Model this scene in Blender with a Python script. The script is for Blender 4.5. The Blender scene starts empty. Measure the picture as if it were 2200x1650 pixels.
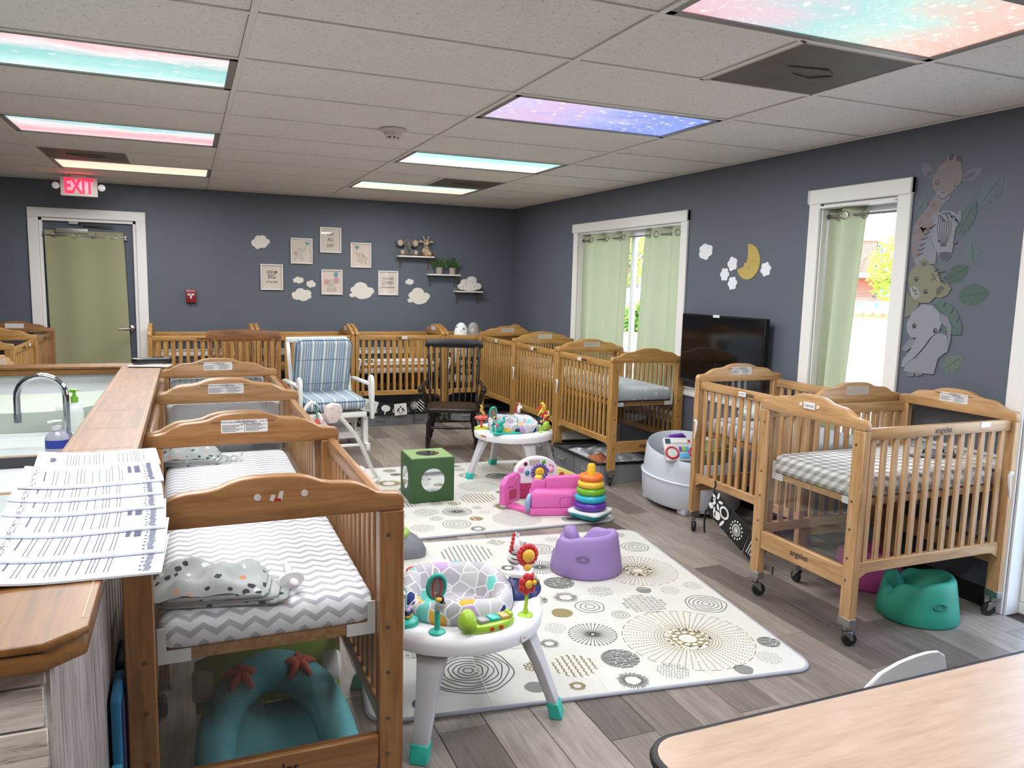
import bpy, bmesh, math, random
from mathutils import Vector, Matrix
random.seed(7)
SC = bpy.context.scene
COL = SC.collection
PI = math.pi

# ---------------------------------------------------------------- camera, world, light, exposure
CZ = 1.555                                   # eye height
def make_camera():
    yaw, pitch, roll = math.radians(22.722), math.radians(-7.380), math.radians(1.398)
    fw = Vector((math.sin(yaw)*math.cos(pitch), math.cos(yaw)*math.cos(pitch), math.sin(pitch)))
    ri = Vector((math.cos(yaw), -math.sin(yaw), 0)); up = ri.cross(fw)
    r = math.cos(roll)*ri + math.sin(roll)*up; u = -math.sin(roll)*ri + math.cos(roll)*up
    cd = bpy.data.cameras.new('camera'); cd.sensor_width = 36; cd.lens = 36*1669.86/2200
    cd.clip_start = .02; cd.clip_end = 500
    co = bpy.data.objects.new('camera', cd); COL.objects.link(co)
    b = -fw
    co.matrix_world = Matrix(((r.x, u.x, b.x, 0), (r.y, u.y, b.y, 0), (r.z, u.z, b.z, CZ), (0, 0, 0, 1)))
    SC.camera = co
make_camera()
SC.view_settings.view_transform = 'Standard'; SC.view_settings.look = 'None'
SC.view_settings.gamma = 1; SC.view_settings.use_curve_mapping = False
SC.view_settings.exposure = 0.0
LAMP_W = 32.0                                # each troffer
def make_world():
    w = bpy.data.worlds.new('sky'); SC.world = w; w.use_nodes = True
    nt = w.node_tree; nt.nodes.clear()
    o = nt.nodes.new('ShaderNodeOutputWorld'); b = nt.nodes.new('ShaderNodeBackground')
    s = nt.nodes.new('ShaderNodeTexSky'); s.sky_type = 'NISHITA'; s.sun_disc = False
    s.sun_elevation = math.radians(48); s.sun_rotation = math.radians(250); s.dust_density = 2.0
    b.inputs[1].default_value = 1.7
    nt.links.new(s.outputs[0], b.inputs[0]); nt.links.new(b.outputs[0], o.inputs[0])
make_world()
def make_sun():
    l = bpy.data.lights.new('sun', 'SUN'); l.energy = 9; l.angle = .01; l.color = (1, .96, .9)
    o = bpy.data.objects.new('sun', l); COL.objects.link(o)
    o.rotation_euler = Vector((-.55, -.25, .8)).to_track_quat('Z', 'Y').to_euler()
make_sun()

# ---------------------------------------------------------------- helpers
def lin(h):
    h = h.lstrip('#'); c = [int(h[i:i+2], 16)/255 for i in (0, 2, 4)]
    return tuple(x/12.92 if x <= .04045 else ((x+.055)/1.055)**2.4 for x in c) + (1,)

class G:
    """tiny node-graph helper around one material"""
    def __init__(s, name):
        s.mat = bpy.data.materials.new(name); s.mat.use_nodes = True
        s.nt = s.mat.node_tree; s.b = s.nt.nodes['Principled BSDF']; s.out = s.nt.nodes['Material Output']
    def n(s, t, **kw):
        x = s.nt.nodes.new('ShaderNode'+t)
        for k, v in kw.items(): setattr(x, k, v)
        return x
    def put(s, sock, v):
        if isinstance(v, bpy.types.NodeSocket): s.nt.links.new(v, sock)
        elif v is not None: sock.default_value = v
    def m(s, op, a, b=None, c=None):
        x = s.n('Math', operation=op); s.put(x.inputs[0], a)
        if b is not None: s.put(x.inputs[1], b)
        if c is not None: s.put(x.inputs[2], c)
        return x.outputs[0]
    def mix(s, f, a, b, mode='MIX'):
        x = s.n('Mix', data_type='RGBA', blend_type=mode)
        s.put(x.inputs[0], f); s.put(x.inputs[6], lin(a) if isinstance(a, str) else a); s.put(x.inputs[7], lin(b) if isinstance(b, str) else b)
        return x.outputs[2]
    def ramp(s, f, stops, interp='LINEAR'):
        x = s.n('ValToRGB'); r = x.color_ramp; r.interpolation = interp
        while len(r.elements) < len(stops): r.elements.new(.5)
        for e, (p, c) in zip(r.elements, stops): e.position = p; e.color = lin(c) if isinstance(c, str) else (c, c, c, 1)
        s.put(x.inputs[0], f); return x.outputs[0]
    def tc(s, k='Object'): return s.n('TexCoord').outputs[k]
    def scl(s, v, sc, loc=(0, 0, 0), rot=(0, 0, 0)):
        x = s.n('Mapping'); s.put(x.inputs[0], v); x.inputs[1].default_value = loc; x.inputs[2].default_value = rot; x.inputs[3].default_value = sc
        return x.outputs[0]
    def add(s, a, b):
        x = s.n('VectorMath', operation='ADD'); s.put(x.inputs[0], a); s.put(x.inputs[1], b); return x.outputs[0]
    def sep(s, v):
        x = s.n('SeparateXYZ'); s.put(x.inputs[0], v); return x.outputs
    def noise(s, v, scale=5, detail=2, rough=.5, dist=0):
        x = s.n('TexNoise'); s.put(x.inputs['Vector'], v); x.inputs['Scale'].default_value = scale; x.inputs['Detail'].default_value = detail
        x.inputs['Roughness'].default_value = rough; x.inputs['Distortion'].default_value = dist
        return x.outputs[0]
    def voro(s, v, scale, feature='F1', out=0, rnd=1):
        x = s.n('TexVoronoi', feature=feature); s.put(x.inputs['Vector'], v); x.inputs['Scale'].default_value = scale; x.inputs['Randomness'].default_value = rnd
        return x.outputs[out]
    def rnd(s): return s.n('ObjectInfo').outputs['Random']
    def col(s, v): s.put(s.b.inputs['Base Color'], lin(v) if isinstance(v, str) else v); return s
    def set(s, rough=None, metal=None, spec=None, coat=None, sheen=None):
        for k, v in (('Roughness', rough), ('Metallic', metal), ('Specular IOR Level', spec), ('Coat Weight', coat), ('Sheen Weight', sheen)):
            if v is not None: s.put(s.b.inputs[k], v)
        return s
    def bump(s, h, strength=.2, dist=.01):
        x = s.n('Bump'); x.inputs['Strength'].default_value = strength; x.inputs['Distance'].default_value = dist
        s.put(x.inputs['Height'], h); s.nt.links.new(x.outputs[0], s.b.inputs['Normal']); return s
    def emit(s, c, k): s.put(s.b.inputs['Emission Color'], lin(c) if isinstance(c, str) else c); s.b.inputs['Emission Strength'].default_value = k; return s

MT = {}
def P(c, rough=.5, metal=0, spec=.5, coat=0):
    k = (c, rough, metal, spec, coat)
    if k not in MT:
        g = G('m_'+c.strip('#')+'_%d' % len(MT)); g.col(c).set(rough, metal, spec, coat); MT[k] = g.mat
    return MT[k]

def wood(name, lo, mid, hi, axis='X', rough=.38, scale=1.0, var=.0):
    """grain runs along the given object axis"""
    g = G(name); v = g.tc()
    st = {'X': (1.2, 14, 14), 'Y': (14, 1.2, 14), 'Z': (14, 14, 1.2)}[axis]
    r = g.rnd(); off = g.n('CombineXYZ'); g.put(off.inputs[0], g.m('MULTIPLY', r, 37)); g.put(off.inputs[1], g.m('MULTIPLY', r, 19)); g.put(off.inputs[2], g.m('MULTIPLY', r, 53))
    w = g.scl(g.add(v, off.outputs[0]), tuple(x*scale for x in st))
    a = g.noise(w, 3.0, 6, .6, .6); b = g.noise(w, 14, 3, .7)
    f = g.m('ADD', g.m('MULTIPLY', a, .8), g.m('MULTIPLY', b, .2))
    if var: f = g.m('ADD', f, g.m('MULTIPLY', g.m('SUBTRACT', r, .5), var))
    g.col(g.ramp(f, [(.3, lo), (.5, mid), (.72, hi)])).set(rough, spec=.45); g.bump(b, .05, .002)
    return g.mat

def glassy(name, tint='#ffffff', gloss=.5, rough=.02):
    g = G(name); nt = g.nt
    t = g.n('BsdfTransparent'); t.inputs[0].default_value = lin(tint)
    gl = g.n('BsdfGlossy'); gl.inputs['Roughness'].default_value = rough
    f = g.n('LayerWeight'); f.inputs[0].default_value = .5; f = g.m('ADD', .045, g.m('MULTIPLY', g.m('POWER', f.outputs['Facing'], 5), .95))
    mx = g.n('MixShader'); g.put(mx.inputs[0], g.m('MULTIPLY', f, gloss)); nt.links.new(t.outputs[0], mx.inputs[1]); nt.links.new(gl.outputs[0], mx.inputs[2])
    nt.links.new(mx.outputs[0], g.out.inputs[0]); return g.mat

_TX = {}
def text_geo(s, size, bold=0):
    k = (s, size, bold)
    if k not in _TX:
        cu = bpy.data.curves.new('t', 'FONT'); cu.body = s; cu.size = size; cu.align_x = 'CENTER'; cu.align_y = 'CENTER'; cu.resolution_u = 2; cu.offset = bold
        o = bpy.data.objects.new('t', cu); COL.objects.link(o)
        dg = bpy.context.evaluated_depsgraph_get(); me = bpy.data.meshes.new_from_object(o.evaluated_get(dg))
        _TX[k] = ([v.co.copy() for v in me.vertices], [tuple(p.vertices) for p in me.polygons])
        bpy.data.objects.remove(o); bpy.data.curves.remove(cu); bpy.data.meshes.remove(me)
    return _TX[k]

def rrect(x0, y0, x1, y1, r, n=5):
    pts = []
    for cx, cy, a in ((x1-r, y1-r, 0), (x0+r, y1-r, 90), (x0+r, y0+r, 180), (x1-r, y0+r, 270)):
        for i in range(n+1):
            t = math.radians(a+90*i/n); pts.append((cx+r*math.cos(t), cy+r*math.sin(t)))
    return pts
def ell(cx, cy, rx, ry, n=24, rot=0):
    c, s = math.cos(rot), math.sin(rot)
    return [(cx+rx*math.cos(t)*c-ry*math.sin(t)*s, cy+rx*math.cos(t)*s+ry*math.sin(t)*c) for t in [2*PI*i/n for i in range(n)]]

class MB:
    def __init__(s, M=None): s.v = []; s.f = []; s.mi = []; s.M = M or Matrix()
    def _a(s, vs, fs, mi=0, M=None):
        o = len(s.v); T = s.M @ M if M is not None else s.M
        s.v += [T @ Vector(p) for p in vs]; s.f += [tuple(o+i for i in f) for f in fs]; s.mi += [mi]*len(fs); return s
    def box(s, x0, y0, z0, x1, y1, z1, mi=0, M=None):
        return s._a([(x0, y0, z0), (x1, y0, z0), (x1, y1, z0), (x0, y1, z0), (x0, y0, z1), (x1, y0, z1), (x1, y1, z1), (x0, y1, z1)],
                    [(0, 3, 2, 1), (4, 5, 6, 7), (0, 1, 5, 4), (1, 2, 6, 5), (2, 3, 7, 6), (3, 0, 4, 7)], mi, M)
    def prism(s, poly, a, b, axis='z', mi=0, M=None, caps=(True, True)):
        n = len(poly)
        if sum(poly[i][0]*poly[(i+1) % n][1]-poly[(i+1) % n][0]*poly[i][1] for i in range(n)) < 0: poly = poly[::-1]
        mp = {'z': lambda p, h: (p[0], p[1], h), 'x': lambda p, h: (h, p[0], p[1]), 'y': lambda p, h: (p[0], h, p[1])}[axis]
        vs = [mp(p, a) for p in poly]+[mp(p, b) for p in poly]
        fs = [tuple(range(n-1, -1, -1))]*caps[0]+[tuple(range(n, 2*n))]*caps[1]+[(i, (i+1) % n, n+(i+1) % n, n+i) for i in range(n)]
        if (axis == 'y') ^ (b < a): fs = [f[::-1] for f in fs]
        return s._a(vs, fs, mi, M)
    def flat(s, poly, h, axis='z', mi=0, M=None, flip=False):
        mp = {'z': lambda p: (p[0], p[1], h), 'x': lambda p: (h, p[0], p[1]), 'y': lambda p: (p[0], h, p[1])}[axis]
        r = tuple(range(len(poly)))
        return s._a([mp(p) for p in poly], [r[::-1] if flip else r], mi, M)
    def loft(s, rings, mi=0, cap=True, closed=True, M=None):
        n = len(rings[0]); vs = [p for r in rings for p in r]; fs = []
        for k in range(len(rings)-1):
            for i in range(n if closed else n-1):
                j = (i+1) % n; fs.append((k*n+i, k*n+j, (k+1)*n+j, (k+1)*n+i))
        if cap: fs += [tuple(range(n-1, -1, -1)), tuple(range((len(rings)-1)*n, len(rings)*n))]
        return s._a(vs, fs, mi, M)
    def lathe(s, prof, n=16, c=(0, 0, 0), mi=0, M=None, sx=1, sy=1, cap=True):
        return s.loft([[(c[0]+max(r, 1e-4)*sx*math.cos(2*PI*i/n), c[1]+max(r, 1e-4)*sy*math.sin(2*PI*i/n), c[2]+z) for i in range(n)] for r, z in prof], mi, cap, True, M)
    def tube(s, path, r, n=8, mi=0, closed=False, cap=True, M=None):
        pts = [Vector(p) for p in path]; m = len(pts); rs = r if isinstance(r, (list, tuple)) else [r]*m; rings = []; ref = None
        for i, p in enumerate(pts):
            a = pts[i-1] if (i > 0 or closed) else p; b = pts[(i+1) % m] if (i < m-1 or closed) else p
            t = (b-a).normalized()
            if ref is None: ref = t.orthogonal().normalized()
            ref = (ref-t*ref.dot(t)); ref = ref.normalized() if ref.length > 1e-6 else t.orthogonal().normalized()
            q = t.cross(ref)
            rings.append([tuple(p+rs[i]*(math.cos(2*PI*k/n)*ref+math.sin(2*PI*k/n)*q)) for k in range(n)])
        if closed: rings.append(rings[0])
        return s.loft(rings, mi, cap and not closed, True, M)
    def cyl(s, p0, p1, r, r1=None, n=12, mi=0, M=None): return s.tube([p0, p1], [r, r if r1 is None else r1], n, mi, M=M)
    def sph(s, c, rx, ry=None, rz=None, n=12, m=8, mi=0, M=None):
        ry = rx if ry is None else ry; rz = rx if rz is None else rz
        return s.loft([[(c[0]+rx*math.sin(PI*max(.02, min(.98, k/m)))*math.cos(2*PI*i/n), c[1]+ry*math.sin(PI*max(.02, min(.98, k/m)))*math.sin(2*PI*i/n), c[2]-rz*math.cos(PI*k/m)) for i in range(n)] for k in range(m+1)], mi, True, True, M)
    def torus(s, R, r, n=20, k=8, mi=0, M=None, c=(0, 0, 0)):
        return s.tube([(c[0]+R*math.cos(2*PI*i/n), c[1]+R*math.sin(2*PI*i/n), c[2]) for i in range(n)], r, k, mi, True, M=M)
    def text(s, t, size, M, mi=0, bold=0):
        v, f = text_geo(t, size, bold); return s._a(v, f, mi, M)
    def mesh(s, name, mats, smooth=None, bevel=0, seg=2, ang=30):
        me = bpy.data.meshes.new(name); me.from_pydata([tuple(p) for p in s.v], [], s.f)
        for i, m in enumerate(s.mi): me.polygons[i].material_index = m
        if bevel:
            bm = bmesh.new(); bm.from_mesh(me); bmesh.ops.remove_doubles(bm, verts=bm.verts, dist=1e-5)
            es = [e for e in bm.edges if len(e.link_faces) == 2 and e.calc_face_angle(0) > math.radians(ang)]
            bmesh.ops.bevel(bm, geom=es, offset=bevel, segments=seg, profile=.5, affect='EDGES', clamp_overlap=True)
            bm.to_mesh(me); bm.free()
        if smooth is not None or bevel:
            me.shade_smooth()
            if (smooth or 40) < 180: me.set_sharp_from_angle(angle=math.radians(smooth or 40))
        for m in (mats if isinstance(mats, (list, tuple)) else [mats]): me.materials.append(m)
        return me
    def build(s, name, mats, parent=None, **kw):
        return ob(name, s.mesh(name, mats, **kw), parent)

def ob(name, me, parent=None, loc=None, rot=None):
    o = bpy.data.objects.new(name, me); COL.objects.link(o)
    if parent is not None: o.parent = parent
    if loc is not None: o.location = loc
    if rot is not None: o.rotation_euler = rot
    return o
def tag(o, label=None, cat=None, group=None, kind=None):
    if label: o['label'] = label
    if cat: o['category'] = cat
    if group: o['group'] = group
    if kind: o['kind'] = kind
    return o
def thing(name, label, cat, loc=(0, 0, 0), rz=0, group=None):
    o = ob(name, None, None, loc, (0, 0, rz)); o.empty_display_size = .1; return tag(o, label, cat, group)
def struct(name, me, parent=None):
    o = ob(name, me, parent)
    if parent is None: o['kind'] = 'structure'
    return o
def T(x=0, y=0, z=0): return Matrix.Translation((x, y, z))
def RX(a): return Matrix.Rotation(a, 4, 'X')
def RY(a): return Matrix.Rotation(a, 4, 'Y')
def RZ(a): return Matrix.Rotation(a, 4, 'Z')
def SM(x, y, z): return Matrix.Diagonal((x, y, z, 1))
def align(d):                                 # local +Z to direction d
    return Vector(d).to_track_quat('Z', 'Y').to_matrix().to_4x4()
# ---------------------------------------------------------------- materials of the room
def mk_wall():
    g = G('wall_paint'); v = g.tc(); n = g.noise(v, 3, 3)
    g.col(g.mix(g.m('MULTIPLY', n, .6), '#595e68', '#616671')).set(.55, spec=.35); g.bump(g.noise(v, 220, 2), .08, .002); return g.mat
WALL = mk_wall()
WHITE = P('#e9e8e6', .45); TRIM = P('#e4e2de', .4); BLACKV = P('#141416', .5)
def mk_plank():
    g = G('floor_plank'); r = g.rnd(); v = g.tc()
    off = g.n('CombineXYZ'); g.put(off.inputs[0], g.m('MULTIPLY', r, 41)); g.put(off.inputs[1], g.m('MULTIPLY', r, 17)); g.put(off.inputs[2], g.m('MULTIPLY', r, 23))
    w = g.scl(g.add(v, off.outputs[0]), (9, .9, 1)); a = g.noise(w, 3, 6, .62, 1.2); b = g.noise(g.scl(w, (5, 1, 1)), 6, 4, .7)
    r2 = g.m('FRACT', g.m('MULTIPLY', r, 7.31)); base = g.ramp(r2, [(0, '#5e544e'), (.22, '#8b7f76'), (.45, '#a3978c'), (.62, '#6c625b'), (.8, '#b5a99b'), (1, '#92877e')])
    f = g.m('ADD', g.m('MULTIPLY', a, .7), g.m('MULTIPLY', b, .35))
    c = g.mix(g.ramp(f, [(.35, 0.0), (.75, 1.0)]), g.mix(.55, base, '#3a322e'), g.mix(.12, base, '#bdb3a7'))
    g.col(c).set(.36, spec=.4); g.bump(b, .08, .002); return g.mat
PLANK = mk_plank()
def mk_tile():
    g = G('ceiling_tile'); r = g.rnd(); v = g.tc(); off = g.n('CombineXYZ'); g.put(off.inputs[0], g.m('MULTIPLY', r, 31)); g.put(off.inputs[1], g.m('MULTIPLY', r, 13))
    w = g.add(v, off.outputs[0]); n = g.noise(g.scl(w, (1, 1.6, 1)), 80, 3, .6, 1.5); n2 = g.noise(w, 2.5, 2)
    f = g.ramp(n, [(.31, 0.0), (.39, 1.0)]); c = g.mix(f, '#6f6c6a', g.mix(n2, '#dedbd6', '#e6e3de'))
    g.col(c).set(.9, spec=.2); g.bump(f, .35, .004); return g.mat
TILE = mk_tile(); TEE = P('#dfdcd7', .5)

# ---------------------------------------------------------------- floor
XL, XR, YF, YB, ZT = -3.4, 3.66, -2.2, 8.81, 2.4396
floor = struct('floor', MB().box(XL-.15, YF-.15, -.06, XR+.15, YB+.15, -.007).mesh('floor', P('#3b332e', .8)))
_pl = {}
def plank_mesh(L):
    L = round(L, 3)
    if L not in _pl: _pl[L] = MB().box(-.0895, -L/2, -.007, .0895, L/2, 0).mesh('plank', PLANK, bevel=.0012, seg=1)
    return _pl[L]
field = MB(); PW, PL = .181, 1.22
ncol = int((XR-XL)/PW)+1
for i in range(ncol):
    x = XR-PW*(i+.5); y = YF-random.random()*PL
    if x-PW/2 < XL: continue
    while y < YB:
        a, b = max(y, YF), min(y+PL, YB)
        if b-a > .05:
            if x > -.2 and b > 1.5: ob('plank', plank_mesh(b-a-.002), floor, (x, (a+b)/2, 0))
            else: field.box(x-.0895, a+.001, -.007, x+.0895, b-.001, 0)
        y += PL
tag(field.build('plank_field', PLANK, floor), kind='stuff')

# ---------------------------------------------------------------- walls with openings
def wall_rects(u0, u1, v0, v1, holes):
    us = sorted({u0, u1} | {h[0] for h in holes} | {h[1] for h in holes}); out = []
    for a, b in zip(us, us[1:]):
        hs = sorted([h for h in holes if h[0] <= a+1e-6 and h[1] >= b-1e-6], key=lambda h: h[2]); z = v0
        for h in hs:
            if h[2] > z: out.append((a, b, z, h[2]))
            z = h[3]
        if z < v1: out.append((a, b, z, v1))
    return out
DOOR = (-1.306, -.456, 0, 2.08)
W1 = (5.30, 7.085, .55, 2.07); W2 = (3.245, 3.82, .55, 2.088); W3 = (1.55, 2.425, 0, 2.088)
mb = MB()
for a, b, c, d in wall_rects(XL-.15, XR+.15, 0, 2.75, [DOOR]): mb.box(a, YB, c, b, YB+.15, d)
wall_back = struct('wall_back', mb.mesh('wall_back', WALL))
mb = MB()
for a, b, c, d in wall_rects(YF-.15, YB, 0, 2.75, [W1, W2, W3]): mb.box(XR, a, c, XR+.15, b, d)
wall_right = struct('wall_right', mb.mesh('wall_right', WALL))
struct('wall_left', MB().box(XL-.15, YF-.15, 0, XL, YB, 2.75).mesh('wall_left', WALL))
struct('wall_front', MB().box(XL, YF-.15, 0, XR, YF, 2.75).mesh('wall_front', WALL))
struct('sun_block_roof', MB().box(XL-.6, YF-.6, 2.75, XR+.6, YB+.6, 2.9).mesh('sun_block_roof', P('#77736c', .8)))  # unseen slab added to keep the sun out of the room
# small screw marks on the back wall
def rail_profile(): return [(0, 0), (.012, 0), (.022, .01), (.022, .03), (.014, .038), (.014, .06), (.026, .068), (.026, .078), (0, .078)]
def chair_rail(name, spans, right):
    mb = MB()
    for a, b in spans:
        if right: mb.prism([(XR-p, .70+q) for p, q in rail_profile()], a, b, 'y')
        else: mb.prism([(YB-p, .71+q) for p, q in rail_profile()], a, b, 'x')
    return struct(name, mb.mesh(name, TRIM))
chair_rail('trim_1', [(-.365, XR)], False)
chair_rail('trim_2', [(2.515, 3.15), (3.915, 5.21), (7.172, YB-.03)], True)
struct('baseboard_back', MB().box(-.36, YB-.008, 0, XR, YB, .1).box(XL, YB-.008, 0, -1.40, YB, .1).mesh('baseboard_back', BLACKV))
struct('baseboard_right', MB().box(XR-.008, 2.52, 0, XR, YB-.01, .1).box(XR-.008, YF, 0, XR, 1.45, .1).mesh('baseboard_right', BLACKV))

# ---------------------------------------------------------------- ceiling: slab, tees, tiles
ceiling = struct('ceiling', MB().box(XL-.15, YF-.15, 2.47, XR+.15, YB+.15, 2.56).mesh('ceiling', P('#55524e', .9)))
GX = [.2339+1.2192*k for k in (-2, -1, 0, 1, 2)]; GY0 = 2.9072; TX, TY = 1.2192, .6096
for x in GX: MB().box(x-.012, YF, ZT-.001, x+.012, YB, ZT+.02).build('main_tee', TEE, ceiling)
for r in range(-8, 10):
    y = GY0+r*TY
    MB().box(XL, y-.012, ZT, XR, y+.012, ZT+.02).build('cross_tee', TEE, ceiling)
MB().box(XR-.022, YF, ZT-.001, XR, YB, ZT+.004).build('wall_angle', TEE, ceiling); MB().box(XL, YB-.022, ZT-.001, XR, YB, ZT+.004).build('wall_angle', TEE, ceiling)
LIGHTS = [(-1, 1, 'A'), (-1, 4, 'B'), (-1, 7, 'C'), (1, 1, 'D'), (1, 4, 'E'), (1, 7, 'F'), (1, -2, 'G'), (-1, -2, 'A'), (-1, -5, 'B'), (1, -5, 'D')]
VENTS = [(2, -1), (2, 6), (0, 6)]           # half tiles: (boundary index, row)
HALF = {(1, -1, 1): 1, (1, 6, 1): 1, (-1, 6, 0): 1}
_tm = {}
def tile_mesh(w, d):
    k = (round(w, 3), round(d, 3))
    if k not in _tm: _tm[k] = MB().box(-w/2, -d/2, 0, w/2, d/2, .014).mesh('ceiling_panel', TILE, bevel=.002, seg=1)
    return _tm[k]
tfield = MB(); lit = {(c, r) for c, r, _ in LIGHTS}
xs = [XL]+GX+[XR]
for ci in range(6):
    c = ci-3                                  # column c starts at GX index c+2
    for r in range(-9, 10):
        y0 = max(GY0+r*TY, YF); y1 = min(GY0+(r+1)*TY, YB); x0, x1 = xs[ci], xs[ci+1]
        if (c, r) in lit: continue
        if (c, r) == (1, -1) or (c, r) == (1, 6): x1 = x0+TX/2
        if (c, r) == (-1, 6): x0 = x0+TX/2
        w, d = x1-x0-.026, y1-y0-.026
        if d < .02: continue
        if r >= -3 and ci >= 1:
            o = ob('ceiling_panel', tile_mesh(w, d), ceiling, ((x0+x1)/2, (y0+y1)/2, ZT+.006))
        else: tfield.box(x0+.013, y0+.013, ZT+.006, x1-.013, y1-.013, ZT+.02)
tag(tfield.build('ceiling_panel_field', TILE, ceiling), kind='stuff')
for x, r in ((GX[3]+TX/2, -1), (GX[3]+TX/2, 6), (GX[1]+TX/2, 6)):
    MB().box(x-.012, GY0+r*TY, ZT, x+.012, GY0+(r+1)*TY, ZT+.02).build('cross_tee', TEE, ceiling)

# return-air grilles
def mk_grille():
    g = G('grille_metal'); x, y, z = g.sep(g.tc()); s = g.m('SINE', g.m('MULTIPLY', g.m('ADD', x, y), 420)); n = g.noise(g.tc(), 4, 3)
    f = g.m('MULTIPLY', g.ramp(s, [(.2, 0.0), (.7, 1.0)]), g.m('ADD', n, .45)); g.col(g.mix(f, '#342e29', '#9d948a')).set(.5, .3); g.bump(s, .4, .003); return g.mat
GRILLE = mk_grille()
for (x0, r, lab) in ((GX[3]+TX/2, -1, 'large brown perforated return air grille near the front right light'), (GX[3]+TX/2, 6, 'perforated air grille in front of the farthest right light'), (GX[1], 6, 'perforated air grille in front of the light by the exit sign')):
    t = thing('ceiling_vent', lab, 'vent', (x0+TX/4, GY0+r*TY+TY/2, ZT), 0, 'square ceiling grilles')
    MB().box(-.285, -.285, .002, .285, .285, .012).build('perforated_sheet', GRILLE, t)
    fr = MB()
    for a in range(4): fr.box(-.295, -.295, -.0005, .295, -.283, .014, 0, RZ(a*PI/2))
    fr.build('frame', P('#bdb8b0', .5), t)
    MB().tube([(-.13, -.03, -.001), (-.04, .05, -.002), (.06, .07, -.002), (.13, .0, -.001), (.05, -.06, -.002), (-.13, -.03, -.001)], .004, 5).build('damper_ring', P('#6b625b', .5), t)

# ceiling lights with printed fabric covers
def mk_lens(name, stops, stars, k):
    g = G(name); v = g.tc(); x, y, z = g.sep(v); n = g.noise(g.scl(v, (1, 2.2, 1)), 2.2, 4, .6, .5)
    f = g.m('ADD', g.m('MULTIPLY', g.m('SUBTRACT', .3, y), 1.25), g.m('MULTIPLY', g.m('SUBTRACT', n, .5), .55))
    if name.endswith('D'): f = g.m('ADD', g.m('MULTIPLY', g.m('ADD', x, .6), .62), g.m('MULTIPLY', g.m('SUBTRACT', n, .5), .6))
    if name.endswith('G'): f = g.m('ADD', g.m('MULTIPLY', g.m('ADD', x, .6), .75), g.m('MULTIPLY', g.m('SUBTRACT', n, .5), .7))
    c = g.ramp(f, stops); d = g.voro(g.scl(v, (1, 1, 0)), 16); st = g.ramp(d, [(.10, 1.0), (.24, 0.0)])
    d2 = g.voro(g.scl(v, (1, 1, 0), (3, 1, 0)), 40); st2 = g.ramp(d2, [(.10, .8), (.24, 0.0)])
    c = g.mix(g.m('MULTIPLY', g.m('MAXIMUM', st, st2), stars), c, '#ffffff')
    rib = g.m('ADD', .94, g.m('MULTIPLY', g.m('SINE', g.m('MULTIPLY', x, 900)), .06))
    g.col('#d8d8d8').set(.5); g.emit(g.mix(1.0, c, rib, 'MULTIPLY'), k); return g.mat
LENS = {
 'A': mk_lens('lens_A', [(0, '#e8fbfb'), (.2, '#8fe0dc'), (.42, '#62c4c4'), (.55, '#e9dfe4'), (.7, '#e29aa8'), (.95, '#c98490')], .7, .95),
 'B': mk_lens('lens_B', [(0, '#fbd9e0'), (.25, '#eda3b4'), (.45, '#f3e9ec'), (.62, '#8ad4da'), (.9, '#4fb0be')], .7, 1.0),
 'C': mk_lens('lens_C', [(0, '#fff2d6'), (.4, '#ffe2c0'), (.6, '#fdd6c4'), (.9, '#fff0dc')], .3, 1.1),
 'D': mk_lens('lens_D', [(0, '#c0b6ea'), (.18, '#cfa8dd'), (.38, '#8f9bf0'), (.55, '#2f68dc'), (.72, '#3f7cf0'), (.88, '#8c7ce6'), (1, '#b9a4e6')], 1.0, .95),
 'E': mk_lens('lens_E', [(0, '#ffffff'), (.3, '#fbe9ec'), (.5, '#a0e6e4'), (.75, '#7fd8da'), (1, '#9fe6e6')], .5, 1.1),
 'F': mk_lens('lens_F', [(0, '#fff4dc'), (.25, '#ffe8c8'), (.45, '#d8f4e0'), (.7, '#aeeede'), (1, '#f4fffa')], .4, 1.15),
 'G': mk_lens('lens_G', [(0, '#cf929e'), (.2, '#cdb0c0'), (.4, '#86c6c4'), (.55, '#a6cfc4'), (.72, '#d8ae9c'), (1, '#cf9880')], .8, 1.1)}
LNAME = {('A', 1): 'pink and turquoise starry fabric light nearest on the left', ('B', 4): 'turquoise over pink fabric light second on the left', ('C', 7): 'warm cream fabric light beside the exit sign',
 ('D', 1): 'purple and blue starry galaxy fabric ceiling light', ('E', 4): 'pale turquoise fabric light second farthest on the right', ('F', 7): 'mint and cream fabric light farthest on the right',
 ('G', -2): 'large pastel nebula fabric light at the top right corner'}
def ceiling_light(c, r, kind):
    cx, cy = GX[c+2]+TX/2, GY0+r*TY+TY/2
    t = thing('ceiling_light', LNAME.get((kind, r)) or ({(-1, -2): 'fabric covered light above the counter, just out of view', (-1, -5): 'fabric covered light behind the viewer on the left', (1, -5): 'fabric covered light behind the viewer on the right'}.get((c, r))), 'ceiling light', (cx, cy, ZT), 0, 'fabric covered ceiling lights')
    fr = MB(); w, d = TX/2-.014, TY/2-.014
    for a, b, e, f in ((-w, -d, w, -d+.03), (-w, d-.03, w, d), (-w, -d, -w+.03, d), (w-.03, -d, w, d)): fr.box(a, b, .0, e, f, .02)
    fr.build('frame', P('#8d8b88', .4, .3), t)
    MB().box(-w+.02, -d+.02, .006, w-.02, d-.02, .012).build('lens', LENS[kind], t)
    l = bpy.data.lights.new('troffer_lamp', 'AREA'); l.shape = 'RECTANGLE'; l.size = 1.1; l.size_y = .5; l.energy = LAMP_W; l.color = (.97, .985, 1)
    lo = ob('troffer_lamp', l, t, (0, 0, -.004))
for c, r, k in LIGHTS: ceiling_light(c, r, k)

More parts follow.
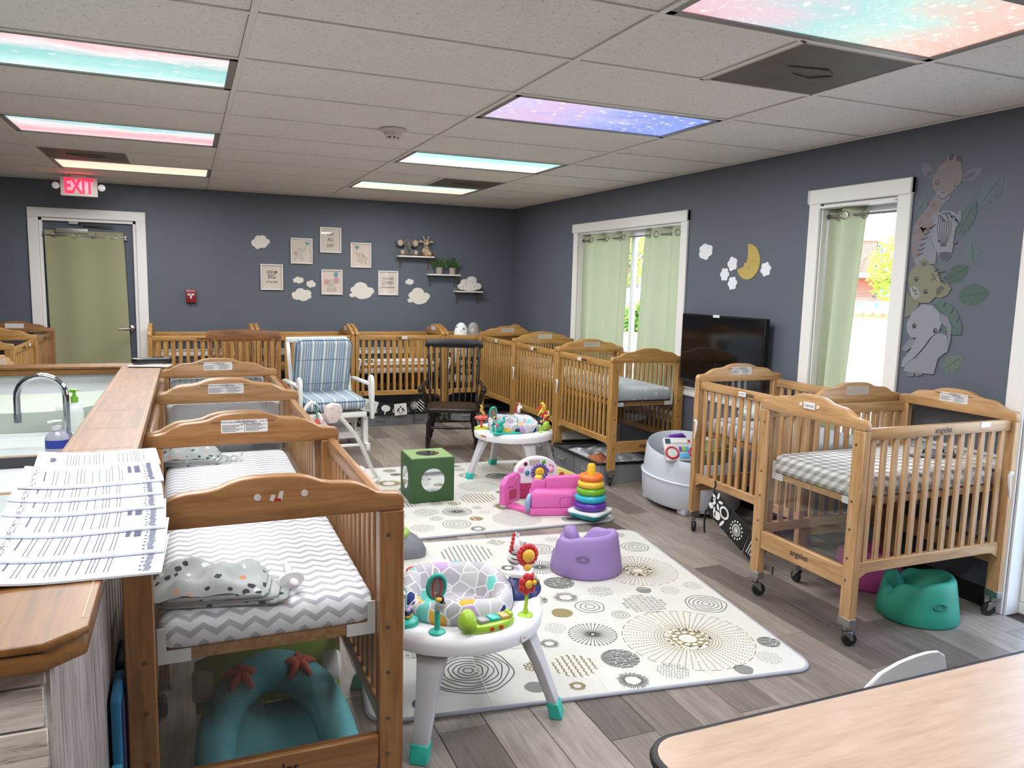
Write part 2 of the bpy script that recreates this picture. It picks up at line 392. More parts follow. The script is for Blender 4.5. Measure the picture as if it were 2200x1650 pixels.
# ---------------------------------------------------------------- windows, door
GLASS = glassy('window_glass', '#ffffff', .5); CHROME = P('#c9c9c8', .18, 1.0)
def window(n, hole, head=True):
    a, b, z0, z1 = hole; w = tag(ob('window_%d' % n, None, None, (XR, 0, 0)), kind='structure')
    c = .09
    def pr(nm, y0, zz0, y1, zz1, x0, x1, bev=.004): return MB().box(x0, y0, zz0, x1, y1, zz1).build(nm, TRIM, w, bevel=bev, seg=1)
    pr('casing_side', a-c, z0, a, z1+.005, -.02, 0); pr('casing_side', b, z0, b+c, z1+.005, -.02, 0)
    pr('casing_head', a-c-.006, z1, b+c+.006, z1+c, -.026, 0)
    pr('casing_bead', a-c-.006, z1+.005, a-c+.004, z1+c, -.034, 0); pr('casing_bead', b+c-.004, z1+.005, b+c+.006, z1+c, -.034, 0)
    if z0 > .1: pr('stool', a-c-.02, z0-.03, b+c+.02, z0, -.05, .1); pr('apron', a-c, z0-.1, b+c, z0-.03, -.018, 0)
    pr('jamb', a, z0, a+.012, z1, 0, .15, 0); pr('jamb', b-.012, z0, b, z1, 0, .15, 0); pr('head_jamb', a, z1-.015, b, z1, 0, .15, 0)
    s = .04
    pr('sash_rail', a+.012, z1-.06, b-.012, z1-.015, .09, .125); pr('sash_rail', a+.012, z0, b-.012, z0+.06, .09, .125)
    pr('sash_stile', a+.012, z0+.06, a+.012+s, z1-.06, .09, .125); pr('sash_stile', b-.012-s, z0+.06, b-.012, z1-.06, .09, .125)
    if n == 1: pr('mullion', (a+b)/2-.03, z0+.06, (a+b)/2+.03, z1-.06, .09, .125)
    MB().box(.104, a+.05, z0+.06, .11, b-.05, z1-.06).build('pane', GLASS, w)
    return w
window(1, W1); window(2, W2); window(3, W3)
MB().box(XR-.03, 3.25, 2.06, XR+.06, 3.815, 2.072).build('blind_header', TRIM, bpy.data.objects['window_2']).location = (-XR, 0, 0)
# exit door in the back wall
d = tag(ob('door_1', None, None, (-.881, YB, 0)), kind='structure')
DW = (DOOR[1]-DOOR[0])/2
MB().box(-DW, .045, .005, DW, .09, 2.06).build('door_leaf', P('#4c525e', .5), d, bevel=.003, seg=1)
for s in (-1, 1):
    MB().box(s*DW, -.022, 0, s*(DW+.09), 0, 2.17).build('door_casing', TRIM, d, bevel=.004, seg=1)
    MB().box(s*DW, 0, 0, s*(DW-.03), .045, 2.08).build('door_jamb', TRIM, d, bevel=.003, seg=1)
MB().box(-DW-.09, -.026, 2.08, DW+.09, 0, 2.172).build('door_casing', TRIM, d, bevel=.004, seg=1)
MB().box(-DW, 0, 2.05, DW, .045, 2.08).build('door_jamb', TRIM, d, bevel=.003, seg=1)
MB().box(-.28, -.03, 1.935, -.0, .045, 1.985).build('door_closer', P('#8f8b85', .4, .4), d, bevel=.006)
MB().cyl((-.06, .0, 1.985), (-.06, .0, 2.02), .008).cyl((-.06, -.005, 2.02), (.22, -.02, 2.015), .006).cyl((.22, -.02, 2.015), (-.13, .02, 2.035), .006).build('closer_arm', P('#5b5753', .4, .6), d, smooth=40)
MB().box(-.17, .0, 2.025, -.09, .04, 2.05).build('closer_shoe', P('#aaa6a0', .4), d, bevel=.003)
h = MB().lathe([(.035, 0), (.035, .008), (.03, .012)], 20, M=T(DW-.075, .045, 1.0) @ RX(PI/2)).build('lock_rose', P('#a8a5a0', .25, 1), d, smooth=40)
MB().tube([(DW-.075, .04, 1.0), (DW-.075, -.01, 1.0), (DW-.095, -.02, 1.0), (DW-.19, -.02, .998)], .009, 8).build('lever', P('#a8a5a0', .25, 1), h, smooth=60)
for z in (1.93,): MB().box(DW-.025, .03, z, DW-.005, .046, z+.05).build('latch_strike', P('#b9b6b1', .4, .5), d)
# ---------------------------------------------------------------- cribs
def lit_crib_woods(tag_, lo, mid, hi): return {a: wood('crib_%s_%s' % (tag_, a), lo, mid, hi, a, .33) for a in 'XYZ'}
CW = {'gold': lit_crib_woods('gold', '#86622f', '#a87e46', '#bd9459'), 'honey': lit_crib_woods('honey', '#926c43', '#b1895c', '#c5a074'), 'amber': lit_crib_woods('amber', '#764d29', '#946840', '#a87e50'), 'tan': lit_crib_woods('tan', '#7d5935', '#99734b', '#ac8762')}  # one crib wood; the tone differences imitate local light on each row
ACRYL = glassy('acrylic', '#fafbfb', .8, .02); STICK = P('#d9d7d6', .5); INK = P('#2a2a2c', .6); RUBBER = P('#17171a', .5); STEEL = P('#9a9894', .3, .9); BRK = P('#d8d8d6', .45); LOGO = P('#1c120b', .5)
CL, CWD = .49, .33
BPROF = [(0, .967), (0, .992), (.005, 1.006), (.016, 1.013), (.05, 1.015), (.072, 1.020), (.098, 1.036), (.12, 1.046), (.14, 1.050), (.185, 1.053), (.21, 1.058), (.235, 1.069), (.26, 1.076), (.29, 1.079), (.33, 1.080)]
def board_poly(): return [(-CWD+a, b) for a, b in BPROF]+[(CWD-a, b) for a, b in BPROF[-2::-1]]
_cm = {}
def cmesh(key, fn):
    if key not in _cm: _cm[key] = fn()
    return _cm[key]
def m_label(clear):
    mb = MB(); w, h = .078, .023
    mb.flat(rrect(-w, -h, w, h, .004, 3), 0, 'z')
    if clear == 0:
        mb.text('WARNING-Infants Can Suffocate', .0105, T(-.038, .015, .0004), 1); mb.text('ADVERTENCIA - Los Infantes', .0108, T(.037, .0165, .0004), 1); mb.text('pueden asfixiarse', .0095, T(.022, .0085, .0004), 1)
        mb.flat([(-.001, -h+.002), (0, -h+.002), (0, h-.002), (-.001, h-.002)], .0003, 'z', 1)
        for k in range(6):
            y = .004-.0042*k
            for s in (-1, 1):
                x0 = -.074 if s < 0 else .004; x1 = x0+.068-(.012*((k*7) % 3)); mb.box(x0, y-.0007, .0002, x1, y+.0007, .0004, 1)
    elif clear == 1:
        for k in range(9): mb.box(-.073, .017-.0042*k, .0002, .073-.01*((k*5) % 4), .0182-.0042*k, .0004, 2)
    return mb.mesh('warning_label', [STICK if clear != 1 else P('#c3b9a8', .5), INK, P('#8c8984', .6)])
def caster_mesh():
    a = MB().cyl((0, 0, .07), (0, 0, .0995), .014, n=10)
    for s in (-1, 1): a.prism([(-.02, .07), (.02, .07), (.03, .03), (.02, .026)], s*.014, s*.0165, 'y')
    return a.mesh('caster', STEEL, bevel=.002, seg=1)
def wheel_mesh():
    return MB().lathe([(.012, -.011), (.029, -.011), (.033, -.006), (.033, .006), (.029, .011), (.012, .011)], 18, M=T(.016, 0, .0335) @ RX(PI/2)).mesh('wheel', RUBBER, smooth=40)
def make_crib(name, label, loc, rz, wd, tags=None, labels=(0, 0), logo_end=True, logo_side=True, group=None, nslat=13, bolts=True, outer=None, drop=0, hook=-1, deck=True):
    """long axis = local X; labels: sticker kind on the inner face of the -X / +X end board (None = none)"""
    W = CW[wd]; t = thing(name, label, 'crib', (loc[0], loc[1], 0), rz, group)
    K = lambda k, fn: cmesh((k, wd), fn)
    bm_ = K('board', lambda: MB().prism(board_poly(), -.019, .019, 'x').mesh('end_board', W['Y'], bevel=.006, seg=2, ang=45))
    pm = K('post', lambda: MB().box(-.019, -.032, .1, .019, .032, .967).mesh('post', W['Z'], bevel=.003, seg=1))
    er = K('erail', lambda: MB().box(-.015, -.266, .262, .015, .266, .352).mesh('end_rail', W['Y'], bevel=.003, seg=1))
    ap = K('acryl', lambda: MB().box(-.003, -.266, .352, .003, .266, .967).mesh('end_panel', ACRYL))
    cs = cmesh('caster', caster_mesh); wh = cmesh('wheel', wheel_mesh)
    for i, s in enumerate((-1, 1)):
        x = s*(CL-.019)
        b = ob('end_board', bm_, t, (x, 0, 0))
        if labels[i] is not None:
            inner = -s if outer is None or outer[i] == 0 else s
            ob('warning_label', cmesh(('lab', labels[i]), lambda: m_label(labels[i])), b, (inner*.0196, 0, 1.034), (PI/2, 0, PI/2 if inner > 0 else -PI/2))
        for q in (-1, 1):
            p = ob('post', pm, t, (x, q*(CWD-.032), 0))
            c = ob('caster', cs, t, (x, q*(CWD-.032), 0), (0, 0, random.uniform(-.6, .6)+(PI if s > 0 else 0))); ob('wheel', wh, c)
            ob('leg_plate', cmesh('legplate', lambda: MB().box(-.0205, -.0335, .097, .0205, .0335, .132).mesh('leg_plate', STEEL, bevel=.001, seg=1)), p)
            if bolts:
                for z in (.905, .655, .53, .40, .30):
                    ob('bolt', cmesh('bolt', lambda: MB().lathe([(.0, -.001), (.0065, -.001), (.0058, .002), (.0026, .0025), (.0026, .0005), (0, .0005)], 10).mesh('bolt', P('#7d6e5c', .35, .7), smooth=40)), p, (s*.019, -q*.01, z), (0, s*PI/2, 0))
        e = ob('end_rail', er, t, (x, 0, 0))
        if logo_end: ob('lettering', cmesh('logoE', lambda: MB().text('angeles', .040, Matrix(), 0, .0007).mesh('lettering', LOGO)), e, (s*.0155, 0, .312), (PI/2, 0, PI/2*s))
        ob('end_panel', ap, t, (x, 0, 0))
        br = cmesh('bracket', lambda: MB().box(-.002, 0, 0, .002, .075, .032).box(-.002, 0, .032, .002, .02, .09).mesh('bracket', BRK))
        for q in (-1, 1): ob('bracket', br, t, (s*.442, q*.264, .622), (0, 0, 0 if q < 0 else PI))
    tr = K('trail', lambda: MB().box(-.452, -.014, .923, .452, .014, .975).mesh('top_rail', W['X'], bevel=.006, seg=2))
    def brail():
        po = [(-.452, .30), (-.452, .38), (.452, .38), (.452, .30), (.436, .306), (.42, .316), (.40, .327), (.37, .33), (-.37, .33), (-.40, .327), (-.42, .316), (-.436, .306)]
        return MB().prism(po, -.014, .014, 'y').mesh('bottom_rail', W['X'], bevel=.003, seg=1)
    brm = K('brail', brail)
    sm = K('slat', lambda: MB().box(-.0155, -.0075, .375, .0155, .0075, .93).mesh('slat', W['Z'], bevel=.003, seg=1))
    for s in (-1, 1):
        y = s*(CWD-.03)
        r = ob('top_rail', tr, t, (0, y, -drop if s < 0 else 0)); ob('bottom_rail', brm, t, (0, y, 0))
        if logo_side: ob('lettering', cmesh('logoS', lambda: MB().text('angeles', .037, Matrix(), 0, .0007).mesh('lettering', LOGO)), r, (0, s*.0146, .949), (PI/2, 0, 0 if s < 0 else PI))
        if tags and tags[0] == s:
            tg = MB().flat([(-.032, -.013), (.032, -.013), (.032, .013), (-.032, .013)], 0); tg.text(tags[2], .018, T(0, 0, .0004), 1)
            ob('name_tag', tg.mesh('name_tag', [P('#e9e9ea', .4), P('#3b3b40', .5)]), r, (tags[1], s*.0152, .949+(.0 if len(tags) < 4 else tags[3])), (PI/2, 0, 0 if s < 0 else PI))
        for k in range(nslat): ob('slat', sm, t, ((k-(nslat-1)/2)*.884/nslat, y, 0))
    fr = MB().box(-.44, -.262, .636, .44, .262, .652)
    for s in (-1, 1): fr.box(s*.44, -.264, .625, s*.41, .264, .651); fr.box(-.44, s*.264, .62, .44, s*.244, .652)
    if deck: ob('mattress_support', K('deck', lambda: fr.mesh('mattress_support', W['X'])), t)
    hk = cmesh('hook', lambda: MB().tube([(0, 0, .03), (.012, 0, .035), (.02, 0, .025), (.018, 0, -.02), (.008, 0, -.06), (.006, 0, -.085)], [.008, .009, .009, .008, .006, .004], 8).mesh('hook', BRK, smooth=60))
    for s in (hook,): ob('hook', hk, t, (s*.462, -CWD-.006, .69), (0, 0, 0 if s < 0 else PI))
    return t

# mattress fabrics
def fab(name, fn, rough=.85):
    g = G(name); v = g.tc(); x, y, z = g.sep(v); w = g.m('ADD', y, g.m('MULTIPLY', z, 1.0)); fn(g, v, x, y, z); g.set(rough, spec=.2); return g
def f_chev(c0, c1, pitch=.044, per=.06, amp=.014):
    def fn(g, v, x, y, z):
        tri = g.m('PINGPONG', g.m('ADD', y, 5), per/2); f = g.m('ADD', g.m('ADD', g.m('ADD', x, z), 5), g.m('MULTIPLY', tri, 2*amp/per*1.6))
        g.col(g.mix(g.m('GREATER_THAN', g.m('FRACT', g.m('DIVIDE', f, pitch)), .58), c0, c1)); g.bump(g.noise(v, 9, 2), .12, .02)
    return fn
def f_ging(c0, c1, c2, p=.052):
    def fn(g, v, x, y, z):
        q = lambda a: g.m('GREATER_THAN', g.m('FRACT', g.m('DIVIDE', g.m('ADD', a, 5), p)), .5)
        a = q(g.m('ADD', x, z)); b = q(g.m('ADD', y, z)); s = g.m('ADD', a, b)
        g.col(g.ramp(g.m('MULTIPLY', s, .5), [(0, c0), (.4, c1), (.8, c2)], 'CONSTANT')); g.bump(g.noise(v, 9, 2), .12, .02)
    return fn
def f_dash(base, ink, sx, sy, th=.35):
    def fn(g, v, x, y, z):
        d = g.voro(g.scl(v, (sx, sy, sx)), 1); g.col(g.mix(g.m('LESS_THAN', d, th), base, ink)); g.bump(g.noise(v, 8, 2), .15, .02)
    return fn
FB = {'chev': fab('chevron_sheet', f_chev('#efecf0', '#b9b8be')).mat, 'ging': fab('gingham_sheet', f_ging('#efedec', '#c9c5c0', '#a19b95')).mat,
 'white': fab('white_dash_sheet', f_dash('#e6e6e8', '#cdd0d6', 9, 60, .22)).mat, 'blue': fab('blue_gingham_sheet', f_ging('#eaeef3', '#cdd8e6', '#b2c2d8', .03)).mat,
 'pink': fab('pink_sheet', f_dash('#efe3dd', '#ddd2c4', 22, 22, .18)).mat, 'cream': fab('cream_dot_sheet', f_dash('#efe6d2', '#cdb890', 60, 60, .3)).mat,
 'cream2': fab('cream_sheet', f_dash('#ede7d6', '#d8d2bf', 30, 30, .2)).mat, 'greystar': fab('grey_star_sheet', f_dash('#b9bcc0', '#e6e7e8', 16, 16, .2)).mat,
 'leaf': fab('grey_leaf_sheet', f_dash('#c9cbd2', '#eceef2', 14, 26, .22)).mat, 'plain': P('#d6d3cf', .85)}
def mattress(label, loc, rz, fabric, z=.653, L=.895, W=.525, H=.085, bulge=.012):
    nx, ny = 18, 12; mb = MB()
    def sh(u, v): return 1-(abs(u)**6+abs(v)**6)*.35
    rings = []
    for zz, ins in ((0, .014), (.012, .002), (H*.5, 0), (H*.82, .004), (H*.96, .016), (H, .034)):
        rings.append([(px, py, zz) for px, py in rrect(-L/2+ins, -W/2+ins, L/2-ins, W/2-ins, .035, 4)])
    mb.loft(rings[:], 0, False)
    # crowned top
    top = rings[-1]; n = len(top); c = []
    for s in (.75, .45, .15): c.append([(p[0]*s, p[1]*s, H+bulge*(1-s*s)) for p in top])
    mb.loft([top]+c, 0, False); mb._a(c[-1], [tuple(range(n))]); mb._a(rings[0], [tuple(range(n-1, -1, -1))])
    o = mb.build('crib_mattress', fabric, smooth=60); o.location = (loc[0], loc[1], z); o.rotation_euler = (0, 0, rz)
    return tag(o, label, 'mattress', 'mattresses in the cribs')
H90 = PI/2
GR = 'wooden cribs with arched ends'
LROW = [1.905+.49+.988*k for k in range(4)]
# left row against the partition: ends face the viewer
make_crib('crib', 'brown wooden crib nearest on the left, torn red sticker on its end', (.175, LROW[0]), H90, 'amber', None, (None, 0), group=GR)
make_crib('crib', 'second crib from the viewer beside the counter, warning label on both ends', (.157, LROW[1]), H90, 'tan', None, (0, 0), group=GR)
make_crib('crib', 'third and farthest crib of the row beside the counter', (.157, LROW[2]), H90, 'tan', None, (0, 0), group=GR, deck=False)
mattress('grey and white chevron mattress in the nearest left crib', (.175, LROW[0]), H90, FB['chev'])
mattress('chevron mattress with blanket in the second left crib', (.157, LROW[1]), H90, FB['chev'])
UPR = Matrix(((0, 1, 0, 0), (0, 0, 1, 0), (1, 0, 0, 0), (0, 0, 0, 1)))
mattress('white dashed mattress standing upright in the third left crib', (0, 0), 0, FB['white'], L=.955).matrix_world = T(.157, LROW[2]-.40, .482) @ UPR
mattress('pale blue gingham mattress standing upright behind the third left crib', (0, 0), 0, FB['blue'], L=.965).matrix_world = T(.157, LROW[2]+.51, .487) @ UPR
# back wall row
BX = [.132, 1.120, 2.108, 3.096]; BYC = 8.455
make_crib('crib', 'leftmost golden crib on the back wall, next to the exit door', (BX[0], BYC), 0, 'gold', None, (None, None), group=GR, bolts=False)
make_crib('crib', 'golden crib on the back wall behind the striped glider', (BX[1], BYC), 0, 'gold', (-1, .17, 'WILLIAM'), (None, 2), group=GR, bolts=False, logo_side=False)
make_crib('crib', 'golden crib with pink sheet on the back wall beside the black rocker', (BX[2], BYC), 0, 'gold', (-1, .04, 'CHARLIE'), (None, 2), group=GR, bolts=False)
make_crib('crib', 'golden corner crib on the back wall holding two nursing pillows', (BX[3], BYC), 0, 'gold', None, (None, 1), group=GR, bolts=False)
mattress('pale pink mattress in the crib left of the black rocker', (BX[2], BYC), 0, FB['pink'], z=.56, H=.11)
mattress('white mattress under the nursing pillows in the corner crib', (BX[3], BYC), 0, FB['plain'], z=.44)
# right wall row
RXC = 3.31; RYC = [5.635, 6.625, 7.615]
make_crib('crib', 'golden crib nearest in the right row, star sheet, two bins under it', (RXC, RYC[0]), -H90, 'gold', (-1, -.08, 'Fiona'), (1, None), group=GR)
make_crib('crib', 'middle crib of the right row, note taped over its label', (RXC, RYC[1]), -H90, 'gold', (-1, -.06, 'Owen'), (1, None), group=GR)
make_crib('crib', 'farthest crib of the right row, in the room corner', (RXC, RYC[2]), -H90, 'gold', (-1, 0, 'Eli'), (1, None), group=GR)
mattress('grey mattress with white stars in the right row', (RXC, RYC[0]), H90, FB['greystar'], z=.665, H=.095)
mattress('cream mattress in the middle crib of the right row', (RXC, RYC[1]), H90, FB['cream2'])
mattress('cream speckled mattress in the farthest right row crib', (RXC, RYC[2]), H90, FB['cream'])
# two cribs near the right window
K1 = make_crib('crib', 'honey crib at right with gingham mattress and Carson name plate', (3.12, 2.735), 0, 'honey', (-1, .27, '', .012), (None, 0), group=GR, hook=1)
K2 = make_crib('crib', 'honey crib below the right window, monochrome soft book hanging from it', (3.28, 3.563), -H90, 'honey', (-1, -.05, 'Walker'), (0, 1), group=GR, outer=(0, 1))
mattress('grey gingham mattress in the crib at right', (3.12, 2.735), 0, FB['ging'], H=.095)
mattress('pale grey leaf print mattress below the right window', (3.28, 3.563), H90, FB['leaf'])
# far left cribs beyond the counter
make_crib('crib', 'dark crib in the far left corner beside the door', (-1.54, 8.29), H90, 'amber', None, (None, 2), group=GR, bolts=False)
make_crib('crib', 'crib at the left edge in front of the far left corner crib', (-1.54, 7.295), H90, 'gold', (-1, .25, ''), (None, None), group=GR, bolts=False)
make_crib('crib', 'crib whose arched end just shows above the counter at left', (-1.47, 5.17), 0, 'honey', None, (None, 1), group=GR, bolts=False, outer=(0, 1))
# name plate and buttons on the near end of the right crib, torn sticker on the left crib
k1b = [c for c in K1.children if c.name.startswith('end_board')][0]
pl = MB().box(-.034, -.015, -.001, .034, .015, .001); pl.text('Carson', .019, T(0, 0, .0014), 1)
ob('name_plate', pl.mesh('name_plate', [P('#e6e6e8', .35), P('#222226', .5)]), k1b, (-.0205, -.002, 1.030), (PI/2, 0, -PI/2))
for yy in (.052, -.055): ob('fastener_dot', MB().lathe([(0, 0), (.0085, 0), (.0085, .002), (0, .002)], 14).mesh('fastener_dot', P('#e3ded6', .5)), k1b, (-.0195, yy, 1.030), (0, -PI/2, 0))
L1 = [o for o in bpy.data.objects if o.get('label', '').startswith('brown wooden crib nearest')][0]
l1b = [c for c in L1.children if c.name.startswith('end_board')][0]
for yy in (.032, -.078): ob('fastener_dot', MB().lathe([(0, 0), (.0085, 0), (.0085, .002), (0, .002)], 14).mesh('fastener_dot', P('#d9cfc8', .5)), l1b, (-.0195, yy, 1.031 if yy > 0 else 1.033), (0, -PI/2, 0))
st = MB().flat([(-.018, -.008), (-.006, -.013), (-.004, .004), (-.012, .006)], 0).flat([(-.002, -.012), (.012, -.010), (.016, .013), (.006, .011), (.002, -.004)], 0).flat([(-.008, -.013), (.010, -.011), (.008, -.003), (.004, -.007), (.001, -.002), (-.002, -.008), (-.006, -.004)], .0003, 'z', 1)
ob('torn_sticker', st.mesh('torn_sticker', [P('#ded6ce', .6), P('#b3202c', .5)]), l1b, (-.0197, -.013, 1.030), (PI/2, 0, -PI/2))
# ---------------------------------------------------------------- partition, bar top, sink counter
def mk_grey_wood():
    g = G('grey_weathered_wood'); v = g.tc(); w = g.scl(v, (3, 10, 1.1)); a = g.noise(w, 4, 7, .65, 1.4); b = g.noise(g.scl(v, (1, 1.5, .2)), 3, 3)
    g.col(g.ramp(g.m('ADD', g.m('MULTIPLY', a, .8), g.m('MULTIPLY', b, .2)), [(.3, '#5d5350'), (.48, '#978c88'), (.62, '#b9afab'), (.8, '#8c817d')])).set(.6); return g.mat
def mk_white_plank():
    g = G('whitewashed_plank'); v = g.tc(); r = g.rnd(); off = g.n('CombineXYZ'); g.put(off.inputs[0], g.m('MULTIPLY', r, 31)); w = g.scl(g.add(v, off.outputs[0]), (2.5, 1, 22))
    a = g.noise(w, 4, 6, .65, .8); g.col(g.ramp(a, [(.3, '#8a7a70'), (.45, '#c4b5a9'), (.7, '#dacec4')])).set(.65); return g.mat
BARW = wood('bar_wood_y', '#5a3814', '#764d21', '#8b6030', 'Y', .38); BARX = wood('bar_wood_x', '#7a4f22', '#9a6a34', '#b08044', 'X', .28); BAREDGE = wood('bar_edge', '#5f3d1c', '#77502a', '#8a6236', 'X', .3)
PX0, PX1 = -.31, -.195
part = struct('wall_partition', MB().box(PX0, 1.175, 0, PX1, 4.72, 1.03).box(-2.3, 4.60, 0, PX0, 4.72, 1.03).mesh('wall_partition', P('#d8dbdd', .5)))
MB().box(PX1, 1.175, 0, PX1+.006, 4.72, 1.03).build('wood_cladding', mk_grey_wood(), part)
WPL = mk_white_plank(); z = 0.0; hs = [.062]*17
for k, h in enumerate(hs):
    w = (.116, .112, .1155, .113)[k % 4]
    if z+h > 1.03: h = 1.03-z
    if h > .01: ob('plank', MB().box(PX0, -.006, .002, PX0+w, 0, h-.002).mesh('plank', WPL, bevel=.0015, seg=1), part, (0, 1.175, z))
    z += h
# continuous bar top, near end with a cut corner
bt = thing('bar_top', 'long brown wooden bar top on the partition, turning left at its far end', 'counter top', (0, 0, 0))
ZB = 1.07; po = [(-.33, 1.127), (-.187, 1.127), (-.138, 1.170), (-.135, 4.735), (-2.3, 4.735), (-2.3, 4.565), (-.33, 4.565)]
MB().prism(po, ZB-.012, ZB, 'z').build('top_board', BARW, bt, bevel=.002, seg=1)
ins = [(-.326, 1.131), (-.189, 1.131), (-.142, 1.172), (-.139, 4.731), (-2.3, 4.731), (-2.3, 4.569), (-.326, 4.569)]
MB().prism(ins, ZB-.042, ZB-.012, 'z').build('edge_band', BAREDGE, bt, bevel=.002, seg=1)
def inlay(x0, y0, x1, y1): MB().box(x0, y0, ZB, x1, y1, ZB+.0006).build('edge_strip', P('#a08058', .4), bt)
inlay(-.150, 1.2, -.1475, 4.6); inlay(-.3175, 1.14, -.3155, 4.56)
for y in (2.40, 2.72, 3.08): inlay(-.315, y, -.151, y+.0025)
# lower counter with sink behind the partition
COUNTER = P('#c3cccb', .3, coat=.3); SINKC = P('#4b4d52', .35, .6)
sc = thing('sink_counter', 'white wash counter with dark sink behind the partition', 'counter', (0, 0, 0))
ZC2 = .86
def slab(x0, y0, x1, y1): return MB().box(x0, y0, ZC2-.04, x1, y1, ZC2)
m = MB().box(-1.3, 3.36, ZC2-.04, PX0-.002, 4.598, ZC2).box(-1.3, 2.0, ZC2-.04, PX0-.002, 2.80, ZC2).box(-1.3, 2.8, ZC2-.04, -1.16, 3.36, ZC2).box(-.40, 2.8, ZC2-.04, PX0-.002, 3.36, ZC2)
m.build('worktop', COUNTER, sc)
MB().box(-1.3, 4.55, ZC2, PX0-.03, 4.598, ZC2+.002).build('caulk_line', P('#b8bcbc', .5), sc)
MB().box(-1.16, 2.8, .68, -.40, 3.36, .69).box(-1.16, 3.35, .69, -.40, 3.36, ZC2).box(-1.16, 2.8, .69, -.40, 2.81, ZC2).box(-1.16, 2.81, .69, -1.15, 3.35, ZC2).box(-.41, 2.81, .69, -.40, 3.35, ZC2).build('basin', SINKC, sc)
for a in ((-1.17, 3.352, -.39, 3.37), (-1.17, 2.79, -.39, 2.808)): MB().box(a[0], a[1], ZC2, a[2], a[3], ZC2+.004).build('basin_rim', P('#c9a98a', .3, .5), sc)
MB().box(-1.28, 2.02, 0, -.36, 4.55, ZC2-.04).build('base_cabinet', P('#c9cdcd', .5), sc)
fa = thing('faucet', 'chrome gooseneck faucet arching over the dark sink', 'faucet', (-.462, 3.55, ZC2))
arc = [(0, 0, 0), (0, 0, .2)]+[(-.085+.085*math.cos(t), 0, .2+.085*math.sin(t)) for t in [PI*i/12 for i in range(1, 13)]]+[(-.17, 0, .13)]
MB().tube(arc, .0125, 12).build('spout', P('#c4c6ca', .08, 1), fa, smooth=60)
MB().lathe([(.03, 0), (.03, .01), (.02, .02), (.016, .05)], 18).build('base', P('#c4c6ca', .1, 1), fa, smooth=40)
MB().cyl((-.17, 0, .10), (-.17, 0, .135), .014, n=14).build('aerator', P('#a9abb0', .15, 1), fa, smooth=40)
def soap(name, label, loc, body, pump, lab, r, h, clear=False):
    t = thing(name, label, 'soap bottle', loc)
    MB().lathe([(r*.92, 0), (r, .006), (r, h*.55), (r*.85, h*.72), (r*.4, h*.86), (r*.36, h*.9)], 20, sx=1, sy=.65).build('bottle', body, t, smooth=50)
    MB().lathe([(r*.42, h*.88), (r*.42, h*1.02), (r*.2, h*1.06), (r*.16, h*1.2)], 14).cyl((0, 0, h*1.18), (-r*.7, -r*.3, h*1.2), .006, .005, 8).lathe([(.004, h*1.2), (r*.45, h*1.21), (r*.48, h*1.24), (.004, h*1.26)], 14).build('pump', pump, t, smooth=40)
    MB().lathe([(r*1.01, h*.18), (r*1.01, h*.5)], 20, sx=1, sy=.66, cap=False).build('paper_label', lab, t, smooth=60)
soap('soap_bottle', 'clear lilac hand soap pump bottle with blue label by the faucet', (-.478, 3.395, ZC2+.004), P('#b9b6c6', .2), P('#dcdce2', .3), P('#2b3f9c', .4), .042, .1)
soap('soap_bottle', 'green soap pump bottle behind the faucet', (-.47, 3.86, ZC2), P('#e6ecea', .3), P('#6fae26', .35), P('#e9efe6', .4), .036, .15)
# contoured changing pad with strap
pad = thing('changing_pad', 'pale grey green contoured changing pad on the wash counter', 'changing pad', (-.79, 4.17, ZC2+.001))
rg = []
for k in range(9):
    f = k/8; e = .30*(1-(2*f-1)**6*.18)
    rg.append([(-.42+.84*f, -e+2*e*i/12, .012+.075*abs(2*i/12-1)**2.2+.02*abs(2*f-1)**4) for i in range(13)])
top = MB(); top.loft(rg, 0, False, False); top.v = top.v; 
bot = [[(p[0], p[1], 0) for p in r] for r in rg]; top.loft([r[::-1] for r in bot], 0, False, False)
top.loft([[r[0] for r in rg], [r[0] for r in bot]], 0, False, False); top.loft([[r[-1] for r in bot], [r[-1] for r in rg]], 0, False, False); top.loft([bot[0], rg[0]], 0, False, False); top.loft([rg[-1], bot[-1]], 0, False, False)
top.build('pad', P('#b4bcb0', .6), pad, smooth=50)
MB().prism([(-.02, -.36), (.02, -.36), (.02, -.30), (-.02, -.30)], .0, .012).build('strap', P('#8f9590', .7), pad)
st = MB().tube([(-.25, -.315, .07), (-.28, -.36, .05), (-.34, -.38, .02), (-.40, -.36, .012)], .008, 6).build('buckle_strap', P('#8a8f8a', .7), pad, smooth=60)
MB().box(.22, -.13, .06, .26, -.10, .09).box(.262, -.125, .062, .30, -.105, .085).build('buckle', P('#e6e6e4', .4), pad, bevel=.004)
# things on the bar top
rm = thing('remote_box', 'flat black device lying at the far corner of the bar top', 'device', (-.185, 4.60, ZB+.012), .25)
MB().prism(rrect(-.10, -.045, .10, .045, .03), 0, .028).build('casing', P('#101013', .3), rm, bevel=.006); MB().prism(rrect(-.055, -.03, .06, .025, .01), .028, .03).build('panel', P('#232329', .15), rm)
for k, (x, y, a) in enumerate(((-.20, 4.56, .12), (-.19, 4.52, -.2))):
    tag(ob('folded_paper', MB().box(-.1, -.05, 0, .1, .05, .003).mesh('folded_paper', P('#dfe0e4', .6), bevel=.001, seg=1), None, (x, y, ZB+.001+.0035*k), (0, 0, a)), ('folded white paper under the black device, lower sheet', 'folded white paper under the black device, upper sheet')[k], 'paper', 'papers at the far corner')
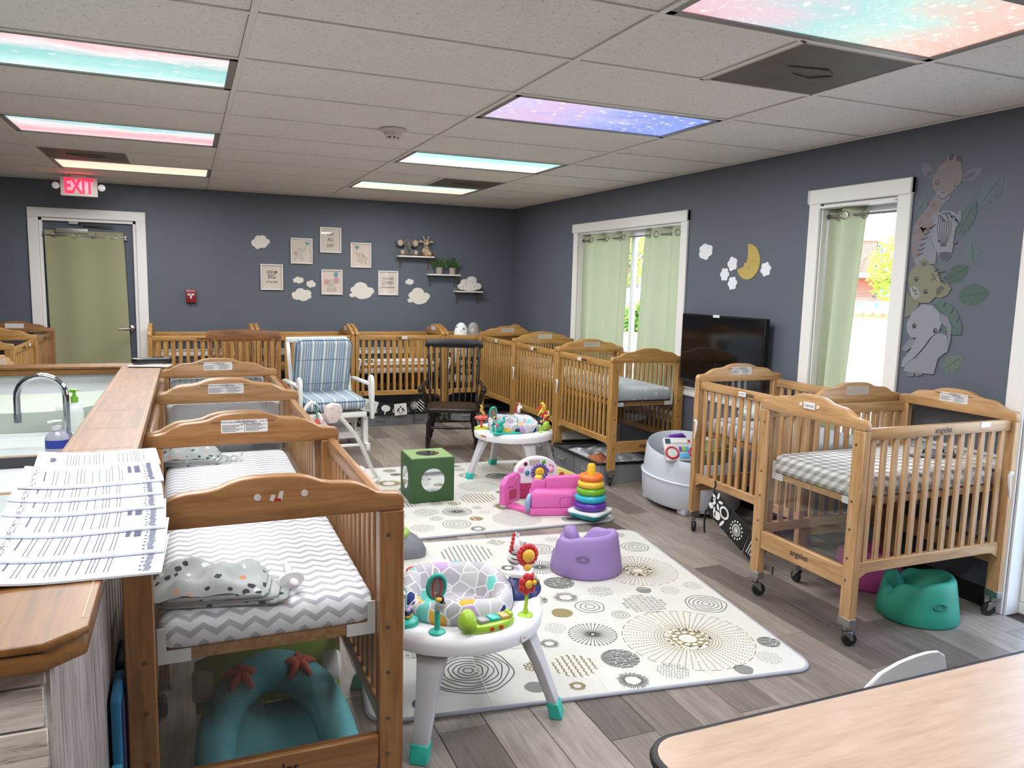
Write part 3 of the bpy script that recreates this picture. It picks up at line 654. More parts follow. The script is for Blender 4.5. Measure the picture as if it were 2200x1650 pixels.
# printed sheets fanned out over the near half of the bar
PAPER = P('#d6d9e4', .7); PRINT = P('#4a4d66', .8); PRINTD = P('#2e3040', .8)
def sheet(label, x, y, a, z, kind, nsh=8, curl=.0):
    L, W = .279, .2; t = thing('paper_stack', label, 'paper', (x, y, z), a, 'printed sheets fanned over the bar top')
    th = .0012*nsh; n = 10
    def hh(u): return curl*max(0, -u/L*2)**2-.02*max(0, (u-.09)/.05)**2*(1 if curl < .01 else 0)
    tp = [[(-L/2+L*i/n, -W/2, th+hh(-L/2+L*i/n)), (-L/2+L*i/n, W/2, th+hh(-L/2+L*i/n))] for i in range(n+1)]
    mb = MB(); bt_ = [[(p[0], p[1], p[2]-th) for p in r] for r in tp]
    mb.loft(tp, 0, False, False); mb.loft([r[::-1] for r in bt_], 0, False, False)
    mb.loft([[r[0] for r in bt_], [r[0] for r in tp]], 0, False, False); mb.loft([[r[1] for r in tp], [r[1] for r in bt_]], 0, False, False); mb.loft([tp[0], bt_[0]], 0, False, False); mb.loft([bt_[-1], tp[-1]], 0, False, False)
    mb.build('sheets', PAPER, t)
    pr = MB(); e = th+.0006
    def line(u, v0, v1, w=.0018, mi=0): zz = e+hh(u); pr._a([(u-w/2, v0, zz), (u+w/2, v0, zz), (u+w/2, v1, zz), (u-w/2, v1, zz)], [(0, 1, 2, 3)], mi)
    rr = random.Random(kind*7+3)
    if kind == 0:
        pr.flat(ell(-.105, .0, .009, .026), e+hh(-.105), 'z', 0)
        for u in (-.072, -.064, -.058, -.052, -.046, -.034, -.022, -.012, -.006, 0, .01, .045, .055, .065, .075, .083, .088, .093, .104): line(u, -.07+rr.random()*.02, .05+rr.random()*.03, .0014)
    else:
        pr.text('WELCOME TO PRESCHOOL', .0155, T(-.113, 0, e+hh(-.113)+.0004) @ RZ(PI/2), 1); line(-.095, -.045, .045, .003)
        for u in (-.078, -.071, -.055, -.048, -.032, -.025, -.018, -.002, .012, .026, .032, .038, .052, .058): line(u, -.078, .03+rr.random()*.05, .0014)
        pr.box(.070, -.005, e+hh(.08), .078, .06, e+hh(.08)+.0003); pr.box(.084, -.008, e+hh(.09), .096, .062, e+hh(.09)+.0003)
        for j in range(9): line(.104+.0025*rr.random(), -.085+.019*j, -.079+.019*j, .004)
        for j in range(26): line(.114+.0035*rr.random(), -.088+.0068*j, -.0846+.0068*j, .011)
    pr.build('print', [PRINT, PRINTD], t)
SH = [('sheet with an oval emblem, farthest of the fanned papers', -.222, 2.235, .09, 0, 10), ('welcome sheet next to the emblem sheet on the bar', -.207, 1.955, .09, 1, 8), ('third printed sheet of the fan from the far end', -.205, 1.865, .06, 2, 4),
 ('fourth printed sheet of the fan from the far end', -.198, 1.775, .05, 3, 4), ('fifth printed sheet of the fan, middle of the pile', -.190, 1.655, .02, 4, 5), ('second nearest printed sheet of the fan', -.186, 1.535, -.02, 5, 5), ('nearest printed sheet at the front edge of the fan', -.186, 1.445, -.04, 6, 3)]
for k, (lab, x, y, a, kd, n) in enumerate(SH): sheet(lab, x, y, a, ZB+.0015+.0048*(len(SH)-1-k) if k else ZB+.0015, kd, 3, .012)
# blue edged panels leaning between partition and nearest crib
for k, (x, y, z, c, lab, tl) in enumerate(((-.168, 1.70, .50, '#3f8fb4', 'light blue panel nearest the plank clad partition end', .02), (-.172, 1.90, .62, '#2a6f93', 'taller blue panel leaning between partition and crib', .03), (-.178, 2.12, .60, '#1b2440', 'dark navy panel behind the blue ones', .02))):
    t = thing('folded_cot', lab, 'folding cot', (x, y, 0), 0, 'folded cots standing beside the partition')
    fr = MB()
    for s in (-1, 1): fr.tube([(s*.0+.0, s*.06, 0), (s*.0+tl*.3, s*.06, z)], .012, 8)
    MB().prism(rrect(-.075, 0, .075, z, .015, 3), -.010, .010, 'x').build('frame', P(c, .35), t, bevel=.004)
    MB().prism(rrect(-.055, .02, .055, z-.03, .01, 3), .0101, .013, 'x').build('fabric', P('#272c52', .7), t)
    MB().prism(rrect(-.05, 0, .05, .06, .01, 3), .013, .02, 'x').build('foot', P('#b98f78', .6), t)
# ---------------------------------------------------------------- rocking chairs, glider
def turned(p0, p1, r, mb, n=8, fancy=True):
    prof = [(.0, .7), (.08, .9), (.16, .6), (.2, .95), (.24, .6), (.4, 1.15), (.55, .95), (.75, .65), (.8, .95), (.84, .6), (1, .6)] if fancy else [(0, .7), (.45, 1.1), (1, .6)]
    a, b = Vector(p0), Vector(p1); return mb.tube([a.lerp(b, t) for t, _ in prof], [r*q for _, q in prof], n)
def rocker(name, label, loc, rz, M1, M2, sc=1.0, nsp=6, black=True):
    """faces local -Y; seat at .41, crest at about 1.0"""
    t = thing(name, label, 'rocking chair', loc, rz); t.scale = (sc, sc, sc)
    po = [(-.25, -.24), (-.20, -.265), (0, -.275), (.20, -.265), (.25, -.24), (.262, -.15), (.235, .12), (.19, .2), (0, .215), (-.19, .2), (-.235, .12), (-.262, -.15)]
    MB().prism(po, .385, .425).build('seat', M2 if black else M1, t, bevel=.012, seg=3)
    bk = lambda x, f: (x*(1+.10*f), .17+.17*f+.0*abs(x), .42+.56*f)
    for s in (-1, 1):
        turned(bk(s*.225, 0), bk(s*.235, 1), .017, MB()).build('back_post', M1, t, smooth=60)
        turned((s*.205, -.2, .39), (s*.235, -.22, .07), .023, MB()).build('leg', M1, t, smooth=60)
        turned((s*.18, .14, .39), (s*.215, .2, .065), .022, MB()).build('leg', M1, t, smooth=60)
        rk = [(.215, -.45+.87*i/14, .045+.30*((i/14-.42)**2)) for i in range(15)]
        MB().loft([[(s*.222-.011, y, z-.02), (s*.222+.011, y, z-.02), (s*.222+.011, y, z+.02), (s*.222-.011, y, z+.02)] for _, y, z in rk]).build('runner', M1, t, bevel=.003, seg=1)
        ap = [(s*.25, .235, .635), (s*.275, .10, .62), (s*.29, -.08, .605), (s*.295, -.2, .61), (s*.298, -.245, .59)]
        am = MB(); am.tube(ap, [.016, .019, .022, .027, .024], 10); am.M = Matrix(); am.build('arm', M2, t, smooth=60)
        turned((s*.25, -.16, .42), (s*.285, -.18, .6), .017, MB()).build('arm_post', M1, t, smooth=60)
        turned((s*.247, -.0, .42), (s*.28, -.0, .605), .010, MB(), 8, False).build('arm_spindle', M1, t, smooth=60)
        turned((s*.225, -.21, .2), (s*.205, .18, .2), .012, MB()).build('side_stretcher', M1, t, smooth=60)
    turned((-.222, -.21, .235), (.222, -.21, .235), .014, MB()).build('front_stretcher', M1, t, smooth=60)
    turned((-.21, .18, .23), (.21, .18, .23), .012, MB()).build('rear_stretcher', M1, t, smooth=60)
    for k in range(nsp):
        x = (k-(nsp-1)/2)*.395/nsp*1.05
        turned(bk(x, .0), bk(x*1.02, 1), .0085 if black else .012, MB(), 8, False).build('spindle', M1, t, smooth=60)
    cr = []
    for i in range(21):
        x = -.29+.58*i/20; u = abs(x)/.29; h = .05 if u < .8 else .05-.012*(u-.8)*5; lo = -.045+(.016 if .72 < u < .86 else 0)+(.01 if u > .95 else 0); hi = .045-.018*u**2+(.012 if u > .85 else 0)-(.03 if u > .97 else 0)
        yy = .34+.035*(x/.29)**2*-1; zz = .995; cr.append([(x, yy-.013, zz+lo), (x, yy+.010, zz+lo), (x, yy+.02, zz+hi), (x, yy-.003, zz+hi)])
    MB().loft(cr).build('crest_rail', M1 if not black else M1, t, bevel=.006, seg=2)
    return t
BLK = P('#080707', .32); BLKW = wood('worn_black_wood', '#120a07', '#1d110b', '#3a2416', 'X', .3); BRN = wood('rocker_brown', '#57341a', '#7a4b26', '#95643a', 'X', .35)
rocker('rocking_chair', 'black spindle back rocking chair in front of the corner cribs', (2.275, 6.86, 0), -.34, BLK, BLKW, .97, 7)
rocker('rocking_chair', 'brown wooden rocking chair behind the row of left cribs', (.44, 6.75, 0), -.02, BRN, BRN, 1.06, 7, False)
def mk_stripe():
    g = G('striped_cushion'); v = g.tc(); x, y, z = g.sep(v); f = g.m('FRACT', g.m('DIVIDE', g.m('ADD', x, 5.03), .105))
    c = g.ramp(f, [(0, '#8fa3b8'), (.12, '#c9c8bd'), (.2, '#5f7690'), (.27, '#a9b7c4'), (.42, '#6f87a2'), (.5, '#b8c0c6'), (.6, '#6b829c'), (.68, '#9fb0c0'), (.8, '#e3dfce'), (.93, '#8299b2')], 'CONSTANT')
    g.col(c).set(.9, spec=.15); g.bump(g.noise(v, 18, 2), .2, .02); return g.mat
def glider():
    t = thing('glider_chair', 'white glider chair with blue striped cushions before the back cribs', 'glider chair', (1.17, 7.22, 0), .12)
    Wm = P('#e6e5e1', .35); ST = mk_stripe()
    for s in (-1, 1):
        MB().loft([[(s*.275-.016, .12+.0, .36), (s*.275+.016, .12, .36), (s*.275+.016, .165, .36), (s*.275-.016, .165, .36)], [(s*.275-.016, .31, .97), (s*.275+.016, .31, .97), (s*.275+.016, .345, .97), (s*.275-.016, .345, .97)]]).build('back_post', Wm, t, bevel=.005)
        ar = [(-.34, .30), (-.30, .30), (-.255, .55), (-.235, .62), (-.245, .675), (-.285, .70), (-.325, .685), (-.345, .64), (-.345, .56)]
        MB().prism(ar, s*.325-.016, s*.325+.016, 'x').build('arm_panel', Wm, t, bevel=.006)
        MB().box(s*.325-.025, -.30, .60, s*.325+.025, .24, .625).build('arm_rest', Wm, t, bevel=.006)
        MB().box(s*.27-.02, -.28, .30, s*.27+.02, .2, .36).build('seat_rail', Wm, t, bevel=.005)
        for y in (-.2, -.12, .1, .17): MB().box(s*.30-.01, y-.02, .08, s*.30+.01, y+.02, .33).build('swing_arm', Wm, t, bevel=.003, seg=1)
        MB().box(s*.29-.02, -.32, .0, s*.29+.02, .28, .07).build('base_rail', Wm, t, bevel=.006)
        MB().box(s*.29-.022, -.25, .05, s*.29+.022, -.19, .30).build('base_post', Wm, t, bevel=.004)
    for z, y in ((.10, -.15), (.22, -.02), (.10, .15)): MB().box(-.28, y-.012, z, .28, y+.012, z+.06).build('cross_rail', Wm, t, bevel=.003, seg=1)
    MB().box(-.29, .305, .955, .29, .345, 1.005).build('top_rail', Wm, t, bevel=.008); MB().box(-.28, -.29, .315, .28, -.262, .355).build('front_rail', Wm, t, bevel=.005)
    MB().box(-.27, -.27, .35, .27, .2, .36).build('seat_deck', Wm, t)
    b = MB(RX(-.30)); ST_ = []
    for zz, e in ((0, .02), (.03, .0), (.08, .0), (.11, .03)): ST_.append(rrect(-.265+e, -.30+e, .265-e, .305-e, .06, 5))
    def cush(rings, hs, name, M, loc):
        mb = MB(); mb.loft([[(p[0], p[1], h) for p in r] for r, h in zip(rings, hs)], 0, True)
        o = mb.build(name, ST, t, smooth=50); o.location = loc; o.rotation_euler = M; return o
    bc = cush(ST_, (0, .025, .07, .10), 'back_cushion', (math.radians(107), 0, 0), (0, .205, .725))
    MB().tube([(p[0], p[1], .072) for p in rrect(-.262, -.297, .262, .302, .06, 5)], .006, 6, 0, True).build('piping', P('#5d7187', .8), bc, smooth=60)
    for yy in (-.12, .12): MB().tube([(-.25, yy, .098), (0, yy+.004, .102), (.25, yy, .098)], .003, 5).build('seam', P('#6b8098', .9), bc)
    s2 = [rrect(-.285+e, -.27+e, .285-e, .25-e, .05, 5) for e in (.02, 0, 0, .025)]
    sc_ = cush(s2, (0, .02, .075, .10), 'seat_cushion', (math.radians(3), 0, 0), (0, -.02, .40))
    MB().tube([(p[0], p[1], .075) for p in rrect(-.283, -.268, .283, .248, .05, 5)], .006, 6, 0, True).build('piping', P('#5d7187', .8), sc_, smooth=60)
glider()
# ---------------------------------------------------------------- wall decor
def cloud_poly(circs, n=72):
    out = []
    for i in range(n):
        t = 2*PI*i/n; d = (math.cos(t), math.sin(t)); best = .02
        for cx, cy, r in circs:
            b = cx*d[0]+cy*d[1]; q = b*b-(cx*cx+cy*cy-r*r)
            if q >= 0: best = max(best, b+math.sqrt(q))
        out.append((d[0]*best, d[1]*best))
    x0, x1 = min(p[0] for p in out), max(p[0] for p in out); y0, y1 = min(p[1] for p in out), max(p[1] for p in out)
    return [((p[0]-(x0+x1)/2)/(x1-x0), (p[1]-(y0+y1)/2)/(y1-y0)) for p in out]
CP = [cloud_poly([(-.05, .22, .26), (-.33, .02, .2), (.3, .12, .24), (.1, -.16, .3), (-.25, -.12, .25), (.38, -.12, .16)]),
      cloud_poly([(-.05, .2, .3), (.32, .0, .22), (-.3, .05, .2), (0, -.15, .33), (-.42, -.25, .13), (.1, -.1, .35)]),
      cloud_poly([(.1, .2, .24), (-.15, .22, .2), (.36, .06, .17), (.1, -.05, .3), (-.32, -.05, .24), (-.2, -.25, .18)])]
CLW = P('#d9d3ca', .7)
def wall_cloud(label, x, z, w, h, k, mir=1):
    po = [(p[0]*w*mir, p[1]*h) for p in CP[k]]
    o = MB().prism(po, 0, -.004, 'y').build('cloud_decal', CLW); o.location = (x, YB, z); return tag(o, label, 'wall decal', 'white cloud cutouts on the walls')
wall_cloud('white cloud cutout at the upper left, above the DREAM BIG frame', .741, 1.925, .19, .146, 2)
wall_cloud('small white cloud right of the DREAM BIG frame, upper one', 1.127, 1.534, .114, .073, 0)
wall_cloud('small white cloud left of the round balloon elephant frame', 1.265, 1.495, .10, .081, 0, -1)
wall_cloud('medium white cloud below the two small clouds', 1.161, 1.376, .21, .14, 0)
wall_cloud('largest white cloud, between two lower frames', 1.823, 1.431, .281, .189, 1)
wall_cloud('smallest white cloud under the plush toy shelf', 2.375, 1.544, .098, .07, 0)
wall_cloud('big white cloud under the small one, right of the LOVED frame', 2.487, 1.382, .269, .192, 1, 1)
def side_decal(name, label, y, z, po, mat, cat='wall decal', group=None, th=.004):
    o = MB().prism(po, 0, -th, 'x').build(name, mat); o.location = (XR, y, z); return tag(o, label, cat, group)
CG = 'white cloud cutouts on the walls'; CB = P('#e4e6ea', .7)
side_decal('cloud_decal', 'white cloud cutout beside the curtained window', 4.977, 1.83, [(-p[1]*.0-p[0]*.16+p[1]*.10, p[1]*.10+p[0]*.06) for p in CP[2]], CB, group=CG)
def flower(r, n=6, ph=0): return [((r*(.78+.22*abs(math.cos((t*n)/2+ph)))*math.cos(t)), (r*(.78+.22*abs(math.cos((t*n)/2+ph)))*math.sin(t)*.95)) for t in [2*PI*i/60 for i in range(60)]]
side_decal('cloud_decal', 'small white scalloped cloud touching the moon tip', 4.652, 1.733, flower(.056, 5), CB, group=CG)
side_decal('cloud_decal', 'small white scalloped cloud farthest left below the moon', 4.735, 1.657, flower(.052, 6), CB, group=CG)
side_decal('cloud_decal', 'lowest small white scalloped cloud below the moon', 4.640, 1.594, flower(.053, 6, .4), CB, group=CG)
side_decal('cloud_decal', 'small white scalloped cloud right of the moon', 4.295, 1.692, flower(.053, 6, .8), CB, group=CG)
mo = []
for i in range(25):                           # outer arc from the left tip round the right to the top tip
    t = math.radians(205+ (455-205)*i/24); mo.append((-(.124*math.cos(t)), .124*math.sin(t)))
A_, B_ = Vector(mo[-1]), Vector(mo[0])
for i in range(1, 18):                        # inner edge bows away from the wall window side, with a small nose
    f = i/18; p = A_.lerp(B_, f)+Vector((-.74, -.67))*.062*math.sin(PI*f); mo.append((p.x+(.012 if i in (10, 11) else 0), p.y+(.010 if i in (10, 11) else 0)))
moon = thing('moon_decal', 'yellow crescent moon cutout on the right wall', 'wall decal', (XR, 4.482, 1.745))
MB().prism(mo, 0, -.005, 'x').build('crescent', P('#b9a257', .7), moon)
for y, z in ((-.055, -.0), (-.02, -.04)): MB().flat(ell(y, z, .007, .005, 10), -.0055, 'x').build('pin', P('#8d7a3e', .4, .5), moon)
# framed prints
def ribbon(mb, pts, w, y, mi=0, closed=False):
    P2 = [Vector((p[0], p[1])) for p in pts]; n = len(P2)
    for i in range(n if closed else n-1):
        a, b = P2[i], P2[(i+1) % n]; d = (b-a); 
        if d.length < 1e-6: continue
        q = Vector((-d.y, d.x)).normalized()*w/2; mb._a([(a.x-q.x, y, a.y-q.y), (b.x-q.x, y, b.y-q.y), (b.x+q.x, y, b.y+q.y), (a.x+q.x, y, a.y+q.y)], [(0, 1, 2, 3)], mi)
def smooth_pts(pts, n=4):
    out = []; m = len(pts)
    for i in range(m-1):
        p0, p1, p2, p3 = (Vector(pts[max(i-1, 0)]), Vector(pts[i]), Vector(pts[i+1]), Vector(pts[min(i+2, m-1)]))
        for k in range(n):
            t = k/n; out.append(tuple(.5*((2*p1)+(-p0+p2)*t+(2*p0-5*p1+4*p2-p3)*t*t+(-p0+3*p1-3*p2+p3)*t**3)))
    out.append(tuple(pts[-1])); return out
FGLASS = glassy('frame_glass', '#ffffff', .8, .01); FPAP = P('#d6cbbf', .8); PINKISH = P('#ddcbbf', .8)
DK = P('#55504c', .8); OUT = P('#8d8078', .8); BLUEB = P('#6f9aa6', .7); ROSE = P('#cf9f98', .8); BODY = P('#cbbfb4', .8)
def frame(label, x, z, art, paper=None):
    t = thing('picture_frame', label, 'picture frame', (x, YB, z), 0, 'white framed nursery prints'); w, h = .116, .138
    for a, b, c, d in ((-w, -h, w, -h+.014), (-w, h-.014, w, h), (-w, -h+.014, -w+.014, h-.014), (w-.014, -h+.014, w, h-.014)): MB().box(a, -.022, b, c, -.001, d).build('moulding', P('#dcd8d2', .5), t, bevel=.002, seg=1)
    MB().box(-w+.012, -.008, -h+.012, w-.012, -.004, h-.012).build('print_paper', paper or FPAP, t)
    mb = MB(); art(mb); mb.build('print', [DK, OUT, BLUEB, ROSE, BODY], t)
    MB().box(-w+.014, -.014, -h+.014, w-.014, -.0125, h-.014).build('glass', FGLASS, t)
def words(rows):
    def f(mb):
        for s, size, z, sx in rows: mb.text(s, size*1.08, T(0, -.0085, z) @ RX(PI/2) @ SM(sx, 1.0, 1), 0, .0006)
    return f
def heart(mb, x, z, s):
    po = [(x+s*.062*16*math.sin(t)**3, z+s*.062*(13*math.cos(t)-5*math.cos(2*t)-2*math.cos(3*t)-math.cos(4*t))) for t in [2*PI*i/24 for i in range(24)]]
    mb.flat(po, -.0084, 'y', 2); ribbon(mb, [(x, z-s), (x-.003, z-s*2.2)], .0012, -.0086, 1)
def el_sit(mb):                               # sitting, trunk raised to the right
    o = [(-.075, -.105), (-.078, -.08), (-.06, -.062), (-.05, -.06), (-.06, -.045), (-.078, -.04), (-.086, -.03), (-.08, -.012), (-.055, -.005), (-.045, .02), (-.02, .032), (.01, .025), (.025, .015), (.04, .03), (.045, .052), (.05, .052), (.045, .03), (.03, .0), (.012, -.015), (.005, -.03), (.012, -.06), (.015, -.09), (.005, -.105), (-.005, -.09), (-.02, -.075)]
    s = smooth_pts(o); mb.flat(s, -.0083, 'y', 4); ribbon(mb, s, .0022, -.0086, 1); mb.flat(ell(-.062, -.028, .02, .022, 14), -.0085, 'y', 3); mb.flat(ell(-.005, .008, .003, .004, 8), -.0088, 'y', 0); heart(mb, .062, .082, .024)
    ribbon(mb, smooth_pts([(-.02, -.075), (-.005, -.07), (.005, -.085)]), .002, -.0087, 1)
def el_walk(mb):
    o = [(-.05, .045), (-.046, .05), (-.055, .035), (-.05, .008), (-.035, -.018), (-.02, -.022), (-.022, -.05), (-.04, -.055), (-.042, -.068), (-.02, -.07), (-.008, -.06), (.0, -.085), (.02, -.088), (.022, -.062), (.038, -.062), (.045, -.095), (.065, -.092), (.066, -.05), (.072, -.03), (.06, -.015), (.03, -.012), (.035, .005), (.02, .022), (.0, .028), (-.02, .02), (-.035, .01), (-.042, .03), (-.05, .045)]
    s = smooth_pts(o, 3); mb.flat(s, -.0083, 'y', 4); ribbon(mb, s, .0022, -.0086, 1); mb.flat(ell(.03, -.005, .014, .018, 14), -.0085, 'y', 3); mb.flat(ell(-.015, -.0, .003, .004, 8), -.0088, 'y', 0); heart(mb, -.042, .085, .026); ribbon(mb, [(.068, -.03), (.078, -.02), (.076, -.012)], .002, -.0086, 1)
def el_front(mb):
    for cx, cz, rx, rz in ((-.052, -.0, .034, .03), (.05, .02, .03, .034)): mb.flat(ell(cx, cz, rx, rz), -.0081, 'y', 3); ribbon(mb, ell(cx, cz, rx, rz), .002, -.0084, 1, True)
    for cx, cz, rx, rz in ((-.002, -.065, .045, .036), (-.035, -.085, .02, .018), (.035, -.085, .02, .018), (-.002, .0, .034, .032)): mb.flat(ell(cx, cz, rx, rz), -.0082-.0002*abs(cx)*20, 'y', 4); ribbon(mb, ell(cx, cz, rx, rz), .002, -.0092, 1, True)
    ribbon(mb, smooth_pts([(-.004, -.02), (.0, -.045), (.012, -.055), (.02, -.045)]), .006, -.0094, 4); mb.flat(ell(-.016, .0, .0035, .004, 8), -.0095, 'y', 0); mb.flat(ell(.014, .0, .0035, .004, 8), -.0095, 'y', 0)
    mb.flat(ell(.045, .085, .025, .03), -.0084, 'y', 2); ribbon(mb, [(.045, .055), (.04, .03)], .0012, -.0086, 1)
frame('white frame reading DREAM BIG LITTLE ONE', .85, 1.558, words([('DREAM', .042, .052, .75), ('BIG', .066, .005, .75), ('LITTLE ONE', .026, -.053, .8)]))
frame('framed sitting elephant with a heart balloon at its upper right', 1.165, 1.848, el_sit)
frame('white frame reading PLAY ALL DAY, topmost print', 1.477, 1.978, words([('PLAY', .042, .062, .75), ('ALL', .05, .005, .75), ('DAY', .05, -.06, .75)]))
frame('framed walking elephant with a heart balloon at its upper left', 1.811, 1.825, el_walk, PINKISH)
frame('framed front facing elephant with a round balloon', 1.489, 1.519, el_front, PINKISH)
frame('white frame reading YOU ARE LOVED BEYOND MEASURE', 2.123, 1.524, words([('YOU ARE', .038, .048, .75), ('LOVED', .052, .0, .75), ('BEYOND MEASURE', .022, -.05, .75)]))
# animal mural stickers on the right wall
DEC = {
'giraffe': {'neck': [(3.024,2.069),(2.956,2.026),(2.979,2.002),(3.005,1.945),(3.02,1.909),(3.059,1.858),(3.076,1.813),(3.085,1.767),(3.122,1.737),(3.139,1.784),(3.144,1.831),(3.141,1.915),(3.098,1.974),(3.054,2.023)], 'ear_l': [(3.04,2.177),(3.061,2.229),(3.095,2.245),(3.123,2.242),(3.118,2.21),(3.092,2.173),(3.06,2.158)], 'ear_r': [(2.876,2.156),(2.835,2.181),(2.796,2.185),(2.763,2.175),(2.777,2.148),(2.813,2.12),(2.869,2.126)], 'head': [(3.045,2.168),(3.01,2.219),(2.975,2.242),(2.965,2.268),(2.945,2.274),(2.93,2.259),(2.922,2.264),(2.899,2.256),(2.887,2.225),(2.875,2.166),(2.875,2.127),(2.894,2.097),(2.927,2.078),(2.931,2.046),(2.956,2.029),(2.989,2.031),(3.014,2.053),(3.02,2.087),(3.042,2.112),(3.048,2.142)], 'muzzle': [(3.009,2.083),(2.989,2.095),(2.955,2.092),(2.936,2.068),(2.937,2.043),(2.961,2.03),(2.986,2.033),(3.008,2.053)], 'horn': [(2.963,2.264),(2.948,2.275),(2.933,2.261),(2.937,2.239),(2.955,2.237)], 'horn2': [(2.923,2.26),(2.903,2.258),(2.889,2.245),(2.889,2.225),(2.914,2.23)], 'inear': [(3.053,2.176),(3.064,2.2),(3.086,2.195),(3.079,2.172)], 'inear2': [(2.87,2.137),(2.856,2.157),(2.798,2.168),(2.823,2.143),(2.853,2.13)]},
'zebra': {'neck': [(3.017,1.916),(3.015,1.818),(2.98,1.78),(2.982,1.712),(3.069,1.706),(3.095,1.698),(3.118,1.737),(3.084,1.76),(3.076,1.813),(3.059,1.865)], 'ear_l': [(3.018,1.927),(3.026,1.961),(2.999,1.993),(2.976,1.973),(2.981,1.943)], 'ear_r': [(2.884,1.937),(2.88,1.973),(2.861,1.982),(2.856,1.935),(2.872,1.9)], 'head': [(3.017,1.916),(3.0,1.96),(2.96,1.986),(2.893,1.974),(2.868,1.936),(2.884,1.879),(2.886,1.835),(2.889,1.77),(2.906,1.733),(2.939,1.729),(2.964,1.748),(2.98,1.78),(3.01,1.818),(3.023,1.871)], 'nose': [(2.964,1.768),(2.929,1.774),(2.894,1.77),(2.906,1.733),(2.939,1.729),(2.963,1.748)]},
'lion': {'body': [(3.143,1.558),(3.095,1.524),(3.056,1.501),(3.086,1.442),(3.144,1.419)], 'ear_l': [(3.077,1.698),(3.076,1.729),(3.051,1.742),(3.025,1.728),(3.024,1.697),(3.049,1.689)], 'ear_r': [(2.968,1.539),(2.967,1.591),(2.938,1.622),(2.899,1.611),(2.874,1.585),(2.888,1.552),(2.928,1.532)], 'head': [(3.096,1.704),(3.034,1.713),(2.989,1.697),(2.954,1.656),(2.936,1.607),(2.954,1.546),(2.993,1.507),(3.047,1.502),(3.1,1.524),(3.13,1.574),(3.142,1.636),(3.126,1.683)], 'muzzle': [(3.124,1.582),(3.093,1.594),(3.063,1.567),(3.06,1.536),(3.086,1.52),(3.114,1.543)], 'inear': [(3.055,1.698),(3.061,1.717),(3.044,1.724),(3.029,1.705)], 'inear2': [(2.96,1.546),(2.955,1.584),(2.931,1.596),(2.913,1.585),(2.939,1.554)]},
'elephant': {'ear_l': [(3.145,1.244),(3.091,1.312),(3.058,1.299),(3.077,1.262),(3.111,1.235)], 'ear_r': [(2.925,1.457),(2.876,1.437),(2.85,1.386),(2.847,1.319),(2.86,1.249),(2.873,1.256),(2.865,1.332),(2.879,1.384),(2.915,1.404)], 'body': [(3.044,1.21),(2.988,1.277),(2.958,1.326),(2.918,1.351),(2.87,1.34),(2.861,1.258),(2.911,1.215),(2.928,1.129),(3.118,1.124),(3.104,1.172)], 'head': [(3.092,1.453),(3.038,1.497),(2.976,1.493),(2.929,1.457),(2.91,1.397),(2.924,1.351),(2.965,1.325),(2.997,1.276),(3.053,1.209),(3.104,1.172),(3.115,1.145),(3.135,1.153),(3.125,1.194),(3.084,1.245),(3.055,1.315),(3.089,1.312),(3.117,1.346),(3.124,1.393)]},
'eyes': {'g': [(3.017,2.135),(2.905,2.109)], 'z': [(2.971,1.833),(2.878,1.818)], 'l': [(3.088,1.631),(3.023,1.564)], 'e': [(3.073,1.378),(2.942,1.36)]},
'spots': {'s': [(3.037,2.026),(3.016,2.005),(3.057,1.969),(3.101,1.936),(3.077,1.906),(3.119,1.88),(3.043,1.917),(3.091,1.848),(3.121,1.787),(3.102,1.76),(3.062,1.888),(3.089,1.89)]},
'zman': {'s': [(3.084,1.76),(3.078,1.786),(3.072,1.813),(3.064,1.843),(3.054,1.869),(3.04,1.891),(3.021,1.905),(2.974,1.958),(2.95,1.971),(2.925,1.969),(2.898,1.953),(2.88,1.93)]},
'leafax': {'a': [(2.755,2.006),(2.658,2.133),(2.769,1.722),(2.787,1.828),(2.909,1.626),(2.79,1.695),(2.826,1.542),(2.668,1.567),(2.964,1.501),(2.793,1.351),(2.874,1.165),(2.775,1.237),(2.86,1.863),(2.786,2.021),(3.127,1.976),(3.072,2.066),(3.098,1.117),(2.91,1.215)]},
}
def layer(parent, name, poly, k, mat): return MB().prism(poly, XR-.0004-.00022*k, XR-.0012-.00022*k, 'x').build(name, mat, parent)
MG = 'safari animal wall stickers'
def eye(parent, p, k, r=.012):
    layer(parent, 'eye', ell(p[0], p[1], r, r*1.1, 14), k, P('#35323c', .4)); layer(parent, 'eye_glint', ell(p[0]-.003, p[1]+.004, .003, .003, 8), k+1, P('#c9c9cf', .4))
def animal(name, label, parts, cols, eyes, er=.012):
    t = thing(name, label, 'wall decal', (0, 0, 0), 0, MG); b = MATK[name]
    for i, (pn, po) in enumerate(parts.items()): layer(t, pn, po, b+i, P(cols.get(pn, cols['*']), .7))
    for e in eyes: eye(t, e, b+len(parts)+1, er)
    return t, b+len(parts)+1
MATK = {'giraffe_decal': 1, 'zebra_decal': 9, 'lion_decal': 15, 'elephant_decal': 22}  # animal colours muted towards the wall to imitate dim light
gt, gk = animal('giraffe_decal', 'dim toned giraffe wall sticker at the top beside the right window', DEC['giraffe'], {'*': '#7c7778', 'head': '#7d7474', 'neck': '#76747a', 'muzzle': '#7d7c83', 'horn': '#57505a', 'horn2': '#57505a', 'inear': '#625b68', 'inear2': '#625b68', 'ear_l': '#6e6e78', 'ear_r': '#6e6e78'}, DEC['eyes']['g'])
for p in DEC['spots']['s']: layer(gt, 'spot', ell(p[0], p[1], .020, .016, 10, p[0]*40), 3, P('#7a6b68', .7))
mb = MB()
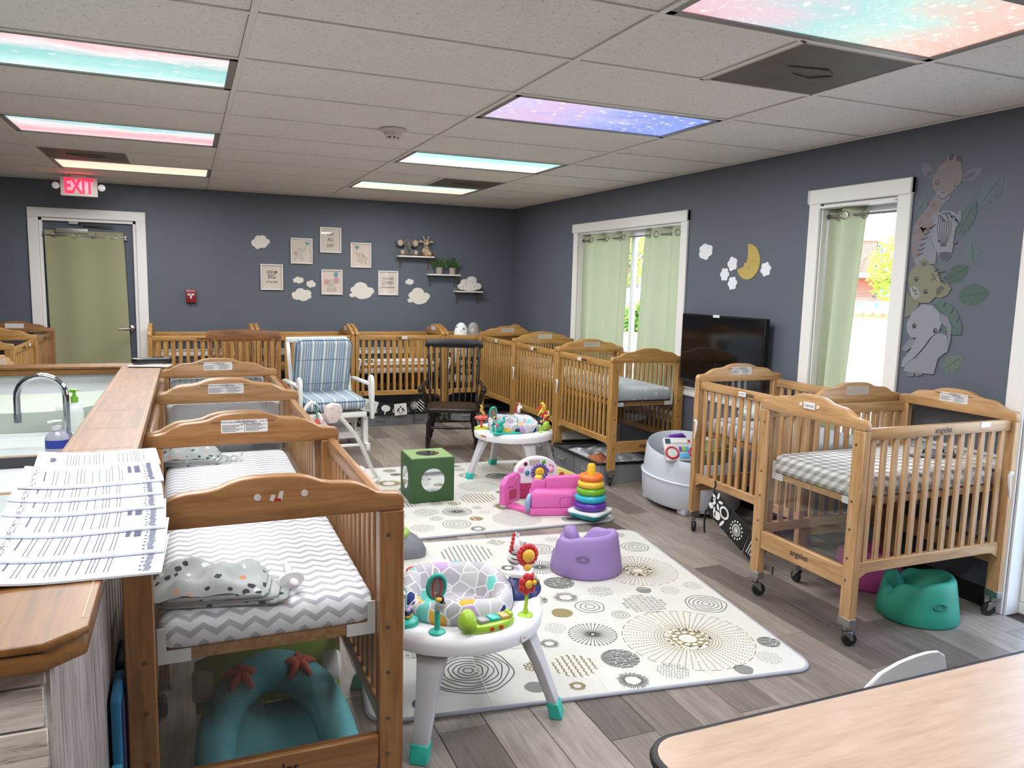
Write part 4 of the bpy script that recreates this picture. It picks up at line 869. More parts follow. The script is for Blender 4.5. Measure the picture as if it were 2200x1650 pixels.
def sline(mb, pts, w, k): 
    x = XR-.0014-.00022*k; P2 = smooth_pts(pts, 3)
    for a, b in zip(P2, P2[1:]):
        d = Vector((b[0]-a[0], b[1]-a[1])); 
        if d.length < 1e-6: continue
        q = Vector((-d.y, d.x)).normalized()*w/2; mb._a([(x, a[0]-q.x, a[1]-q.y), (x, b[0]-q.x, b[1]-q.y), (x, b[0]+q.x, b[1]+q.y), (x, a[0]+q.x, a[1]+q.y)], [(0, 1, 2, 3)])
c = DEC['giraffe']['muzzle'][3]
sline(mb, [(3.005, 2.068), (2.985, 2.047), (2.955, 2.050), (2.937, 2.072)], .004, gk); sline(mb, [(2.985, 2.085), (2.972, 2.078), (2.962, 2.088)], .004, gk); mb.build('mouth', P('#4a4048', .7), gt)
zt, zk = animal('zebra_decal', 'dim toned zebra foal wall sticker below the giraffe', DEC['zebra'], {'*': '#7a7d85', 'nose': '#4c4c55', 'head': '#80838a'}, DEC['eyes']['z'], .010)
mb = MB(); M0 = DEC['zman']['s']
for i, p in enumerate(M0): sline(mb, [(p[0]+.016, p[1]-.004+.006*(i % 2)), (p[0], p[1]), (p[0]-.022, p[1]+(.012 if i < 7 else -.03))], .007, zk)
for i in range(7): u = 2.985-.012*i; sline(mb, [(u, 1.955-.004*i), (u-.002+.004*(3-i)*.3, 1.88), (2.955-.004*i, 1.80)], .0035, zk)
mb.build('stripe', P('#4a4a52', .7), zt)
lt, lk = animal('lion_decal', 'spotted lion cub wall sticker in the middle of the stack', DEC['lion'], {'*': '#73725f', 'head': '#777662', 'muzzle': '#8e8f90', 'inear': '#57534c', 'inear2': '#57534c', 'body': '#6f6f62'}, DEC['eyes']['l'])
for i in range(14): layer(lt, 'spot', ell(2.97+.03*math.sin(i*2.3)-.012*(i % 4), 1.655+.03*math.cos(i*1.7)-.008*(i % 3), .006, .005, 7), lk, P('#4b4840', .7))
mb = MB(); sline(mb, [(3.105, 1.585), (3.098, 1.565), (3.082, 1.572), (3.086, 1.55), (3.07, 1.552)], .004, lk); mb.build('mouth', P('#3f3a36', .7), lt)
et, ek = animal('elephant_decal', 'pale baby elephant wall sticker at the bottom of the stack', DEC['elephant'], {'*': '#7a7c85', 'head': '#82858e', 'ear_r': '#70737d', 'ear_l': '#70737d', 'body': '#7c7f87'}, DEC['eyes']['e'], .013)
mb = MB()
for i in range(4): sline(mb, [(3.075-.006*i, 1.318-.03*i), (3.055, 1.322-.03*i), (3.035, 1.312-.03*i)], .003, ek)
mb.build('trunk_crease', P('#74767f', .7), et)
def monstera(a, b, wid, notch=4):
    A, B = Vector(a), Vector(b); d = B-A; L = d.length; d.normalize(); q = Vector((-d.y, d.x)); L_, R_ = [], []
    N = 28
    for i in range(N+1):
        f = i/N; w = wid*(math.sin(PI*min(1, f*.92+.08))**.7)
        ph = (f*notch) % 1; cut = .45 if (.78 < ph < .97 and .12 < f < .9) else 1
        L_.append(tuple(A+d*L*f+q*w*cut)); R_.append(tuple(A+d*L*f-q*w*cut))
    return L_+R_[::-1]
AX = DEC['leafax']['a']; LN = ['pale leaf sticker right of the giraffe face', 'small leaf sticker right of the zebra nose', 'dark leaf sticker above the lion ear', 'dark leaf sticker right of the lion cub', 'large leaf sticker behind the elephant head', 'small leaf sticker at the elephant feet', 'spiky leaf sticker behind the zebra ear', 'pale leaf sticker left of the giraffe neck', 'leaf sticker under the elephant trunk']
LC = ['#5c676e', '#596668', '#44564f', '#44584f', '#4d5f5a', '#5a6a60', '#516160', '#5f6a70', '#666e69']; LW = [.055, .045, .045, .055, .065, .042, .045, .035, .045]; LK = [1, 1, 1, 1, 14, 1, 8, 0, 21]
for i in range(9):
    t = thing('leaf_decal', LN[i], 'wall decal', (0, 0, 0), 0, 'green leaf wall stickers'); a, b = AX[2*i], AX[2*i+1]
    layer(t, 'blade', monstera(a, b, LW[i], 6 if i == 6 else 4), LK[i], P(LC[i], .7)); mb = MB(); sline(mb, [a, ((a[0]+b[0])/2, (a[1]+b[1])/2), (b[0]*.9+a[0]*.1, b[1]*.9+a[1]*.1)], .003, LK[i]); mb.build('midrib', P('#2f4a44', .7), t)
# shelves with brass brackets
BRASS = P('#8a7350', .35, .8)
def shelf(label, x, z, w):
    t = thing('wall_shelf', label, 'shelf', (x, YB, z), 0, 'white wall shelves'); MB().box(-w/2, -.125, -.016, w/2, 0, 0).build('board', P('#e2ddd6', .5), t, bevel=.002, seg=1)
    for s in (-1, 1):
        xx = s*w/2*.78
        MB().tube([(xx, -.115, -.017), (xx, -.006, -.145), (xx, -.006, -.017)], .0035, 6).build('bracket', BRASS, t, smooth=60)
shelf('white shelf carrying the plush elephant and giraffe', 2.425, 1.838, .42); shelf('white shelf carrying two potted plants', 2.765, 1.640, .385); shelf('white shelf carrying the cloud lamp', 3.075, 1.452, .335)
def fur(c): 
    g = G('plush_'+c.strip('#')); g.col(g.mix(g.noise(g.tc(), 60, 3), c, '#%02x%02x%02x' % tuple(max(0, int(c[i:i+2], 16)-26) for i in (1, 3, 5)))).set(.95, spec=.1, sheen=.5); g.bump(g.noise(g.tc(), 220, 2), .5, .004); return g.mat
GRY = fur('#77746f'); CRM = fur('#cbb79f'); SPT = fur('#b79c7a'); BRW = fur('#6e4a30')
e = thing('plush_elephant', 'grey plush elephant sitting on the top shelf', 'plush toy', (2.335, YB-.07, 1.838))
MB().sph((0, 0, .055), .055, .045, .055).sph((0, -.01, .135), .05, .045, .05).tube([(0, -.045, .13), (0, -.065, .10), (.003, -.07, .06)], [.02, .016, .012], 8).build('body', GRY, e, smooth=180)
for s in (-1, 1):
    r = MB().sph((s*.085, .005, .145), .045, .012, .045).build('ear', GRY, e, smooth=180); MB().sph((s*.088, -.006, .142), .032, .006, .034).build('ear_lining', CRM, r, smooth=180)
    l = MB().tube([(s*.03, -.01, .04), (s*.07, -.04, .03)], [.032, .034], 10).sph((s*.072, -.042, .032), .034).build('leg', GRY, e, smooth=180); MB().sph((s*.078, -.066, .034), .022, .012, .024).build('foot_pad', CRM, l, smooth=180)
    MB().sph((s*.022, -.052, .145), .005).build('eye', P('#0d0d0d', .2), e, smooth=180)
gi = thing('plush_giraffe', 'spotted plush giraffe sitting beside the plush elephant', 'plush toy', (2.55, YB-.068, 1.838))
def mk_spots():
    g = G('giraffe_plush'); d = g.voro(g.tc(), 55); g.col(g.mix(g.m('LESS_THAN', d, .55), '#d8c6ae', '#9b7d5c')).set(.95); return g.mat
GS = mk_spots()
MB().sph((0, 0, .05), .05, .04, .055).tube([(0, 0, .09), (.0, -.005, .12)], [.03, .026], 10).build('body', GS, gi, smooth=180)
MB().sph((0, -.012, .155), .038, .036, .04).sph((0, -.042, .14), .024, .022, .02).build('head', GS, gi, smooth=180)
for s in (-1, 1):
    MB().sph((s*.06, 0, .165), .028, .008, .012).build('ear', CRM, gi, smooth=180); MB().tube([(s*.022, 0, .185), (s*.028, 0, .215)], [.006, .006], 8).sph((s*.028, 0, .217), .010).build('horn', CRM, gi, smooth=180)
    l = MB().tube([(s*.03, 0, .035), (s*.06, -.035, .022)], [.022, .022], 8).build('leg', GS, gi, smooth=180); MB().sph((s*.068, -.045, .026), .026).build('hoof', BRW, l, smooth=180); MB().sph((s*.018, -.045, .165), .005).build('eye', P('#0d0d0d', .2), gi, smooth=180)
def potted(label, x, z, seed):
    t = thing('potted_plant', label, 'potted plant', (x, YB-.065, z), 0, 'small potted plants on the shelf')
    MB().lathe([(.034, 0), (.041, .07), (.041, .076), (.036, .076), (.034, .066), (0, .066)], 18).build('pot', P('#a3968a', .8), t, smooth=40)
    rr = random.Random(seed); mb = MB()
    for i in range(170):
        a = rr.random()*2*PI; r = .082*math.sqrt(rr.random()); h = .075+.115*rr.random()*(1-(r/.1)**2*.6); p = Vector((r*math.cos(a), r*math.sin(a)*.62, h)); d = Vector((math.cos(a)*.6, math.sin(a)*.6, rr.uniform(-.2, .9))).normalized(); q = d.cross(Vector((rr.random(), rr.random(), rr.random()))).normalized(); L = .026; w = .007
        mb._a([p, p+d*L*.5+q*w, p+d*L, p+d*L*.5-q*w], [(0, 1, 2, 3)])
        if i % 5 == 0: mb.tube([(0, 0, .06), tuple(p)], .0014, 4)
    tag(mb.build('foliage', P('#4a6a3c', .6), t), kind='stuff')
potted('feathery green plant in grey pot, left of the two', 2.712, 1.640, 3); potted('round leaf green plant in grey pot, right of the two', 2.872, 1.640, 5)
cl = thing('cloud_lamp', 'white cloud shaped marquee lamp with tiny bulbs', 'lamp', (3.085, YB-.07, 1.4525))
cp = cloud_poly([(.12, .28, .24), (-.22, .14, .2), (-.36, -.12, .2), (.38, -.08, .22), (0, -.1, .28), (.2, -.18, .18), (-.15, -.2, .16)])
MB().prism([(p[0]*.29, (p[1]+.5)*.172) for p in cp], -.022, .022, 'y').build('shade', P('#d3cfc6', .6), cl, bevel=.004, seg=1)
for bx, bz in ((.055, .145), (-.06, .115), (-.01, .115), (.04, .105), (.09, .09), (-.065, .085), (-.1, .045), (-.045, .05), (.0, .03), (.055, .045), (.11, .04)): MB().sph((bx*.9, -.024, bz*.95+.005), .005, n=8, m=5).build('bulb', P('#8f8674', .3), cl, smooth=180)
# television
tv = thing('television', 'black flat screen television on the right wall', 'television', (XR-.07, 4.635, 1.093), 0)
MB().prism(rrect(-.475, -.265, .475, .265, .008, 2), -.02, .02, 'x').build('housing', P('#0b0b0d', .35), tv, bevel=.003, seg=1)
MB().box(-.0215, -.462, -.248, -.0202, .462, .254).build('screen', P('#07060a', .08, spec=.6), tv)
MB().box(-.023, .015, .249, -.0195, .09, .268).build('paper_tag', P('#d8dade', .6), tv); MB().box(.02, -.1, -.1, .0695, .1, .1).build('wall_mount', P('#1a1a1c', .5), tv)
# exit sign, pull station, smoke detector
ex = thing('exit_sign', 'white exit sign with glowing red letters below the ceiling', 'exit sign', (-.885, 8.27, 2.25))
MB().box(-.15, -.022, 0, .15, .022, .17).build('housing', P('#cfc8c2', .5), ex, bevel=.005); MB().box(-.06, -.02, .17, .06, .02, ZT-2.25).build('canopy', P('#cfc8c2', .5), ex)
g = G('exit_red'); g.col('#ff2a4a'); g.emit('#ff1836', 2.2)
MB().text('EXIT', .19, T(0, -.0235, .083) @ RX(PI/2) @ SM(.62, 1, 1), 0, .006).build('letters', g.mat, ex)
rl = bpy.data.lights.new('exit_glow', 'AREA'); rl.size = .2; rl.size_y = .08; rl.shape = 'RECTANGLE'; rl.energy = .25; rl.color = (1, .05, .1); ob('exit_glow', rl, ex, (0, -.03, .1), (PI/2, 0, 0))
for s in (-1, 1): h = MB().cyl((s*.15, 0, .08), (s*.168, -.005, .085), .012, n=10).lathe([(.014, -.02), (.03, 0), (.032, .016)], 16, M=T(s*.185, -.01, .085) @ RX(PI/2)).build('lamp_head', P('#b9b2ae', .4), ex, smooth=40); MB().lathe([(0, 0), (.028, .0), (.028, .003), (0, .006)], 16, M=T(s*.185, -.026, .085) @ RX(PI/2)).build('lamp_lens', P('#dcdada', .1), h, smooth=40)
pu = thing('fire_alarm_pull', 'red fire alarm pull station on the back wall', 'fire alarm', (.038, YB, 1.345))
MB().box(-.048, -.05, -.07, .048, 0, .07).build('housing', P('#7d1420', .4), pu, bevel=.006); MB().box(-.032, -.056, .005, .032, -.05, .022).box(-.008, -.056, -.03, .008, -.05, .022).build('handle', P('#d9cfcb', .4), pu, bevel=.002, seg=1)
MB().text('FIRE ALARM', .017, T(0, -.0506, .052) @ RX(PI/2)).text('PULL DOWN', .009, T(0, -.0566, .0135) @ RX(PI/2)).build('lettering', P('#e6d6d2', .5), pu)
sd = thing('smoke_detector', 'white round smoke detector on a ceiling panel', 'smoke detector', (1.155, 4.68, ZT+.004))
MB().lathe([(.0, 0), (.082, 0), (.082, -.008), (.072, -.016), (.055, -.018), (.052, -.038), (.038, -.042), (.034, -.055), (.0, -.058)], 28).build('body', P('#c9c2b8', .5), sd, smooth=35)
for k in range(8): MB().box(-.006, -.0365, -.054, .006, -.033, -.046, 0, RZ(k*PI/4)).build('sensor_slot', P('#15120f', .6), sd)
# ---------------------------------------------------------------- curtains
def mk_curtain(name, c, tr):
    g = G(name); v = g.tc(); d = g.n('BsdfDiffuse'); d.inputs[0].default_value = lin(c); t = g.n('BsdfTranslucent'); t.inputs[0].default_value = lin(c)
    w = g.noise(g.scl(v, (300, 300, 300)), 1, 1); m = g.n('MixShader'); m.inputs[0].default_value = tr; g.nt.links.new(d.outputs[0], m.inputs[1]); g.nt.links.new(t.outputs[0], m.inputs[2]); g.nt.links.new(m.outputs[0], g.out.inputs[0])
    return g.mat
SAGE = mk_curtain('sage_curtain', '#cdd2b8', .36); SAGE_UNLIT = mk_curtain('sage_curtain_unlit', '#98997a', .05)  # same cloth; door copy coloured darker to imitate missing backlight
def curtain(label, top, bot, zt, zb, waves, amp, right=True, at=0, grom=None, mat=SAGE, skew=0, ph=0):
    """hanging sheet from top=(a,b) to bot=(a,b) along the wall axis"""
    t = thing('curtain', label, 'curtain', (0, 0, 0), 0, 'sage green grommet curtains'); N, Mz = 90, 14; rows = []
    for j in range(Mz+1):
        f = j/Mz; row = []
        for i in range(N+1):
            u = i/N; a = top[0]+(top[1]-top[0])*u; b = bot[0]+(bot[1]-bot[0])*u; s = a+(b-a)*f**.8; k = amp*(.75+.5*f*math.sin(3*u+1)); q = at+k*math.sin(2*PI*waves*u+ph+.3*f*math.sin(5*u)); z = zt+(zb-zt)*f
            row.append((q, s, z) if right else (s, q, z))
        rows.append(row)
    mb = MB(); mb.loft(rows, 0, False, False)
    o = mb.build('panel', mat, t, smooth=180); m = o.modifiers.new('thick', 'SOLIDIFY'); m.thickness = .002
    for k in range(int(waves*2)):
        u = (k+.5)/(waves*2)+(0 if ph == 0 else .0); s = top[0]+(top[1]-top[0])*u; sl = 2*PI*waves*amp*math.cos(2*PI*waves*u+ph)/(top[1]-top[0])
        zz = zt-.05; q = at+amp*.75*math.sin(2*PI*waves*u+ph)
        n = Vector((1, -sl*.75, 0)) if right else Vector((-sl*.75, 1, 0))
        M = T(*((q, s, zz) if right else (s, q, zz))) @ align(n)
        MB().torus(.024, .006, 18, 6, M=M).build('grommet', P('#d5d2cc', .2, 1), t, smooth=60)
    return t
def rod(label, p0, p1, caps=True):
    t = thing('curtain_rod', label, 'curtain rod'); MB().cyl(p0, p1, .008, n=10).build('bar', P('#8f8b88', .3, .9), t, smooth=40)
    for p, q in ((p0, p1), (p1, p0)):
        d = (Vector(q)-Vector(p)).normalized(); MB().cyl(p, tuple(Vector(p)+d*.012), .016, n=12).build('end_cap', P('#77736f', .4, .8), t, smooth=40)
XC = XR+.046
curtain('gathered sage curtain on the left half of the big window', (7.07, 6.16), (7.07, 6.23), 2.045, .56, 3.0, .040, True, XC)
curtain('gathered sage curtain on the right half of the big window', (5.95, 5.315), (6.05, 5.315), 2.045, .56, 2.0, .041, True, XC, ph=.6)
rod('thin rod across the top of the big window', (XC, 5.314, 1.995), (XC, 7.071, 1.995))
curtain('sage curtain pulled to the left side of the narrow window', (3.80, 3.50), (3.80, 3.60), 2.062, .56, 1.5, .040, True, XC)
rod('thin rod across the top of the narrow window', (XC, 3.258, 2.012), (XC, 3.807, 2.012))
curtain('flat sage curtain hanging on the exit door', (-1.262, -.572), (-1.245, -.535), 1.962, .25, 2.0, .010, False, YB-.012, mat=SAGE_UNLIT)
rod('short rod holding the door curtain', (-1.27, YB-.012, 1.912), (-.535, YB-.012, 1.912))
for x in (-1.25, -.55): MB().box(x-.012, -.012, 1.89, x+.012, .045, 1.93).build('rod_bracket', P('#c9c6c1', .4, .4), bpy.data.objects['door_1']).location = (.881, 0, 0)

# ---------------------------------------------------------------- outside
ZG = -.12
struct('ground', MB().box(-150, -150, ZG-.2, 250, 250, ZG).mesh('ground', P('#b3aea6', .9)))
n_ = Vector((.735, .678, 0)); p_ = Vector((.678, -.735, 0))
def outp(d, s, z): v = n_*d+p_*s; return (v.x, v.y, z)
def strip(name, label, cat, d0, d1, z, mat):
    o = MB()._a([outp(d0, -30, z), outp(d0, 14, z), outp(d1, 14, z), outp(d1, -30, z), outp(d0, -30, ZG), outp(d0, 14, ZG), outp(d1, 14, ZG), outp(d1, -30, ZG)], [(0, 1, 2, 3), (4, 5, 1, 0), (7, 6, 2, 3)]).build(name, mat); return tag(o, label, cat, kind='stuff')
strip('grass_verge', 'strip of sunlit grass across the parking lot', 'grass', 49.5, 63, ZG+.08, P('#8fae3c', .9))
struct('kerb', MB()._a([outp(49.0, -60, ZG+.1), outp(49.0, 60, ZG+.1), outp(49.5, 60, ZG+.1), outp(49.5, -60, ZG+.1), outp(49.0, -60, ZG), outp(49.0, 60, ZG)], [(0, 1, 2, 3), (4, 5, 1, 0)]).mesh('kerb', P('#c9c5bd', .9)))
def mk_brick():
    g = G('red_brick'); v = g.tc(); b = g.n('TexBrick'); g.put(b.inputs['Vector'], g.scl(v, (1, 1, 1), rot=(PI/2, 0, 0))); b.inputs['Scale'].default_value = 2.2
    b.inputs['Color1'].default_value = lin('#a8483c'); b.inputs['Color2'].default_value = lin('#8f3d35'); b.inputs['Mortar'].default_value = lin('#b98d80'); b.inputs['Mortar Size'].default_value = .02
    g.col(b.outputs[0]).set(.9); return g.mat
BRICK = mk_brick()
def building(label, d, s, rot, w, h, brick_w):
    t = thing('brick_building', label, 'building', outp(d, s, ZG), math.atan2(-n_.x, n_.y)*1.0+rot)
    MB().box(-w/2, 0, 0, -w/2+brick_w, 9, h).build('brick_wall', BRICK, t); MB().box(-w/2+brick_w, .4, 0, w/2, 9, h-.3).build('side_wall', P('#55606a', .7), t)
    MB().box(-w/2-.1, -.1, h, -w/2+brick_w+.1, 9, h+.25).build('parapet', P('#8a7f7a', .8), t)
    for i in range(6):
        for j in range(2): x = -w/2+brick_w+.4+i*1.5; f = MB().box(x, .32, .7+j*2.5, x+1.2, .41, 2.7+j*2.5).build('window_frame', P('#3d4650', .5), t); MB().box(x+.08, .30, .78+j*2.5, x+1.12, .33, 2.62+j*2.5).build('window_pane', P('#7f93a0', .1), f)
    MB().box(-w/2+brick_w-3.2, -1.6, 2.75, -w/2+brick_w+2.2, .4, 3.1).build('canopy', P('#5f6a74', .6), t)
    for x in (-2.2, .2): MB().cyl((-w/2+brick_w+x, -1.5, 3.05), (-w/2+brick_w+x+1.6, 0, 4.6), .05, n=6).build('canopy_strut', P('#8f979d', .5, .5), t)
    for k in range(3): MB().box(-w/2+.4+k*1.6, -.03, .5, -w/2+1.0+k*1.6, .02, 1.5).build('small_window', P('#57656f', .2), t)
building('two storey red brick building with canopy behind the sign', 67, 0, 0, 16, 5.6, 8.0)
building('red brick building seen between the curtains of the big window', 66, -24, .45, 14, 4.2, 9.0)
sg = thing('monument_sign', 'low brick sign reading Axis on the grass verge', 'sign', outp(57, -.14, ZG+.08), math.atan2(-n_.x, n_.y))
MB().box(-1.2, 0, 0, 1.2, .5, .28).build('brick_base', BRICK, sg); MB().box(-1.15, .04, .28, 1.15, .46, .98).build('sign_face', P('#c9ccd0', .5), sg); MB().box(-1.22, 0, .98, 1.22, .5, 1.22).build('brick_cap', BRICK, sg)
FB_ = -.0
MB().text('Axis', .36, T(-.18, .03, .68) @ RX(PI/2)).text('D', .2, T(.42, .02, .68) @ RX(PI/2)).build('lettering', P('#2f9fc0', .5), sg)
MB().flat([(-.85, .9), (-.5, .9), (-.675, .45)], .03, 'y').flat([(.22, .9), (.62, .9), (.42, .42)], .03, 'y').build('triangle_logo', P('#4a5a86', .5), sg)
MB().text('REALTY', .16, T(.85, .03, .56) @ RX(PI/2)).build('red_lettering', P('#c2283c', .5), sg); MB().text('Prime', .18, T(.85, .03, .80) @ RX(PI/2)).build('blue_lettering', P('#3ba6c8', .5), sg)
def tree(label, loc, R, zc, seed, nl=2600, col='#9fb347'):
    t = thing('tree', label, 'tree', loc); rr = random.Random(seed); mb = MB(); tr = MB(); tr.tube([(0, 0, 0), (.05, .02, zc*.6), (0, 0, zc)], [.14, .1, .05], 7)
    for k in range(7): a = k*.9; tr.tube([(0, 0, zc*.55+.1*k), (R*.6*math.cos(a), R*.6*math.sin(a), zc+.4*math.sin(k*2.1))], [.05, .015], 5)
    tr.build('trunk', P('#6b5a48', .9), t)
    for i in range(nl):
        while True:
            p = Vector((rr.uniform(-1, 1), rr.uniform(-1, 1), rr.uniform(-1, 1)))
            if .2 < p.length < 1: break
        p = Vector((p.x*R, p.y*R, zc+p.z*R*1.05)); d = Vector((rr.uniform(-1, 1), rr.uniform(-1, 1), rr.uniform(-1, .6))).normalized(); q = d.orthogonal().normalized(); L = .22
        mb._a([p, p+d*L*.5+q*.07, p+d*L, p+d*L*.5-q*.07], [(0, 1, 2, 3)])
    tag(mb.build('foliage', mk_curtain('leaf_%d' % seed, col, .4), t), kind='stuff')
tree('yellow green street tree right of the brick sign', outp(46, 1.25, ZG), 1.75, 2.9, 1)
tree('yellow green tree seen between the curtains', (19.6, 32.6, ZG), 2.3, 4.0, 2)
tree('small green bush in front of the parked van', (15.3, 25.0, ZG), .55, .5, 3, 700, '#6f9a3a')
vn = thing('van', 'white van parked beyond the big window', 'car', (18.2, 28.6, ZG), .6)
MB().prism([(-2.2, .3), (2.2, .3), (2.25, .8), (1.6, 1.0), (1.1, 1.55), (-2.1, 1.6), (-2.25, .9)], -.85, .85, 'y').build('body', P('#dfe3e8', .3), vn, bevel=.06)
MB().prism([(1.0, 1.0), (1.45, 1.0), (1.05, 1.45), (.3, 1.48), (.3, 1.0)], -.86, .86, 'y').build('side_window', P('#3b4650', .1), vn)
for x in (-1.4, 1.4):
    for y in (-.8, .8): MB().lathe([(.0, -.1), (.32, -.1), (.32, .1), (0, .1)], 16, M=T(x, y, .32) @ RX(PI/2)).build('wheel', P('#17181a', .6), vn, smooth=40)
for i in range(9): tag(MB().sph((0, 0, .285), .28, .28, .28, 9, 6).build('hedge_plant', P('#b9c98a', .9), smooth=180), '%s pale rounded shrub from the left at the foot of the sign' % ('first', 'second', 'third', 'fourth', 'fifth', 'sixth', 'seventh', 'eighth', 'ninth')[i], 'shrub', 'shrubs at the foot of the sign').location = outp(55.9, -2.6+.6*i, ZG+.08)
# ---------------------------------------------------------------- play mats
def mk_mat_print():
    g = G('playmat_print'); v = g.tc(); n = g.noise(v, 40, 2); g.col(g.mix(n, '#c4c2ba', '#cdcbc4')).set(.45, spec=.3); 
    x, y, z = g.sep(v); q = g.m('MULTIPLY', g.m('SINE', g.m('MULTIPLY', x, 330)), g.m('SINE', g.m('MULTIPLY', y, 330))); g.bump(q, .06, .002); return g.mat
MATP = mk_mat_print(); MEDGE = P('#9fa1aa', .7)
INKS = [P('#777873', .8), P('#565b58', .8), P('#857852', .8), P('#a09f96', .8), P('#8a8980', .8), P('#cbc9c2', .5)]
def motif(mb, cx, cy, r, kind, mi, z, rr):
    def q(a, b, w, m=mi):
        d = Vector((b[0]-a[0], b[1]-a[1]))
        if d.length < 1e-6: return
        w *= 1.3; p = Vector((-d.y, d.x)).normalized()*w/2; mb._a([(cx+a[0]-p.x, cy+a[1]-p.y, z), (cx+b[0]-p.x, cy+b[1]-p.y, z), (cx+b[0]+p.x, cy+b[1]+p.y, z), (cx+a[0]+p.x, cy+a[1]+p.y, z)], [(0, 1, 2, 3)], m)
    def ring(R, w, n=36, wob=.0, gap=0):
        pts = [(R*(1+wob*math.sin(5*t+R*90))*math.cos(t), R*(1+wob*math.sin(4*t+R*70))*math.sin(t)) for t in [2*PI*i/n for i in range(n+1)]]
        for i in range(n):
            if gap and i % gap == 0: continue
            q(pts[i], pts[i+1], w)
    if kind == 'solid':
        mb.flat([(cx+p[0], cy+p[1]) for p in [(r*(1+.05*math.sin(3*t+cx*9))*math.cos(t), r*(1+.04*math.sin(4*t))*math.sin(t)) for t in [2*PI*i/26 for i in range(26)]]], z, 'z', mi)
    elif kind == 'rings':
        k = max(3, int(r/.02))
        for i in range(k): ring(r*(i+1)/k, .0035 if r < .12 else .004, 40, .04, 0)
    elif kind == 'sun':
        for i in range(34): t = 2*PI*i/34; q((.08*r*math.cos(t), .08*r*math.sin(t)), (r*math.cos(t), r*math.sin(t)), .003)
        for i in range(34): t = 2*PI*i/34; q((.97*r*math.cos(t), .97*r*math.sin(t)), (1.03*r*math.cos(t), 1.03*r*math.sin(t)), .008)
    elif kind == 'burst':
        nb = int(14+r*420)
        for i in range(nb): t = 2*PI*i/nb; a = rr.uniform(.42, .5); b = rr.uniform(.8, 1); q((a*r*math.cos(t), a*r*math.sin(t)), (b*r*math.cos(t), b*r*math.sin(t)), .0035)
    elif kind == 'lines':
        k = max(8, int(2*r/.008))
        for i in range(k):
            y = -r+2*r*(i+.5)/k; h = math.sqrt(max(0, r*r-y*y)); x = -h
            while x < h: e = min(h, x+rr.uniform(.03, .09)); q((x, y), (e, y+rr.uniform(-.003, .003)), .0042); x = e+rr.uniform(.0, .008)
    elif kind == 'weave':
        k = max(6, int(2*r/.024))
        for i in range(k):
            for j in range(k):
                x = -r+2*r*(i+.5)/k; y = -r+2*r*(j+.5)/k
                if x*x+y*y > r*r*.94: continue
                for o in (-.006, 0, .006):
                    if (i+j) % 2: q((x-.010, y+o), (x+.010, y+o), .002)
                    else: q((x+o, y-.010), (x+o, y+.010), .002)
    elif kind == 'dash':
        k = max(8, int(2*r/.016))
        for i in range(k):
            y = -r+2*r*(i+.5)/k; h = math.sqrt(max(0, r*r-y*y)); x = -h
            while x < h-.008: q((x, y), (x+.012, y+.003*(1 if int(x*500) % 2 else -1)), .0034); x += .017
    elif kind == 'wave':
        k = max(6, int(2*r/.026))
        for i in range(k):
            x = -r+2*r*(i+.5)/k; h = math.sqrt(max(0, r*r-x*x)); y = -h; s = 1
            while y < h: q((x+.004*s, y), (x-.004*s, min(h, y+.014)), .005); y += .014; s = -s
    elif kind == 'dots':
        k = max(8, int(2*r/.012))
        for i in range(k):
            for j in range(k):
                x = -r+2*r*(i+.5+.5*(j % 2))/k+rr.uniform(-.002, .002); y = -r+2*r*(j+.5)/k
                if x*x+y*y < r*r*.95: t = rr.uniform(0, PI); q((x-.003*math.cos(t), y-.003*math.sin(t)), (x+.003*math.cos(t), y+.003*math.sin(t)), .0032)
    elif kind == 'flower':
        for i in range(54):
            t = 2*PI*i/54; u = .36; 
            while u < .98: q((u*r*math.cos(t), u*r*math.sin(t)), ((u+.022)*r*math.cos(t), (u+.022)*r*math.sin(t)), .004 if u > .5 else .006); u += .045
        ring(r, .003, 80, 0, 3)
        N_ = 48; io = [[(cx+u*r*(1+.05*math.sin(9*a))*math.cos(a), cy+u*r*(1+.05*math.sin(9*a))*math.sin(a), z) for a in [2*PI*i/N_ for i in range(N_)]] for u in (.14, .27)]
        mb._a(io[0]+io[1], [(i, (i+1) % N_, N_+(i+1) % N_, N_+i) for i in range(N_)], mi)
        for i in range(70):
            t = rr.uniform(0, 2*PI); u = rr.uniform(.27, .36); mb.flat(ell(cx+u*r*math.cos(t), cy+u*r*math.sin(t), .006, .005, 7), z, 'z', mi)
        for i in range(11): t = 2*PI*i/11+.2; mb.flat(ell(cx+.205*r*math.cos(t), cy+.205*r*math.sin(t), .045*r, .035*r, 10), z+.0004, 'z', 5)
